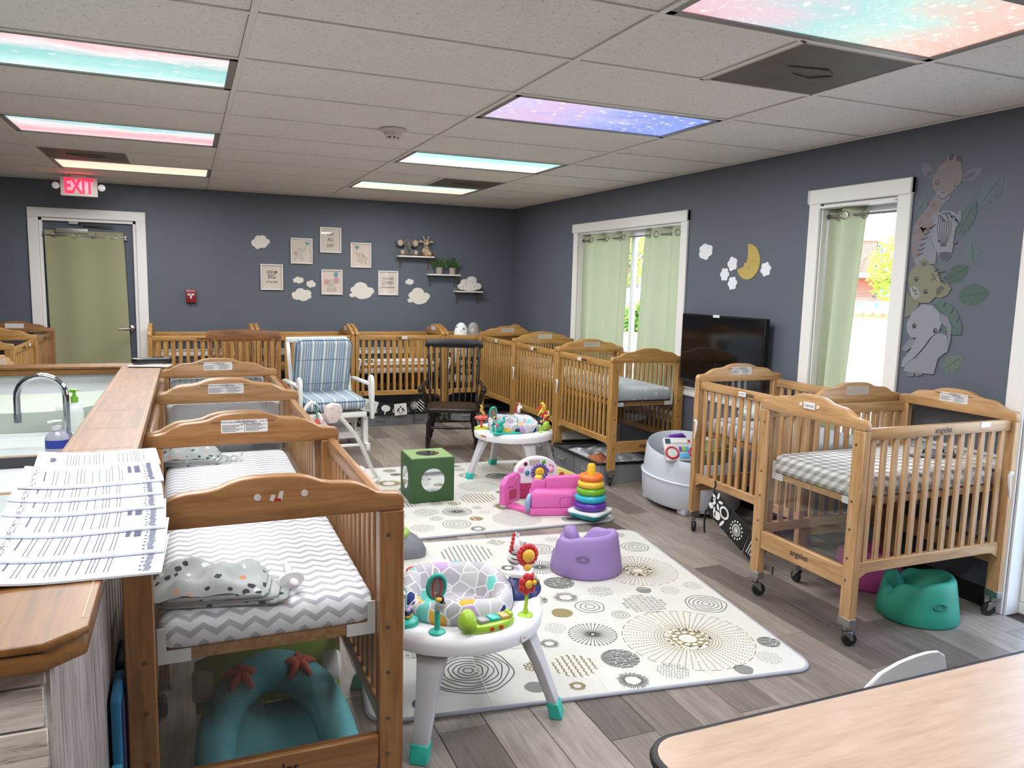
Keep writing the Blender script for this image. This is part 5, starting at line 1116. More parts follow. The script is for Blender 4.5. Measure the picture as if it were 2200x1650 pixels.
def playmat(label, loc, rz, w, h, seed, plan):
    t = thing('play_mat', label, 'play mat', loc, rz, 'foam play mats'); th = .012
    MB().prism(rrect(0, 0, w, h, .09, 6), .001, th).build('pad', MATP, t, bevel=.003, seg=1)
    MB().tube([(p[0], p[1], th*.55) for p in rrect(.004, .004, w-.004, h-.004, .088, 6)], .0085, 7, 0, True).build('binding', MEDGE, t, smooth=60)
    rr = random.Random(seed); mb = MB(); placed = []
    for (x, y, r, k, m) in plan:
        if not (r < x < w-r and r < y < h-r): continue
        motif(mb, x, y, r, k, m, th+.0006, rr); placed.append((x, y, r))
    kinds = ['solid', 'rings', 'sun', 'burst', 'lines', 'weave', 'dash', 'wave', 'dots', 'rings', 'burst', 'dots']; tries = 0
    while tries < 900:
        tries += 1; r = rr.choice([.045, .05, .06, .07, .075, .09, .11, .13] if tries < 350 else [.035, .045, .055]); x = rr.uniform(r+.02, w-r-.02); y = rr.uniform(r+.02, h-r-.02)
        if all(math.hypot(x-a, y-b) > r+c+.028 for a, b, c in placed):
            k = rr.choice(kinds); k = 'dash' if (k == 'solid' and r > .06) else k; m = rr.choice([0, 1, 1, 3, 4, 0, 2]); motif(mb, x, y, r, k, m, th+.0006, rr); placed.append((x, y, r))
    mb.build('print', INKS, t)
    cr = MB()
    for f in (.25, .5, .75): cr.box(w*f-.002, .01, th+.0002, w*f+.002, h-.01, th+.0011)
    for f in (.5,): cr.box(.01, h*f-.0015, th+.0002, w-.01, h*f+.0015, th+.001)
    cr.build('fold_crease', P('#d9d4c4', .5), t)
def mat_plan(o, rz, pts):
    c, s = math.cos(-rz), math.sin(-rz); return [((x-o[0])*c-(y-o[1])*s, (x-o[0])*s+(y-o[1])*c, r, k, m) for x, y, r, k, m in pts]
M1O, M1R = (.545, 2.535), math.radians(-7.4); M2O, M2R = (.78, 4.415), math.radians(-2.2)
playmat('near cream play mat printed with circles, under the purple seat', (M1O[0], M1O[1], 0), M1R, 1.83, 1.86, 11, mat_plan(M1O, M1R, [(2.01, 2.71, 0.289, 'flower', 2), (2.24, 3.50, 0.215, 'flower', 2), (1.63, 2.89, 0.107, 'sun', 1), (1.63, 2.65, 0.081, 'lines', 1), (1.78, 2.485, 0.068, 'dots', 1), (1.585, 2.475, 0.068, 'burst', 1), (1.42, 2.66, 0.093, 'wave', 2), (1.75, 3.72, 0.098, 'sun', 1), (1.75, 3.48, 0.080, 'lines', 1), (1.70, 3.30, 0.068, 'burst', 0), (2.03, 3.10, 0.11, 'weave', 0), (2.32, 3.00, 0.10, 'rings', 1), (1.60, 3.14, 0.051, 'solid', 2), (1.90, 3.31, 0.066, 'dots', 1), (1.855, 3.03, 0.041, 'rings', 4), (1.76, 3.16, 0.07, 'rings', 1), (1.87, 3.99, 0.085, 'rings', 1), (1.80, 4.12, 0.05, 'burst', 0), (2.02, 4.12, 0.05, 'dots', 1), (2.06, 2.395, 0.04, 'solid', 0), (2.235, 2.44, 0.055, 'dash', 3), (2.33, 2.56, 0.05, 'lines', 1), (1.50, 3.00, 0.055, 'dots', 0), (2.40, 3.22, 0.05, 'dash', 3), (2.245, 3.20, 0.055, 'dots', 2), (2.12, 3.25, 0.04, 'solid', 0), (2.43, 3.84, 0.08, 'rings', 1), (1.58, 3.47, 0.045, 'wave', 2), (1.00, 2.77, 0.18, 'rings', 1), (1.20, 2.56, 0.041, 'solid', 0), (1.26, 2.71, 0.04, 'wave', 2), (1.44, 4.05, 0.15, 'wave', 0), (1.16, 3.87, 0.10, 'dash', 2), (1.41, 3.78, 0.072, 'sun', 1)]))
playmat('far cream play mat printed with circles, under the green cube', (M2O[0], M2O[1], 0), M2R, 1.83, 1.83, 12, mat_plan(M2O, M2R, [(1.65, 4.85, 0.100, 'sun', 1), (1.56, 4.59, 0.090, 'rings', 1), (1.72, 4.66, 0.045, 'solid', 2), (1.66, 4.46, 0.055, 'burst', 0), (1.98, 4.58, 0.165, 'dash', 0), (1.90, 5.12, 0.13, 'wave', 2), (2.02, 5.43, 0.16, 'dash', 0), (2.36, 5.97, 0.156, 'rings', 2), (2.27, 5.68, 0.098, 'lines', 0), (2.05, 5.77, 0.087, 'burst', 3), (2.12, 5.22, 0.042, 'solid', 0), (1.82, 4.78, 0.05, 'dots', 3), (1.47, 4.74, 0.040, 'rings', 4), (1.45, 4.90, 0.085, 'dash', 0), (1.33, 4.58, 0.076, 'dash', 0), (2.02, 4.87, 0.10, 'burst', 2), (1.39, 5.71, 0.106, 'burst', 2), (1.49, 6.1, 0.055, 'solid', 4), (2.04, 5.97, 0.053, 'wave', 0)]))

# ---------------------------------------------------------------- moulded floor seats
def floor_seat(label, loc, rz, c, s=1.0):
    """front of the seat = local -Y"""
    t = thing('floor_seat', label, 'baby seat', loc, rz, 'moulded foam baby floor seats'); t.scale = (s, s, s); n = 64
    def h(a):                                  # a: angle from the front
        a = abs((a+PI) % (2*PI)-PI); d = math.degrees(a)
        g = lambda m, w: math.exp(-((d-m)/w)**2)
        return .165+.055/(1+math.exp(-(d-95)/12))+.03*g(0, 14)-.055*g(34, 15)+.02*g(68, 18)
    def ringp(r, zf, sq=1.0): return [(r*math.sin(a)*1.02, -r*math.cos(a), zf(a)) for a in [2*PI*i/n for i in range(n)]]
    rings = [ringp(.192, lambda a: 0), ringp(.196, lambda a: .012), ringp(.188, lambda a: .07), ringp(.174, lambda a: h(a)*.72), ringp(.166, lambda a: h(a)*.93), ringp(.155, lambda a: h(a)), ringp(.138, lambda a: h(a)+.002), ringp(.122, lambda a: h(a)-.015), ringp(.108, lambda a: h(a)*.62), ringp(.085, lambda a: .075), ringp(.02, lambda a: .07)]
    MB().loft(rings, 0, True).build('shell', P(c, .55, spec=.35), t, smooth=180)
    hi = tuple(int(c[i:i+2], 16) for i in (1, 3, 5)); c2 = '#%02x%02x%02x' % tuple(max(0, int(v*.8)) for v in hi)
    MB().tube([(0, -.10, .08), (0, -.112, .15), (0, -.128, .178), (0, -.15, .172)], [.036, .042, .042, .03], 14).build('pommel', P(c, .55, spec=.35), t, smooth=180)
    for a in (2.2, 4.6): M = RZ(a) @ T(0, -.187, .115) @ RX(PI/2-.12); MB().torus(.026, .004, 20, 6, M=M @ SM(1.25, .55, 1)).build('grip_rim', P(c2, .55), t, smooth=180)
floor_seat('lavender moulded baby floor seat on the near play mat', (1.985, 3.625, .013), math.radians(200), '#957cb4')
floor_seat('teal green moulded baby floor seat under the gingham crib', (3.25, 2.575, 0), math.radians(215), '#2f8f78', .95)
floor_seat('magenta moulded baby floor seat behind the teal one', (3.36, 2.98, 0), math.radians(120), '#b04a86', .9)

# ---------------------------------------------------------------- activity tables
PW_ = P('#e8e7ea', .4, spec=.4); LEG = P('#c3c0c4', .45); TEAL = P('#2fae9d', .4); LIME = P('#a4c93c', .35, spec=.6); NAVY = P('#1f2c66', .4); RED = P('#c8323a', .4); YEL = P('#e3b23c', .4, spec=.6); LILAC = P('#b9a3cc', .5); MIRR = P('#dfe4e8', .05, 1.0); GRYP = P('#9b9896', .4)
def mk_seat_fabric():
    g = G('activity_seat_fabric'); v = g.tc(); d = g.voro(g.scl(v, (1, 1, 1)), 17, 'DISTANCE_TO_EDGE'); c = g.voro(v, 17, 'F1', 1)
    r = g.sep(c)[0]; cc = g.ramp(r, [(0, '#a9a7ad'), (.42, '#bdbbc0'), (.6, '#6fc2b8'), (.66, '#2b3a72'), (.72, '#d8a94c'), (.77, '#b79cc0'), (.82, '#c6d889'), (.86, '#b4b1b8')], 'CONSTANT')
    g.col(g.mix(g.m('LESS_THAN', d, .045), cc, '#d9d7dc')).set(.85, spec=.2); return g.mat
SEATF = mk_seat_fabric()
def bee_flower(t, M, petals=7, c=RED):
    s = MB(M); s.tube([(0, 0, 0), (0, 0, .03), (.005, 0, .085)], [.014, .007, .006], 8); s.lathe([(.028, 0), (.024, .006), (.008, .01)], 12); o = s.build('flower_stalk', LIME, t, smooth=60)
    f = MB(M); 
    for k in range(petals): a = 2*PI*k/petals; f.sph((.005+.026*math.cos(a), -.002, .115+.026*math.sin(a)), .016, .008, .016, 10, 6)
    f.build('flower_petals', c, o, smooth=180); MB(M).sph((.005, -.010, .115), .016, .008, .016).build('flower_centre', YEL, o, smooth=180)
    b = MB(M).sph((.028, -.018, .122), .016, .010, .010, 10, 6).build('bee_body', YEL, o, smooth=180); MB(M).torus(.0098, .0025, 12, 5, M=T(.028, -.018, .122) @ RY(PI/2)).torus(.0085, .0025, 12, 5, M=T(.036, -.018, .122) @ RY(PI/2)).build('bee_stripes', P('#17171a', .4), o, smooth=60)
    MB(M).sph((.03, -.012, .138), .008, .004, .012, 8, 5).build('bee_wing', P('#c9cfc6', .3), o, smooth=180)
def sunflower(t, M):
    f = MB(M)
    for k in range(14): a = 2*PI*k/14; f.sph((.034*math.cos(a), 0, .034*math.sin(a)), .011, .009, .011, 8, 5)
    f.sph((0, .002, 0), .034, .009, .034, 16, 8); o = f.build('sun_petals', RED, t, smooth=180); MB(M).sph((0, -.010, 0), .025, .014, .025, 16, 10).build('sun_dome', YEL, o, smooth=180); MB(M).sph((.0, 0, -.045), .017).build('sun_neck', YEL, o, smooth=180)
def zebra(t, M):
    b = MB(M); b.sph((0, 0, .05), .034, .026, .04).tube([(0, 0, .07), (-.002, -.012, .11), (.0, -.012, .135)], [.024, .016, .013], 10).tube([(0, -.012, .135), (.02, -.02, .122), (.028, -.022, .115)], [.014, .011, .009], 8); b.sph((.0, -.002, .152), .005, .004, .011, 8, 5).sph((.0, -.022, .152), .005, .004, .011, 8, 5)
    o = b.build('zebra_toy', P('#efedef', .3), t, smooth=180)
    m = MB(M)
    for k in range(5): m.sph((-.014-.004*k, -.010, .155-.017*k), .009, .006, .010, 8, 5)
    m.build('zebra_mane', RED, o, smooth=180); s = MB(M)
    for k in range(4): s.torus(.030-.003*k, .0025, 14, 4, M=T(-.002, -.002, .04+.018*k) @ RX(.35))
    s.build('zebra_stripe', P('#1c1c22', .4), o, smooth=60)
def croc(t, M):
    po = ell(0, 0, .095, .036, 26); b = MB(M).prism(po, 0, .028); o = b.build('croc_piano', LIME, t, bevel=.008)
    MB(M).loft([[(-.085+r*math.cos(a)*.9, r*math.sin(a), z) for a in [2*PI*i/14 for i in range(14)]] for r, z in ((.034, .02), (.034, .045), (.028, .066), (.014, .08), (.002, .083))]).build('croc_head', LIME, o, smooth=180)
    for k, c in enumerate(('#8f8f90', '#2fae9d', '#c9a05a')): MB(M).box(-.045+.042*k, -.018, .028, -.008+.042*k, .024, .04).build('piano_key', P(c, .3), o, bevel=.003)
    for k in range(2): MB(M).sph((.075, .012-.022*k, .04), .010).build('croc_eye', LIME, o, smooth=180)
    for k in range(2): MB(M).lathe([(0, 0), (.008, 0), (.008, .004), (0, .005)], 12, M=T(-.01+.035*k, -.0345, .014) @ RX(PI/2)).build('red_button', P('#b5442e', .4), o)
def mirror_toy(t, M, toucan=True):
    o = MB(M).lathe([(.03, 0), (.028, .006), (.01, .012), (.008, .1)], 14).build('mirror_stand', TEAL, t, smooth=50)
    MB(M).torus(.036, .007, 24, 8, M=T(-.004, 0, .16) @ RX(PI/2+.1) @ SM(.85, 1.15, 1)).build('mirror_ring', TEAL, o, smooth=180); MB(M).prism(ell(-.004, .16, .030, .040), -.002, .002, 'y').build('mirror_disc', P('#b9b6b4', .15, .6), o)
    MB(M).tube([(-.014, -.004, .125), (-.018, -.006, .16), (-.01, -.004, .19)], .002, 5).tube([(.006, -.004, .125), (.012, -.006, .16), (.006, -.004, .19)], .002, 5).build('red_cord', RED, o)
    MB(M).lathe([(.014, .085), (.02, .108), (.018, .108), (.012, .09)], 14, c=(.006, -.016, 0)).build('basket', P('#c3bfbd', .6), o, smooth=40)
    MB(M).sph((.008, -.018, .12), .010, .009, .014).build('toucan_body', P('#15151a', .3), o, smooth=180); MB(M).sph((-.004, -.026, .125), .012, .008, .008).build('toucan_beak', YEL, o, smooth=180)
def bead_post(t, M):
    o = MB(M).lathe([(.045, 0), (.045, .016), (.036, .022), (0, .024)], 22).build('bead_base', TEAL, t, smooth=40)
    for k, c in enumerate((YEL, NAVY, LILAC)):
        f = MB(M)
        for j in range(5): a = 2*PI*j/5; f.sph((.016*math.cos(a), .016*math.sin(a), .03+.012*k), .010, .010, .007, 8, 5)
        f.build('flower_bead', c, o, smooth=180)
    MB(M).tube([(0, 0, .02), (0, 0, .12), (-.02, .02, .165), (-.06, .05, .17)], .0055, 8).build('bead_wire', P('#9ac6bd', .4), o, smooth=60)
def ladybug(t, M):
    o = MB(M).sph((0, 0, .03), .034, .026, .024, 12, 8).build('ladybug', RED, t, smooth=180); s = MB(M)
    for k in range(8): a = k*.8; s.sph((.024*math.cos(a), .018*math.sin(a), .044), .005, .005, .004, 6, 4)
    s.build('ladybug_spot', P('#121215', .4), o); MB(M).prism(ell(0, 0, .055, .03), 0, .012).build('leaf_base', LIME, o, bevel=.004)
def bird(t, M):
    o = MB(M).sph((0, 0, .03), .036, .018, .024).build('teal_bird', TEAL, t, smooth=180); MB(M).tube([(-.02, 0, .035), (-.06, 0, .03), (-.1, .01, .035)], [.010, .009, .004], 8).build('bird_tail', LIME, o, smooth=180); MB(M).cyl((.02, -.01, .04), (.055, -.012, .04), .013, .010, 10).build('roller', P('#cfc8b8', .4), o, smooth=40)
def giraffe_star(t, M):
    o = MB(M)
    for k in range(5): a = 2*PI*k/5+.3; o.sph((.035*math.cos(a), .035*math.sin(a), .09), .022, .018, .014, 8, 6)
    o.sph((0, 0, .09), .03, .03, .018); o.cyl((0, 0, 0), (0, 0, .09), .010, n=8); r = o.build('star_base', P('#e2574c', .4), t, smooth=180)
    MB(M).tube([(.018, 0, .1), (.012, 0, .13), (-.008, 0, .15), (.0, 0, .18), (-.014, 0, .188)], [.012, .013, .010, .009, .007], 8).build('giraffe_toy', P('#d9b35a', .4), r, smooth=180); MB(M).prism(flower(.06, 10), 0, .012).build('petal_tray', P('#cdd84a', .4), r)
def elephant_slide(t, M):
    o = MB(M).prism(rrect(-.11, -.035, .11, .035, .025), 0, .016).build('slide_tray', TEAL, t, bevel=.004)
    MB(M).sph((-.055, 0, .05), .034, .026, .04).sph((-.06, -.005, .085), .026, .024, .026).tube([(-.05, -.01, .085), (-.03, -.012, .1), (-.028, -.01, .13), (-.032, -.008, .14)], [.014, .013, .010, .008], 8).build('elephant_toy', TEAL, o, smooth=180)
    MB(M).sph((-.082, -.018, .075), .012, .010, .014).build('elephant_mouth', P('#e2695f', .5), o, smooth=180); MB(M).tube([(-.03, 0, .14), (.05, 0, .145), (.085, 0, .12), (.09, 0, .02)], .0045, 8).build('bead_wire', P('#9ac6bd', .4), o, smooth=60)
    MB(M).lathe([(0, 0), (.018, 0), (.018, .02), (0, .02)], 12, c=(.09, 0, .018)).build('black_bead', P('#2a2a3c', .4), o, smooth=40); MB(M).prism(ell(.015, 0, .028, .016), .016, .026).build('yellow_bead', YEL, o)
def palm_hat(t, M):
    o = MB(M).tube([(0, 0, 0), (0, 0, .12)], .006, 8).build('palm_stem', P('#cfd2cf', .4), t, smooth=60); f = MB(M)
    for k in range(6): a = k*PI/3; f.tube([(0, 0, .12), (.035*math.cos(a), .035*math.sin(a), .125), (.06*math.cos(a), .06*math.sin(a), .09)], [.006, .013, .003], 6)
    f.build('palm_leaf', LIME, o, smooth=180); MB(M).torus(.032, .010, 20, 8, M=T(-.01, 0, .165) @ RY(PI/2-.3)).sph((-.01, 0, .165), .012, .028, .028).build('spinner', YEL, o, smooth=180)
def activity_table(label, c, sq, near):
    t = thing('activity_table', label, 'activity table', (c[0], c[1], 0)); R = .315; zt = .395
    MB().lathe([(.17, zt-.05), (R-.03, zt-.075), (R, zt-.065), (R+.006, zt-.03), (R-.004, zt-.006), (R-.025, zt), (.235, zt-.004), (.215, zt-.006), (.205, zt-.02), (.17, zt-.05)], 48, cap=False).build('table_top', PW_, t, smooth=60)
    for k in range(4):
        a = sq+k*PI/2; d = Vector((math.cos(a), math.sin(a), 0)); q = Vector((-d.y, d.x, 0)); rings = []
        for r_, z, w, th in ((.235, .345, .075, .05), (.275, .30, .05, .034), (.32, .20, .036, .03), (.36, .10, .030, .028), (.378, .055, .028, .028)):
            p = d*r_; rings.append([tuple(p+q*w+d*th*.5+Vector((0, 0, z))), tuple(p-q*w+d*th*.5+Vector((0, 0, z))), tuple(p-q*w-d*th*.8+Vector((0, 0, z))), tuple(p+q*w-d*th*.8+Vector((0, 0, z)))])
        l = MB().loft(rings).build('leg', LEG, t, bevel=.006)
        fr = [[tuple(d*rr_+q*w+d*e+Vector((0, 0, z))) for w, e in ((.030, .018), (-.030, .018), (-.030, -.026), (.030, -.026))] for rr_, z in ((.377, .0585), (.393, 0.0))]
        MB().loft(fr).build('foot', TEAL, l, bevel=.003, seg=1)
    sr = []
    for r_, z in ((.205, zt-.02), (.215, zt+.01), (.21, zt+.045), (.18, zt+.062), (.15, zt+.045), (.135, zt), (.12, zt-.07), (.05, zt-.1)):
        sr.append([(r_*math.cos(a)*.98, r_*math.sin(a)*.98, z+(.012 if z > zt else 0)*math.sin(3*a+.5)+(.03*max(0, math.sin(a)) if z > zt-.01 else 0)) for a in [2*PI*i/40 for i in range(40)]])
    MB().loft(sr, 0, True).build('seat_pouch', SEATF, t, smooth=180)
    P3 = lambda a, r_, rot=0, z=zt-.002: T(r_*math.cos(math.radians(a)), r_*math.sin(math.radians(a)), z) @ RZ(math.radians(rot))
    if near:
        croc(t, P3(-83, .262, 8)); mirror_toy(t, P3(-122, .272)); bead_post(t, P3(-150, .262))
        base = MB(P3(2, .265, -35)).loft([[(x*w*1.0, y*w, z) for x, y in ell(0, 0, .075, .10, 22)] for w, z in ((1, 0), (1, .012), (.8, .03), (.55, .055), (.45, .06))]).build('zebra_base', NAVY, t, smooth=60)
        MB(P3(2, .265, -35)).box(-.035, -.045, .06, .04, .045, .078).build('zebra_rocker', P('#d6d4da', .4), base, bevel=.006); zebra(t, P3(8, .255, 10) @ T(0, .01, .075) @ SM(.9, .9, .9)); sunflower(t, P3(-12, .255, 0) @ T(.005, -.01, .165)); MB(P3(-14, .245, 0)).loft([[(-.012, 0, 0), (.012, 0, 0), (.012, .01, 0), (-.012, .01, 0)], [(-.006, 0, .06), (.006, 0, .06), (.006, .01, .06), (-.006, .01, .06)]]).build('teal_clip', TEAL, t, bevel=.003)
        bee_flower(t, P3(-47, .278, 10)); ladybug(t, P3(112, .262, 30)); bird(t, P3(72, .262, -10)); giraffe_star(t, P3(165, .255))
        MB(T(0, 0, 0)).lathe([(0, 0), (.017, 0), (.017, .001), (0, .001)], 20, M=RZ(math.radians(-62)) @ T(R+.006, 0, zt-.042) @ RY(PI/2)).build('logo_sticker', P('#ece9e6', .4), t); MB().text('SUN', .010, RZ(math.radians(-62)) @ T(R+.0076, 0, zt-.044) @ RY(PI/2) @ RZ(PI/2)).build('logo_lettering', P('#c02a34', .5), t)
    else:
        elephant_slide(t, P3(-125, .255, -6)); mirror_toy(t, P3(-150, .262)); giraffe_star(t, P3(168, .262)); zebra(t, P3(60, .255, 20) @ T(0, 0, .01)); sunflower(t, P3(5, .262) @ T(0, 0, .13)); bee_flower(t, P3(-35, .25)); palm_hat(t, P3(0, .27)); croc(t, P3(-22, .262, 60)); bee_flower(t, P3(-62, .27) @ SM(.8, .8, .8), 5, NAVY)
        MB().box(-.001, -.03, 0, .001, .03, .03, 0, RZ(math.radians(200)) @ T(R+.004, 0, zt-.055)).build('warning_sticker', P('#e2dcd8', .5), t); MB().box(-.001, -.03, .02, .002, .03, .03, 0, RZ(math.radians(200)) @ T(R+.004, 0, zt-.055)).build('red_stripe', RED, t)
activity_table('near round activity table with fabric seat and jungle toys', (.885, 2.595), math.radians(-125.5), True)
activity_table('far round activity table with elephant slide and zebra toys', (2.41, 5.70), math.radians(184), False)

# ---------------------------------------------------------------- mirror cube, rings, toy car
GREEN = P('#41602f', .6); cb = thing('mirror_cube', 'green cube with round mirrors on the far play mat', 'toy', (1.562, 5.272, .014), math.radians(-1.5))
MB().box(-.158, -.158, 0, .158, .158, .316).build('cube', P('#35552e', .6), cb, bevel=.008)
MB().box(-.15, -.15, .3162, .15, .15, .3175).build('top_cover', P('#7c9960', .7), cb)
for M in (T(0, -.1585, .158) @ RX(PI/2), T(-.1585, 0, .158) @ RY(-PI/2), T(0, 0, .3176), T(.1585, 0, .158) @ RY(PI/2), T(0, .1585, .158) @ RX(-PI/2)): MB(M).lathe([(0, 0), (.084, 0), (.084, .0012), (0, .0012)], 40).build('mirror', MIRR, cb)
rs = thing('ring_stacker', 'rainbow ring stacking toy on a rocking base', 'toy', (2.44, 4.43, .014), .55)
sq = rrect(-.118, -.118, .118, .118, .04, 6)
MB().loft([[(p[0]*k, p[1]*k, z) for p in sq] for k, z in ((.45, 0), (.75, .012), (.95, .035), (1, .05))]).build('rocker_base', P('#1f9aa6', .35), rs, smooth=40)
MB().loft([[(p[0]*k, p[1]*k, z) for p in sq] for k, z in ((1.0, .0503), (1.01, .058), (.99, .064), (.9, .066))]).build('base_lid', P('#e6eaec', .35), rs, smooth=40)
for k, (c, R, r, z) in enumerate((('#5b2f9c', .082, .030, .096), ('#2aa5bf', .077, .029, .146), ('#6aa624', .070, .028, .192), ('#e3bb3c', .063, .027, .238), ('#ea7332', .056, .026, .282))): MB().torus(R, r, 32, 12, M=T(0, 0, z) @ SM(1, 1, .92)).build('ring', P(c, .3, spec=.5), rs, smooth=180)
MB().lathe([(.034, .066), (.030, .25), (.027, .36), (.020, .372), (0, .374)], 20).build('post', P('#e8b92e', .35), rs, smooth=50)
PK = P('#d967ae', .35, spec=.45); PK2 = P('#a8305f', .45); PK3 = P('#c9559c', .4)
car = thing('toy_car', 'pink crawl around toy car with smiling sun steering wheel', 'toy car', (2.06, 4.60, .014), math.radians(-15))
MB().prism(rrect(.02, 0, .46, .13, .02, 3), 0, .05).build('bumper', PK, car, bevel=.006)
MB().loft([[(x, y, z) for x, y in ((a, b), (.46, b), (.46, .15), (a, .15))] for a, b, z in ((.03, .008, .05), (.03, .008, .14), (.045, .02, .165), (.06, .04, .175))]).build('hood', PK, car, bevel=.012, seg=3)
MB().prism([(.13, .16), (.47, .16), (.47, .255), (.445, .268), (.14, .252), (.13, .24)], .05, .10, 'y').build('seat_back', PK, car, bevel=.010, seg=3)
MB().prism([(.035, .16), (.13, .16), (.13, .215), (.10, .235), (.06, .235), (.045, .21)], .06, .13, 'y').build('corner_tower', PK, car, bevel=.008)
MB().lathe([(.026, .233), (.028, .24), (.024, .252), (.010, .254)], 14, c=(.085, .095, 0)).build('yellow_cap', P('#e8cf52', .4), car, smooth=50)
MB().text('123', .055, T(.30, .0055, .095) @ RX(PI/2)).build('raised_digits', PK3, car)
MB().tube([(p[0], .0075, p[1]) for p in rrect(.22, .06, .40, .13, .02, 3)], .003, 5, 0, True).build('number_frame', PK3, car)
w = MB().lathe([(0, 0), (.062, 0), (.070, .012), (.066, .028), (.045, .036), (0, .036)], 28, M=T(.045, .06, .072) @ RZ(-.6) @ RY(-PI/2)).build('wheel', P('#8f9fc0', .35), car, smooth=60)
MB().lathe([(0, 0), (.034, 0), (.034, .002), (0, .002)], 20, M=T(.045, .06, .072) @ RZ(-.6) @ RY(-PI/2) @ T(0, 0, .036)).build('wheel_sticker', P('#c9b89a', .5), w)
dr = MB(T(-.155, .18, 0) @ RZ(math.radians(47))); dr.prism([(0, .02), (.20, .02), (.205, .20), (.17, .23), (.05, .215), (0, .17)], -.022, .022, 'y'); d_ = dr.build('door', PK, car, bevel=.012, seg=3)
MB(T(-.155, .18, 0) @ RZ(math.radians(47))).prism(rrect(.06, .05, .15, .12, .015, 3), -.024, -.021, 'y').build('door_pocket', PK2, d_); MB(T(-.155, .18, 0) @ RZ(math.radians(47))).tube([(.04, -.024, .15), (.10, -.026, .15), (.13, -.026, .19), (.15, -.026, .20)], .005, 6).build('door_relief', PK3, d_, smooth=60)
MB().loft([[(-.12, .20, z), (-.08, .16, z), (.04, .02, z), (.07, .05, z), (-.05, .26, z)] for z in (0, .02)]).build('sill', PK, car)
dz = MB(T(.13, .46, 0) @ RZ(math.radians(9)))
hp = [(-.165, .11), (-.165, .19)]+[(-.165*math.cos(PI*i/16), .19+.115*math.sin(PI*i/16)) for i in range(1, 16)]+[(.165, .19), (.165, .11)]
da = dz.prism(hp, -.02, .03, 'y').build('dashboard', P('#e6e4ea', .35), car, bevel=.01, seg=3)
MD = T(.13, .46, 0) @ RZ(math.radians(9))
MB(MD).box(-.16, -.015, 0, .16, .03, .112).build('dash_support', PK2, car, bevel=.006)
sw = MB(MD).torus(.052, .012, 30, 8, M=T(.015, -.03, .195) @ RX(PI/2)).build('steering_wheel', P('#8f78c4', .4), da, smooth=180); 
MB(MD).sph((.015, -.034, .195), .036, .014, .036, 20, 10).build('sun_face', P('#ecc63c', .35), da, smooth=180)
sb = MB(MD)
for k in range(16): a = 2*PI*k/16; sb.box(.044, -.008, -.003, .064, .002, .003, 0, T(.015, -.036, .195) @ RY(a))
sb.build('wheel_stripes', P('#2c2a56', .5), da)
MB(MD).sph((.006, -.048, .203), .003, .002, .004, 6, 4).sph((.024, -.048, .203), .003, .002, .004, 6, 4).tube([(.0, -.049, .188), (.015, -.05, .180), (.03, -.049, .188)], .0018, 5).build('smile', P('#5b3d10', .5), da)
MB(MD).box(-.06, -.0215, .243, .02, -.0195, .283).build('display', P('#b9b8a8', .2), da); MB(MD).sph((-.088, -.02, .255), .016, .007, .016, 12, 6).build('dark_button', P('#6d1830', .3), da, smooth=180); MB(MD).sph((.05, -.02, .265), .017, .007, .017, 12, 6).build('green_button', P('#58b848', .3), da, smooth=180)
MB(MD).box(-.14, -.026, .195, -.10, -.019, .232).build('pink_switch', P('#e38fc0', .4), da, bevel=.005); MB(MD).sph((-.075, -.025, .19), .018, .012, .02, 10, 6).build('blue_lever', P('#2f7f9c', .4), da, smooth=180); MB(MD).sph((.105, -.025, .205), .026, .014, .02, 10, 6).build('pink_knob', P('#e6a2c0', .4), da, smooth=180); MB(MD).sph((.1, -.02, .242), .009, .006, .009).sph((.12, -.02, .232), .009, .006, .009).build('flower_lights', P('#e77f9c', .4), da, smooth=180)
MB(MD).prism([(.15, .06), (.15, .215), (.17, .22), (.30, .165), (.36, .12), (.36, .06)], -.02, .02, 'y').build('side_door', P('#e3d27a', .4), car, bevel=.01, seg=3); MB(MD).lathe([(0, 0), (.02, 0), (.02, .003), (0, .003)], 16, M=T(.19, -.021, .165) @ RX(PI/2)).build('porthole', P('#b5532c', .4), car)

# ---------------------------------------------------------------- toy tub with toys, storage bins
tb = thing('toy_tub', 'large frosted grey toy tub between the right cribs', 'toy bin', (3.33, 4.565, 0))
def tubring(k, z, dz=0): return [(.315*k*math.cos(a), .43*k*math.sin(a), z+dz*math.cos(a-1.0)) for a in [2*PI*i/48 for i in range(48)]]
FROST = P('#c3c9d2', .35, spec=.4)
MB().loft([tubring(.93, .035), tubring(.97, .06), tubring(.99, .17), tubring(1.0, .22), tubring(.965, .225), tubring(.95, .30), tubring(.92, .40, .045), tubring(.895, .42, .05), tubring(.87, .41, .05), tubring(.86, .30), tubring(.84, .12), tubring(.1, .11)], 0, False).build('tub', FROST, tb, smooth=50)
MB().torus(1, .006, 48, 6, M=T(0, 0, .222) @ SM(.318, .433, 1)).build('rim_band', P('#dfe3ea', .3), tb, smooth=60)
for a in (40, 140, 220, 320): MB().prism(rrect(-.05, -.05, .05, .05, .02), 0, .06, M=T(.24*math.cos(math.radians(a)), .34*math.sin(math.radians(a)), 0)).build('foot', FROST, tb, bevel=.01)
MB().loft([tubring(.80, .2), tubring(.78, .3), tubring(.5, .33), tubring(.05, .335)], 0, True).build('toy_pile', P('#8b8f96', .7), tb, smooth=180)
ra = thing('toy_radio', 'grey toy boombox with two red dials lying in the tub', 'toy', (3.15, 4.43, .435), math.radians(-16))
RM = RX(math.radians(52)); r0 = MB(RM).box(-.13, -.09, -.02, .13, .09, .02).build('body', P('#c9cbc9', .4), ra, bevel=.01)
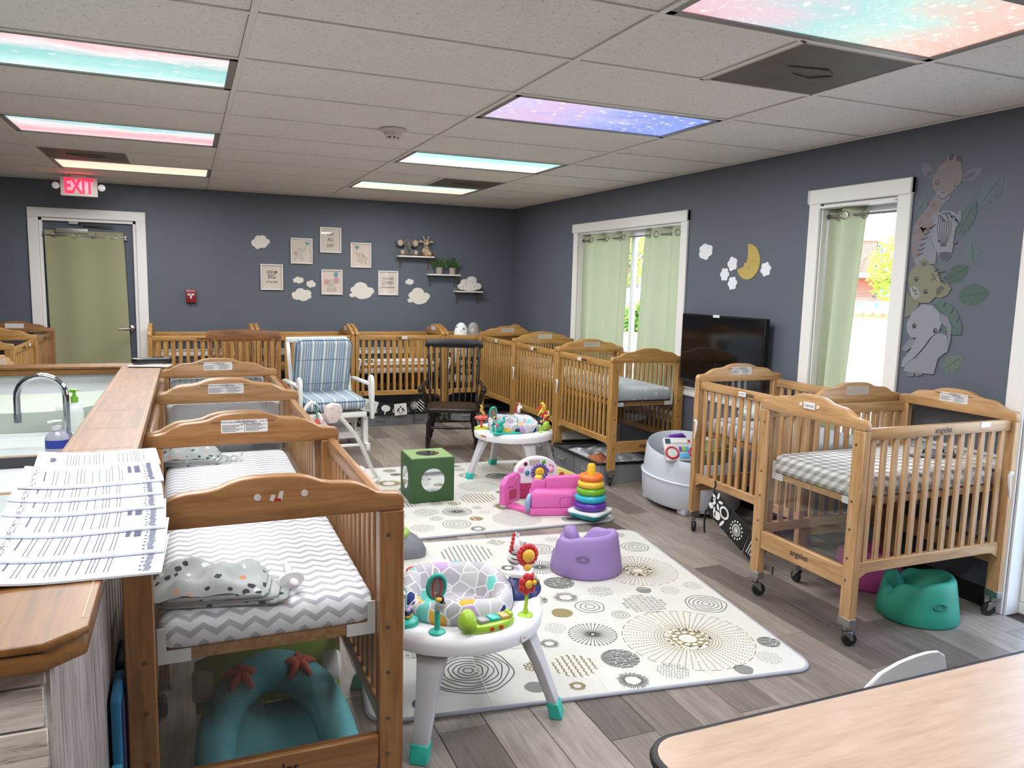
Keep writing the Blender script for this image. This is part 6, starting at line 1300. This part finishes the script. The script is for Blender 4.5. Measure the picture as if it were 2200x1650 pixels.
for s in (-1, 1): d1 = MB(RM).torus(.042, .009, 24, 8, M=T(s*.083, -.032, .02)).build('dial_ring', P('#b8323c', .4), ra, smooth=180); MB(RM).lathe([(0, .02), (.036, .02), (.036, .024), (0, .026)], 20, c=(s*.083, -.032, 0)).build('dial', P('#c7cdc9', .4), d1)
MB(RM).box(-.035, -.075, .02, .035, -.035, .026).build('cassette', P('#5aa9d8', .4), ra, bevel=.002); MB(RM).box(-.075, .045, .02, .06, .07, .024).build('tuner', P('#e9e6e0', .4), ra); MB(RM).box(.04, .048, .024, .058, .067, .026).build('tuner_needle', RED, ra); MB(RM).lathe([(0, .02), (.024, .02), (.022, .03), (0, .03)], 18, c=(.1, .055, 0)).build('knob', P('#b9d0cc', .3), ra)
MB(RM).box(-.12, .04, .02, -.085, .075, .025).build('picture_key', P('#3b4a56', .4), ra)
for k, c in enumerate(('#6b4f9c', '#8ec63f', '#3f9fd0')): MB(RM).box(-.03+.024*k, -.02, .02, -.012+.024*k, .012, .028).build('key', P(c, .4), ra)
pt = thing('purple_toy', 'purple toy handle behind the boombox in the tub', 'toy', (3.21, 4.60, .43), .2); MB().tube([(-.09, 0, 0), (-.085, 0, .05), (-.06, 0, .068), (.06, 0, .068), (.085, 0, .05), (.09, 0, 0)], .016, 8).build('handle', P('#6d3fa6', .4), pt, smooth=60); MB().box(-.1, -.03, -.03, .1, .03, .002).build('block', P('#5d3a94', .4), pt, bevel=.006)
bb = thing('soft_bag', 'olive green bag with yellow piping in the tub', 'bag', (3.40, 4.42, .34), .3)
MB().loft([[(p[0]*k, p[1]*k, z) for p in rrect(-.13, -.1, .13, .1, .05)] for k, z in ((.9, 0), (1, .04), (.97, .1), (.75, .135))]).build('bag', P('#76805c', .8), bb, smooth=60); MB().tube([(p[0], p[1], .102) for p in rrect(-.127, -.098, .127, .098, .05)], .005, 6, 0, True).build('piping', P('#d2b83a', .7), bb, smooth=60); MB().box(-.02, -.09, .115, .07, .0, .134).build('pocket', P('#a3906a', .8), bb)
from mathutils import noise as NZ
def crumple(w, d, h, seed, nx=34, ny=26, f=9.0):
    rows = []
    for j in range(ny+1):
        row = []
        for i in range(nx+1):
            u, v = i/nx*2-1, j/ny*2-1; e = max(0, 1-(abs(u)**4+abs(v)**4)*.75); p = Vector((u*w*f/2+seed, v*d*f/2, seed*.7)); nz = NZ.noise(p)+.5*abs(NZ.noise(p*2.3)); row.append((u*w/2, v*d/2, h*e*(.55+.6*nz)))
        rows.append(row)
    return MB().loft(rows, 0, False, False)
BING = P('#7b7c80', .85); ZIP = P('#131316', .6); CLOTH = fab('folded_laundry', f_dash('#a9abb0', '#dcdde0', 14, 14, .35)).mat; RUST = P('#9c5a3a', .85); CLD = P('#b9b4ae', .85)
def storage_bin(label, loc, rz, w, d, h=.15, cloth=CLOTH, rust=False):
    t = thing('storage_bin', label, 'storage bin', loc, rz, 'grey fabric underbed storage bins')
    MB().prism(rrect(-w/2, -d/2, w/2, d/2, .03), 0, h, caps=(True, False)).build('bin', BING, t, smooth=40); MB().prism(rrect(-w/2+.006, -d/2+.006, w/2-.006, d/2-.006, .03), .01, .02).build('bin_floor', BING, t)
    MB().tube([(p[0], p[1], h+.008*math.sin(9*p[0]+7*p[1])) for p in rrect(-w/2, -d/2, w/2, d/2, .03, 6)], .012, 8, 0, True).build('zip_rim', ZIP, t, smooth=60)
    for x in (-w*.26, w*.26): MB().tube([(x-.05, -d/2-.002, h*.62), (x-.045, -d/2-.016, h*.5), (x+.045, -d/2-.016, h*.5), (x+.05, -d/2-.002, h*.62)], .006, 6).build('handle', P('#8d8e92', .8), t, smooth=60)
    MB().box(-.0015, -d/2-.0035, .004, .0015, -d/2+.001, h-.004).build('seam', P('#5d5e62', .8), t)
    c = crumple(w-.03, d-.03, .085, loc[1]).build('clothes', cloth, t, smooth=180); c.location = (0, 0, h-.06)
    if rust: r = crumple(.2, .18, .08, 3.3).build('rust_shirt', RUST, t, smooth=180); r.location = (w/2-.2, -d/2+.12, h-.03)
storage_bin('grey bin of baby clothes under the nearest right row crib', (3.235, 5.632, 0), -H90, .82, .60, .16, CLOTH, True)
storage_bin('grey bin of linens under the middle right row crib', (3.28, 6.62, 0), -H90, .80, .58, .14, CLD)
storage_bin('grey bin under the farthest right row crib', (3.30, 7.61, 0), -H90, .80, .55, .13, CLD)
storage_bin('grey bin under the pink sheet crib on the back wall', (2.10, 8.42, 0), 0, .80, .56, .12, CLD)
storage_bin('grey bin under the corner crib on the back wall', (3.09, 8.45, 0), 0, .80, .55, .12, CLOTH)
storage_bin('grey bin under the crib behind the glider', (1.12, 8.45, 0), 0, .80, .55, .12, CLD)
# ---------------------------------------------------------------- swing and bouncer
SWW = P('#dedbd9', .35); SWP = P('#d3c2bb', .5)
def mk_dots(name, base, dot, s): 
    g = G(name); d = g.voro(g.tc(), s); g.col(g.mix(g.m('LESS_THAN', d, .22), base, dot)).set(.85); return g.mat
sw = thing('baby_swing', 'white and blush baby swing behind the second left crib', 'baby swing', (.88, 5.45, 0))
fr1 = [(.05, .06, .62), (.14, .10, .54), (.26, .18, .38), (.38, .30, .14), (.435, .355, .045), (.43, .34, .022), (.33, .22, .02)]
fr2 = [(-.05, -.02, .60), (.0, -.10, .50), (.08, -.22, .33), (.16, -.32, .12), (.18, -.34, .03), (.14, -.31, .02), (.05, -.25, .02)]
fr3 = [(-.05, .0, .62), (-.14, .06, .50), (-.24, .14, .25), (-.30, .20, .03)]
for k in (fr1, fr2, fr3): MB().tube(smooth_pts(k, 4), .015, 10).build('frame_tube', SWW, sw, smooth=60)
MB().tube([(-.02, -.08, .40), (.28, .20, .34)], .011, 8).build('cross_tube', SWW, sw, smooth=60)
MB().loft([[(p[0], -.035+.07*k, p[1]) for p in [(-.07, .58), (-.05, .68), (.02, .715), (.10, .70), (.13, .63), (.10, .56), (.06, .50), (-.03, .50)]] for k in (0, 1)], M=T(.05, .03, .62) @ RZ(.3) @ SM(.66, .9, .66) @ T(-.03, 0, -.61)).build('motor_housing', SWP, sw, bevel=.012, seg=3)
for x, z in ((.0, .66), (.07, .62), (.0, .56)): MB().lathe([(0, 0), (.006, 0), (.006, .002), (0, .002)], 10, M=T(.05, .03, .62) @ RZ(.3) @ SM(.66, .9, .66) @ T(x-.03, -.0355, z-.61) @ RX(PI/2)).build('screw', P('#8d7d76', .5), sw)
arc = [(-.11+.075*math.cos(t), -.09, .56+.16*math.sin(t)) for t in [PI*i/12 for i in range(13)]]
MB().loft([[(p[0], p[1]-.035, p[2]), (p[0], p[1]+.035, p[2]), (p[0]*1.0+.004, p[1]+.035, p[2]-.012), (p[0]+.004, p[1]-.035, p[2]-.012)] for p in arc]).build('toy_bar', mk_dots('swing_dots', '#ded6d2', '#b3aaa8', 60), sw, bevel=.003, seg=1)
ct = MB().lathe([(.002, -.085), (.014, -.06), (.020, -.02), (.012, 0), (0, .004)], 12, c=(-.08, -.10, .60)).build('carrot_toy', P('#d6574c', .6), sw, smooth=60); MB().tube([(-.08, -.10, .60), (-.082, -.10, .66), (-.095, -.09, .71)], .006, 6).build('carrot_leaf', P('#4f9a78', .6), ct, smooth=60)
MB().lathe([(.002, -.07), (.012, -.05), (.016, -.02), (0, 0)], 10, c=(-.13, -.08, .60)).build('lilac_toy', P('#b7a3b8', .6), sw, smooth=60)
MB().sph((-.10, -.05, .44), .14, .17, .09, 16, 8).build('seat', mk_dots('swing_seat', '#d8ccc6', '#ece6e2', 40), sw, smooth=180)
MB().sph((.12, -.02, .21), .15, .13, .03, 20, 8).build('foot_pad', mk_dots('swing_pad', '#e9e3da', '#cfc2b4', 22), sw, smooth=180)
bo = thing('baby_bouncer', 'teal baby bouncer with red starfish under the nearest left crib', 'baby bouncer', (.22, 2.36, 0))
TQ = fab('bouncer_teal', lambda g, v, x, y, z: (g.col(g.mix(g.noise(v, 6, 3), '#3f7f86', '#62a3a8')), g.bump(g.noise(v, 14, 2), .25, .02))).mat
arch = [(-.165, -.30, .13), (-.18, -.16, .135), (-.175, -.02, .16), (-.14, .09, .215), (-.07, .155, .255), (.0, .172, .268), (.07, .155, .255), (.14, .09, .215), (.175, -.02, .16), (.18, -.16, .135), (.165, -.30, .13)]
MB().tube(smooth_pts(arch, 4), [.05+.016*math.sin(PI*i/40) for i in range(41)], 14).build('padded_rim', TQ, bo, smooth=180)
rg = []
for k in range(9):
    f = k/8; y = -.32+.44*f; rg.append([(.17*u*(1-.25*f*f), y+.04*f*(1-u*u), .045+.05*u*u+.16*max(0, f-.45)**1.3*1.6) for u in [-1+.2*i for i in range(11)]])
MB().loft(rg, 0, False, False).build('seat_sling', TQ, bo, smooth=180).modifiers.new('s', 'SOLIDIFY').thickness = .02
MB().tube([(-.14, -.08, .10), (-.07, -.05, .085), (.0, -.04, .08), (.07, -.05, .085), (.14, -.08, .10)], .004, 5).build('seam', P('#28565c', .9), bo)
def star(mb, M, r):
    for k in range(5): a = 2*PI*k/5; mb.sph((.6*r*math.cos(a), .6*r*math.sin(a), 0), r*.5, r*.5, .006, 8, 5, M=M)
    mb.sph((0, 0, 0), r*.5, r*.5, .008, 8, 5, M=M)
for x, y, z in ((-.095, .105, .308), (.085, .115, .312)):
    s = MB(); 
    for k in range(5):
        a = 2*PI*k/5+.3; s.M = T(x, y, z) @ RX(.35); s.tube([(0, 0, 0), (.026*math.cos(a), .026*math.sin(a), .0), (.056*math.cos(a), .056*math.sin(a), -.022)], [.016, .014, .008], 6)
    s.build('starfish', P('#b04a3c', .8), bo, smooth=180)
MB().loft([[(-.23+.46*k/6, .18, .16), (-.23+.46*k/6, .24, .30+.05*math.sin(PI*k/6)), (-.23+.46*k/6, .25, .30+.05*math.sin(PI*k/6)), (-.23+.46*k/6, .19, .15)] for k in range(7)]).build('green_backing', P('#7f9a2c', .8), bo, smooth=60)
for s in (-1, 1):
    MB().tube([(s*.20, -.33, .02), (s*.215, -.1, .025), (s*.22, .15, .03), (s*.215, .26, .06), (s*.21, .27, .13)], .018, 10).build('base_rail', SWW, bo, smooth=60)
    MB().lathe([(0, -.03), (.055, -.03), (.06, -.01), (.06, .02), (.04, .035), (0, .035)], 24, M=T(s*.205, .24, .22) @ RY(s*PI/2)).build('pivot_disc', P('#d3d2ce', .4), bo, smooth=50); MB().cyl((s*.16, .05, .12), (s*.21, .06, .10), .035, n=14).build('pivot_joint', SWW, bo, smooth=40)
# grey moulded toy foot peeking out behind the nearest left crib
gy = thing('rocker_seat', 'grey plastic corner of a floor toy behind the nearest left crib', 'toy', (1.03, 4.19, .013))
MB().loft([[(p[0]*k, p[1]*k, z) for p in rrect(-.19, -.13, .19, .13, .07)] for k, z in ((1, 0), (1, .035), (.9, .07), (.62, .11), (.55, .12))]).build('base', P('#74777e', .5), gy, smooth=60); MB().torus(.09, .02, 24, 8, M=T(0, 0, .12)).build('seat_ring', P('#8fae4e', .5), gy, smooth=180)

# ---------------------------------------------------------------- near table and chair
def mk_lam():
    g = G('maple_laminate'); v = g.tc(); a = g.noise(g.scl(v, (1.2, 9, 1)), 5, 4, .6, .4); g.col(g.ramp(a, [(.3, '#ad927b'), (.55, '#b89e89'), (.75, '#c1a895')])).set(.32, spec=.45); g.bump(g.noise(v, 180, 2), .12, .001); return g.mat
tt = thing('toddler_table', 'maple topped toddler table with black edge at lower right', 'table', (0, 0, 0))
po = rrect(.952, .45, 2.75, 1.437, .085, 8)
MB().prism(po, .474, .4995).build('table_top', mk_lam(), tt); MB().tube([(p[0], p[1], .4865) for p in po], .0145, 8, 0, True).build('edge_band', P('#17171a', .5), tt, smooth=60)
for x, y in ((1.08, .6), (2.6, .6), (1.08, 1.28), (2.6, 1.28)): MB().cyl((x, y, 0), (x, y, .474), .019, n=14).build('leg', P('#8d8f93', .3, .9), tt, smooth=40)
ch = thing('toddler_chair', 'white rounded chair back behind the toddler table', 'chair', (1.93, 1.40, 0), PI+math.radians(4))
MB().prism(rrect(-.17, -.15, .17, .16, .05), .255, .275).build('seat', P('#e4e3e5', .4), ch, bevel=.006)
bp = [(-.16, .30), (-.185, .38), (-.175, .44), (-.14, .485), (-.085, .515), (-.03, .527), (.03, .527), (.085, .515), (.14, .485), (.175, .44), (.185, .38), (.16, .30)]
rr_ = [[(p[0], -.10+.35*p[0]**2*-4+k*.014, p[1]) for p in bp] for k in (0, 1)]
MB().loft(rr_).build('backrest', P('#e4e3e5', .4), ch, bevel=.005)
for s in (-1, 1):
    for y in (-.13, .13): MB().tube([(s*.12, y*.8, .255), (s*.15, y, 0)], .011, 8).build('leg', P('#9a9ca0', .3, .9), ch, smooth=40)
    MB().tube([(s*.13, -.10, .26), (s*.13, -.135, .34)], .010, 8).build('back_stem', P('#9a9ca0', .3, .9), ch, smooth=40)

# ---------------------------------------------------------------- soft books, pillows, blankets, pacifiers, sandals
SBK = P('#16161a', .8); SBW = P('#e6e4e0', .8)
def soft_book(name, label, path, h, motifs, axis):
    """cloth strip of panels hanging below a rail; path = top corner points in wall coordinates"""
    t = thing(name, label, 'soft book', (0, 0, 0)); n = len(path)-1
    for i in range(n):
        (u0, z0), (u1, z1) = path[i], path[i+1]; d = Vector((u1-u0, z1-z0)); L = d.length; ang = math.atan2(d.y, -d.x if axis.__name__ == 'RW_' else d.x)
        M = T(*axis((u0+u1)/2, (z0+z1)/2)) @ AXM[axis.__name__] @ RZ(0) @ Matrix.Rotation(ang, 4, 'Z')
        bg, fg = (SBK, SBW) if motifs[i][0] else (SBW, SBK)
        p = ob('panel', MB().prism(rrect(-L/2+.002, -h, L/2-.002, 0, .006, 2), -.004, .004).mesh('panel', bg, bevel=.002, seg=1), t); p.matrix_local = M
        mb = MB(); kind = motifs[i][1]
        def fl(po): mb.flat(po, .0052)
        c = (0, -h*.5); r = min(L, h)*.36
        if kind == 'tree':
            fl(ell(0, -h*.42, r*1.1, r*.8, 20)); mb.box(-.006, -h*.95, .005, .006, -h*.5, .0056)
        elif kind == 'penguin':
            fl(ell(0, -h*.55, r*.55, r*.95)); mb.flat(ell(0, -h*.60, r*.38, r*.68), .0056, 'z', 1); mb.flat(ell(-.012, -h*.32, .006, .007, 8), .006, 'z', 1); mb.flat(ell(.012, -h*.32, .006, .007, 8), .006, 'z', 1)
            for s in (-1, 1): fl(ell(s*r*.7, -h*.55, r*.14, r*.5, 10, s*.5))
        elif kind == 'sun':
            mb.flat(ell(0, -h*.5, r*.62, r*.62), .0052)
            for k in range(14): a = 2*PI*k/14; fl(ell(r*.88*math.cos(a), -h*.5+r*.88*math.sin(a), r*.11, r*.11, 8))
            for q in (.5, .38, .26): mb.torus(r*q, .0016, 24, 4, 1, T(0, -h*.5, .0056))
        elif kind == 'zebra':
            for k in range(7): fl([(-r+.3*r*k, -h*.85), (-r+.3*r*k+.1*r, -h*.85), (-r*.7+.28*r*k+.1*r, -h*.25), (-r*.7+.28*r*k, -h*.25)])
        elif kind == 'animals':
            for k in range(5): a = 2*PI*k/5+.4; fl(ell(-L*.18+.035*math.cos(a), -h*.26+.035*math.sin(a), .022, .010, 10, a))
            fl(ell(-L*.36, -h*.62, .022, .018)); fl(ell(L*.05, -h*.72, .03, .026)); fl(ell(L*.28, -h*.38, .045, .038)); mb.flat(ell(L*.28, -h*.38, .03, .026), .0056, 'z', 1); fl(ell(-L*.12, -h*.72, .012, .035, 12, .5)); fl(ell(L*.34, -h*.8, .01, .03, 10, -.4)); fl(ell(-L*.32, -h*.3, .012, .012, 8))
        elif kind == 'grid':
            for k in range(4): mb.box(-L*.42, -h*(.2+.2*k), .005, L*.42, -h*(.13+.2*k), .0056)
        o = ob('motif', mb.mesh('motif', [fg, bg]), p)
    return t
def RW_(u, z): return (2.925, u, z)
def BW_(u, z): return (u, 8.095, z)
AXM = {'RW_': Matrix(((0, 0, -1, 0), (-1, 0, 0, 0), (0, 1, 0, 0), (0, 0, 0, 1))), 'BW_': Matrix(((1, 0, 0, 0), (0, 0, -1, 0), (0, 1, 0, 0), (0, 0, 0, 1)))}
k2s = soft_book('soft_book', 'black and white cloth book hanging from the crib below the window', [(3.765, .345), (3.59, .27), (3.42, .20), (3.27, .15)], .165, [(True, 'animals'), (True, 'sun'), (True, 'zebra')], RW_)
# path runs towards -y, so flip each panel's local x
MB().tube([(2.926, 3.765, .345), (2.935, 3.765, .37), (2.94, 3.78, .39)], .006, 6).tube([(2.925, 3.27, .15), (2.93, 3.22, .26), (2.94, 3.20, .35)], .005, 6).build('tie', SBK, k2s, smooth=60); MB().tube([(2.925, 3.835, .195), (2.922, 3.84, .12), (2.924, 3.835, .05)], .006, 6).tube([(2.925, 3.22, .05), (2.923, 3.22, .005)], .004, 5).build('ribbon', SBK, k2s, smooth=60)
bs = soft_book('soft_book', 'black and white cloth strip with penguin under the back wall crib', [(1.70, .315), (1.86, .262), (2.02, .235), (2.16, .245), (2.29, .30)], .125, [(False, 'zebra'), (True, 'tree'), (False, 'penguin'), (True, 'sun')], BW_)
MB().tube([(2.29, 8.095, .30), (2.31, 8.09, .36), (2.315, 8.10, .40)], .004, 6).tube([(1.70, 8.095, .31), (1.68, 8.095, .38)], .004, 6).tube([(2.25, 8.09, .17), (2.24, 8.085, .03)], .004, 5).build('tie', SBK, bs, smooth=60)
tw = soft_book('crinkle_flag', 'striped black and white crinkle flag beside the penguin strip', [(2.31, .30), (2.405, .215)], .13, [(True, 'grid')], BW_)
def pillow(name, label, cat, loc, rx, ry, rz, mat, rot=(0, 0, 0), group=None, bend=0):
    rows = [[(rx*math.sin(PI*max(.03, min(.97, k/14)))**.8*math.cos(2*PI*i/24), ry*math.sin(PI*max(.03, min(.97, k/14)))**.8*math.sin(2*PI*i/24)+bend*math.cos(PI*k/14)**2, -rz*math.cos(PI*k/14)) for i in range(24)] for k in range(15)]
    o = MB().loft(rows).build(name, mat, smooth=180); o.location = loc; o.rotation_euler = rot; return tag(o, label, cat, group)
def mk_print(name, base, cols, s):
    g = G(name); v = g.tc(); d = g.voro(v, s); c = g.sep(g.voro(v, s, 'F1', 1))[0]; cc = g.ramp(c, [(i/len(cols), q) for i, q in enumerate(cols)], 'CONSTANT'); g.col(g.mix(g.m('LESS_THAN', g.m('ADD', d, g.m('MULTIPLY', g.noise(v, 60, 2), .25)), .40), base, cc)).set(.85); g.bump(g.noise(v, 12, 2), .2, .02); return g.mat
PG = 'nursing pillows standing in the corner crib'
np1 = thing('nursing_pillow', 'white nursing pillow printed with teal and navy animals', 'pillow', (2.86, 8.36, .54), 0, PG)
def horseshoe(mat, t): return MB().loft([[(.092*q*math.cos(2*PI*i/24), .07*q*math.sin(2*PI*i/24), z) for i in range(24)] for q, z in ((.5, 0), (.8, .04), (.95, .14), (1, .28), (.97, .38), (.85, .47), (.6, .53), (.3, .555), (.05, .56))]).build('cushion', mat, t, smooth=180)
horseshoe(mk_print('whale_print', '#e6e6e2', ['#6fb0a6', '#3a4a78', '#9cc3bd', '#51608c'], 22), np1)
np2 = thing('nursing_pillow', 'grey nursing pillow printed with white spots', 'pillow', (3.035, 8.44, .54), .2, PG)
horseshoe(mk_print('grey_spot_print', '#9c9791', ['#e3ded8', '#d9d2cb', '#c9a9a0'], 26), np2)
def mk_dia():
    g = G('diamond_print'); x, y, z = g.sep(g.tc()); f = lambda a: g.m('PINGPONG', g.m('ADD', a, 5), .045); g.col(g.mix(g.m('LESS_THAN', g.m('ADD', f(x), f(z)), .038), '#131317', '#c9c5bf')).set(.85); return g.mat
o = MB().loft([[(p[0]*k, p[1]*k, z) for p in rrect(-.165, -.06, .165, .06, .05)] for k, z in ((.9, 0), (1, .04), (1, .13), (.85, .18))]).build('diamond_bag', mk_dia(), smooth=50); o.location = (2.945, 8.24, .535); tag(o, 'black cushion with white diamonds below the nursing pillows', 'cushion')
pillow('cushion', 'pale green leafy cushion in the crib below the window', 'cushion', (3.30, 3.86, .79), .16, .09, .045, mk_print('green_leaf_print', '#c2cfc4', ['#8fae9a', '#a9c2b0'], 24), (0, 0, .2))
pillow('swaddle', 'small grey folded cloth in the middle crib of the right row', 'blanket', (3.17, 6.86, .79), .11, .09, .05, mk_print('grey_cloth', '#bfc1c2', ['#e3e3e2', '#9b9fa3'], 30))
pillow('blanket_roll', 'rolled blanket in the far left crib', 'blanket', (-1.48, 7.25, .80), .16, .1, .06, P('#8b97a3', .9))
BLK_P = mk_print('farm_print', '#a3a6a5', ['#24262b', '#b97f5b', '#d9d9d8', '#33353a', '#c4937a'], 27)
def blanket(label, loc, rz, s):
    t = thing('baby_blanket', label, 'blanket', loc, rz, 'folded baby blankets in the left cribs'); t.scale = (s, s, s)
    lay = lambda w, d, h, sd, z, mat, nm, dx=0, dy=0: setattr(crumple(w, d, h, sd, 26, 18, 12).build(nm, mat, t, smooth=180), 'location', (dx, dy, z))
    for k, (w, d, z, dx) in enumerate(((.34, .17, .0, .02), (.31, .16, .012, .01), (.28, .16, .024, 0))):
        o = MB().loft([[(p[0]*q, p[1]*q+.006*math.sin(p[0]*30), zz) for p in rrect(-w/2, -d/2, w/2, d/2, .03)] for q, zz in ((.94, 0), (1, .004), (1, .011), (.95, .015))]).build('fold', P('#a9aaa9', .9) if k % 2 else BLK_P, t, smooth=60); o.location = (dx, -.01*k, z)
    lay(.30, .20, .075, 2.1+s, .03, BLK_P, 'top_cloth', -.02, .0); lay(.14, .15, .06, 5.7, .012, P('#b9b2aa', .95), 'lining', -.13, .0)
blanket('crumpled farm animal blanket on the nearest chevron mattress', (.055, 2.045, .742), -.16, .92)
blanket('grey blanket bundle on the second chevron mattress', (.005, 3.60, .742), -.12, .85)
def pacifier(label, loc, rz, s=1.0):
    t = thing('pacifier', label, 'pacifier', loc, rz, 'pacifiers on the chevron mattresses'); t.scale = (s, s, s); W_ = P('#e9e4e6', .35); L_ = P('#cfc9d2', .4)
    MB().prism([(p[0], p[1]) for p in ell(0, 0, .028, .019)], -.004, .004, 'y', M=T(0, 0, .021)).build('shield', W_, t, bevel=.002, seg=1); MB().sph((0, -.02, .021), .009, .018, .009).build('nipple', P('#e0d6da', .3), t, smooth=180)
    MB().tube([(-.02, .008, .021), (-.03, .03, .012), (-.045, .03, .008), (-.05, .01, .007), (-.04, .0, .007)], .0045, 8).tube([(.0, .006, .025), (.004, .03, .03), (.006, .05, .035)], [.009, .010, .008], 8).build('handle', L_, t, smooth=60)
pacifier('pale pacifier on the nearest chevron mattress', (.232, 2.02, .744), .2, 1.25); pacifier('clear pacifier on the second chevron mattress', (.18, 3.55, .744), -.5, .95)
gp = thing('green_pacifier', 'small green pacifier on the pale pink mattress', 'pacifier', (1.79, 8.28, .684)); MB().prism(flower(.045, 5), 0, .012).build('shield', P('#4f9a86', .5), gp); MB().sph((0, 0, .025), .016).build('button', P('#6fb59f', .5), gp, smooth=180)
def sandal(label, loc, rz):
    t = thing('baby_sandal', label, 'sandal', loc, rz, 'grey baby sandals'); so = [(-.03, -.07), (-.034, -.02), (-.026, .03), (-.03, .06), (-.018, .078), (.012, .08), (.026, .06), (.024, .03), (.034, -.02), (.03, -.07), (.0, -.085)]
    MB().prism(so, 0, .012).build('sole', P('#4a4e58', .7), t, bevel=.003, seg=1); MB().prism([(p[0]*.85, p[1]*.9) for p in so], .0122, .0135).build('insole', P('#a9a49e', .8), t)
    MB().loft([[(-.036, -.045, .004), (-.032, -.045, .03), (0, -.045, .042), (.032, -.045, .03), (.036, -.045, .004)], [(-.036, .0, .004), (-.03, .0, .032), (0, .0, .046), (.03, .0, .032), (.036, .0, .004)]], 0, False, False).build('strap', P('#6b717e', .7), t, smooth=60).modifiers.new('s', 'SOLIDIFY').thickness = .004
    MB().sph((0, .0, .052), .014, .012, .010).build('teal_charm', P('#5aa39c', .25), t, smooth=180)
sandal('grey baby sandal with teal charm, left of the pair', (3.33, 2.67, .757), 1.25); sandal('grey baby sandal with teal charm, right of the pair', (3.48, 2.66, .757), -1.7)
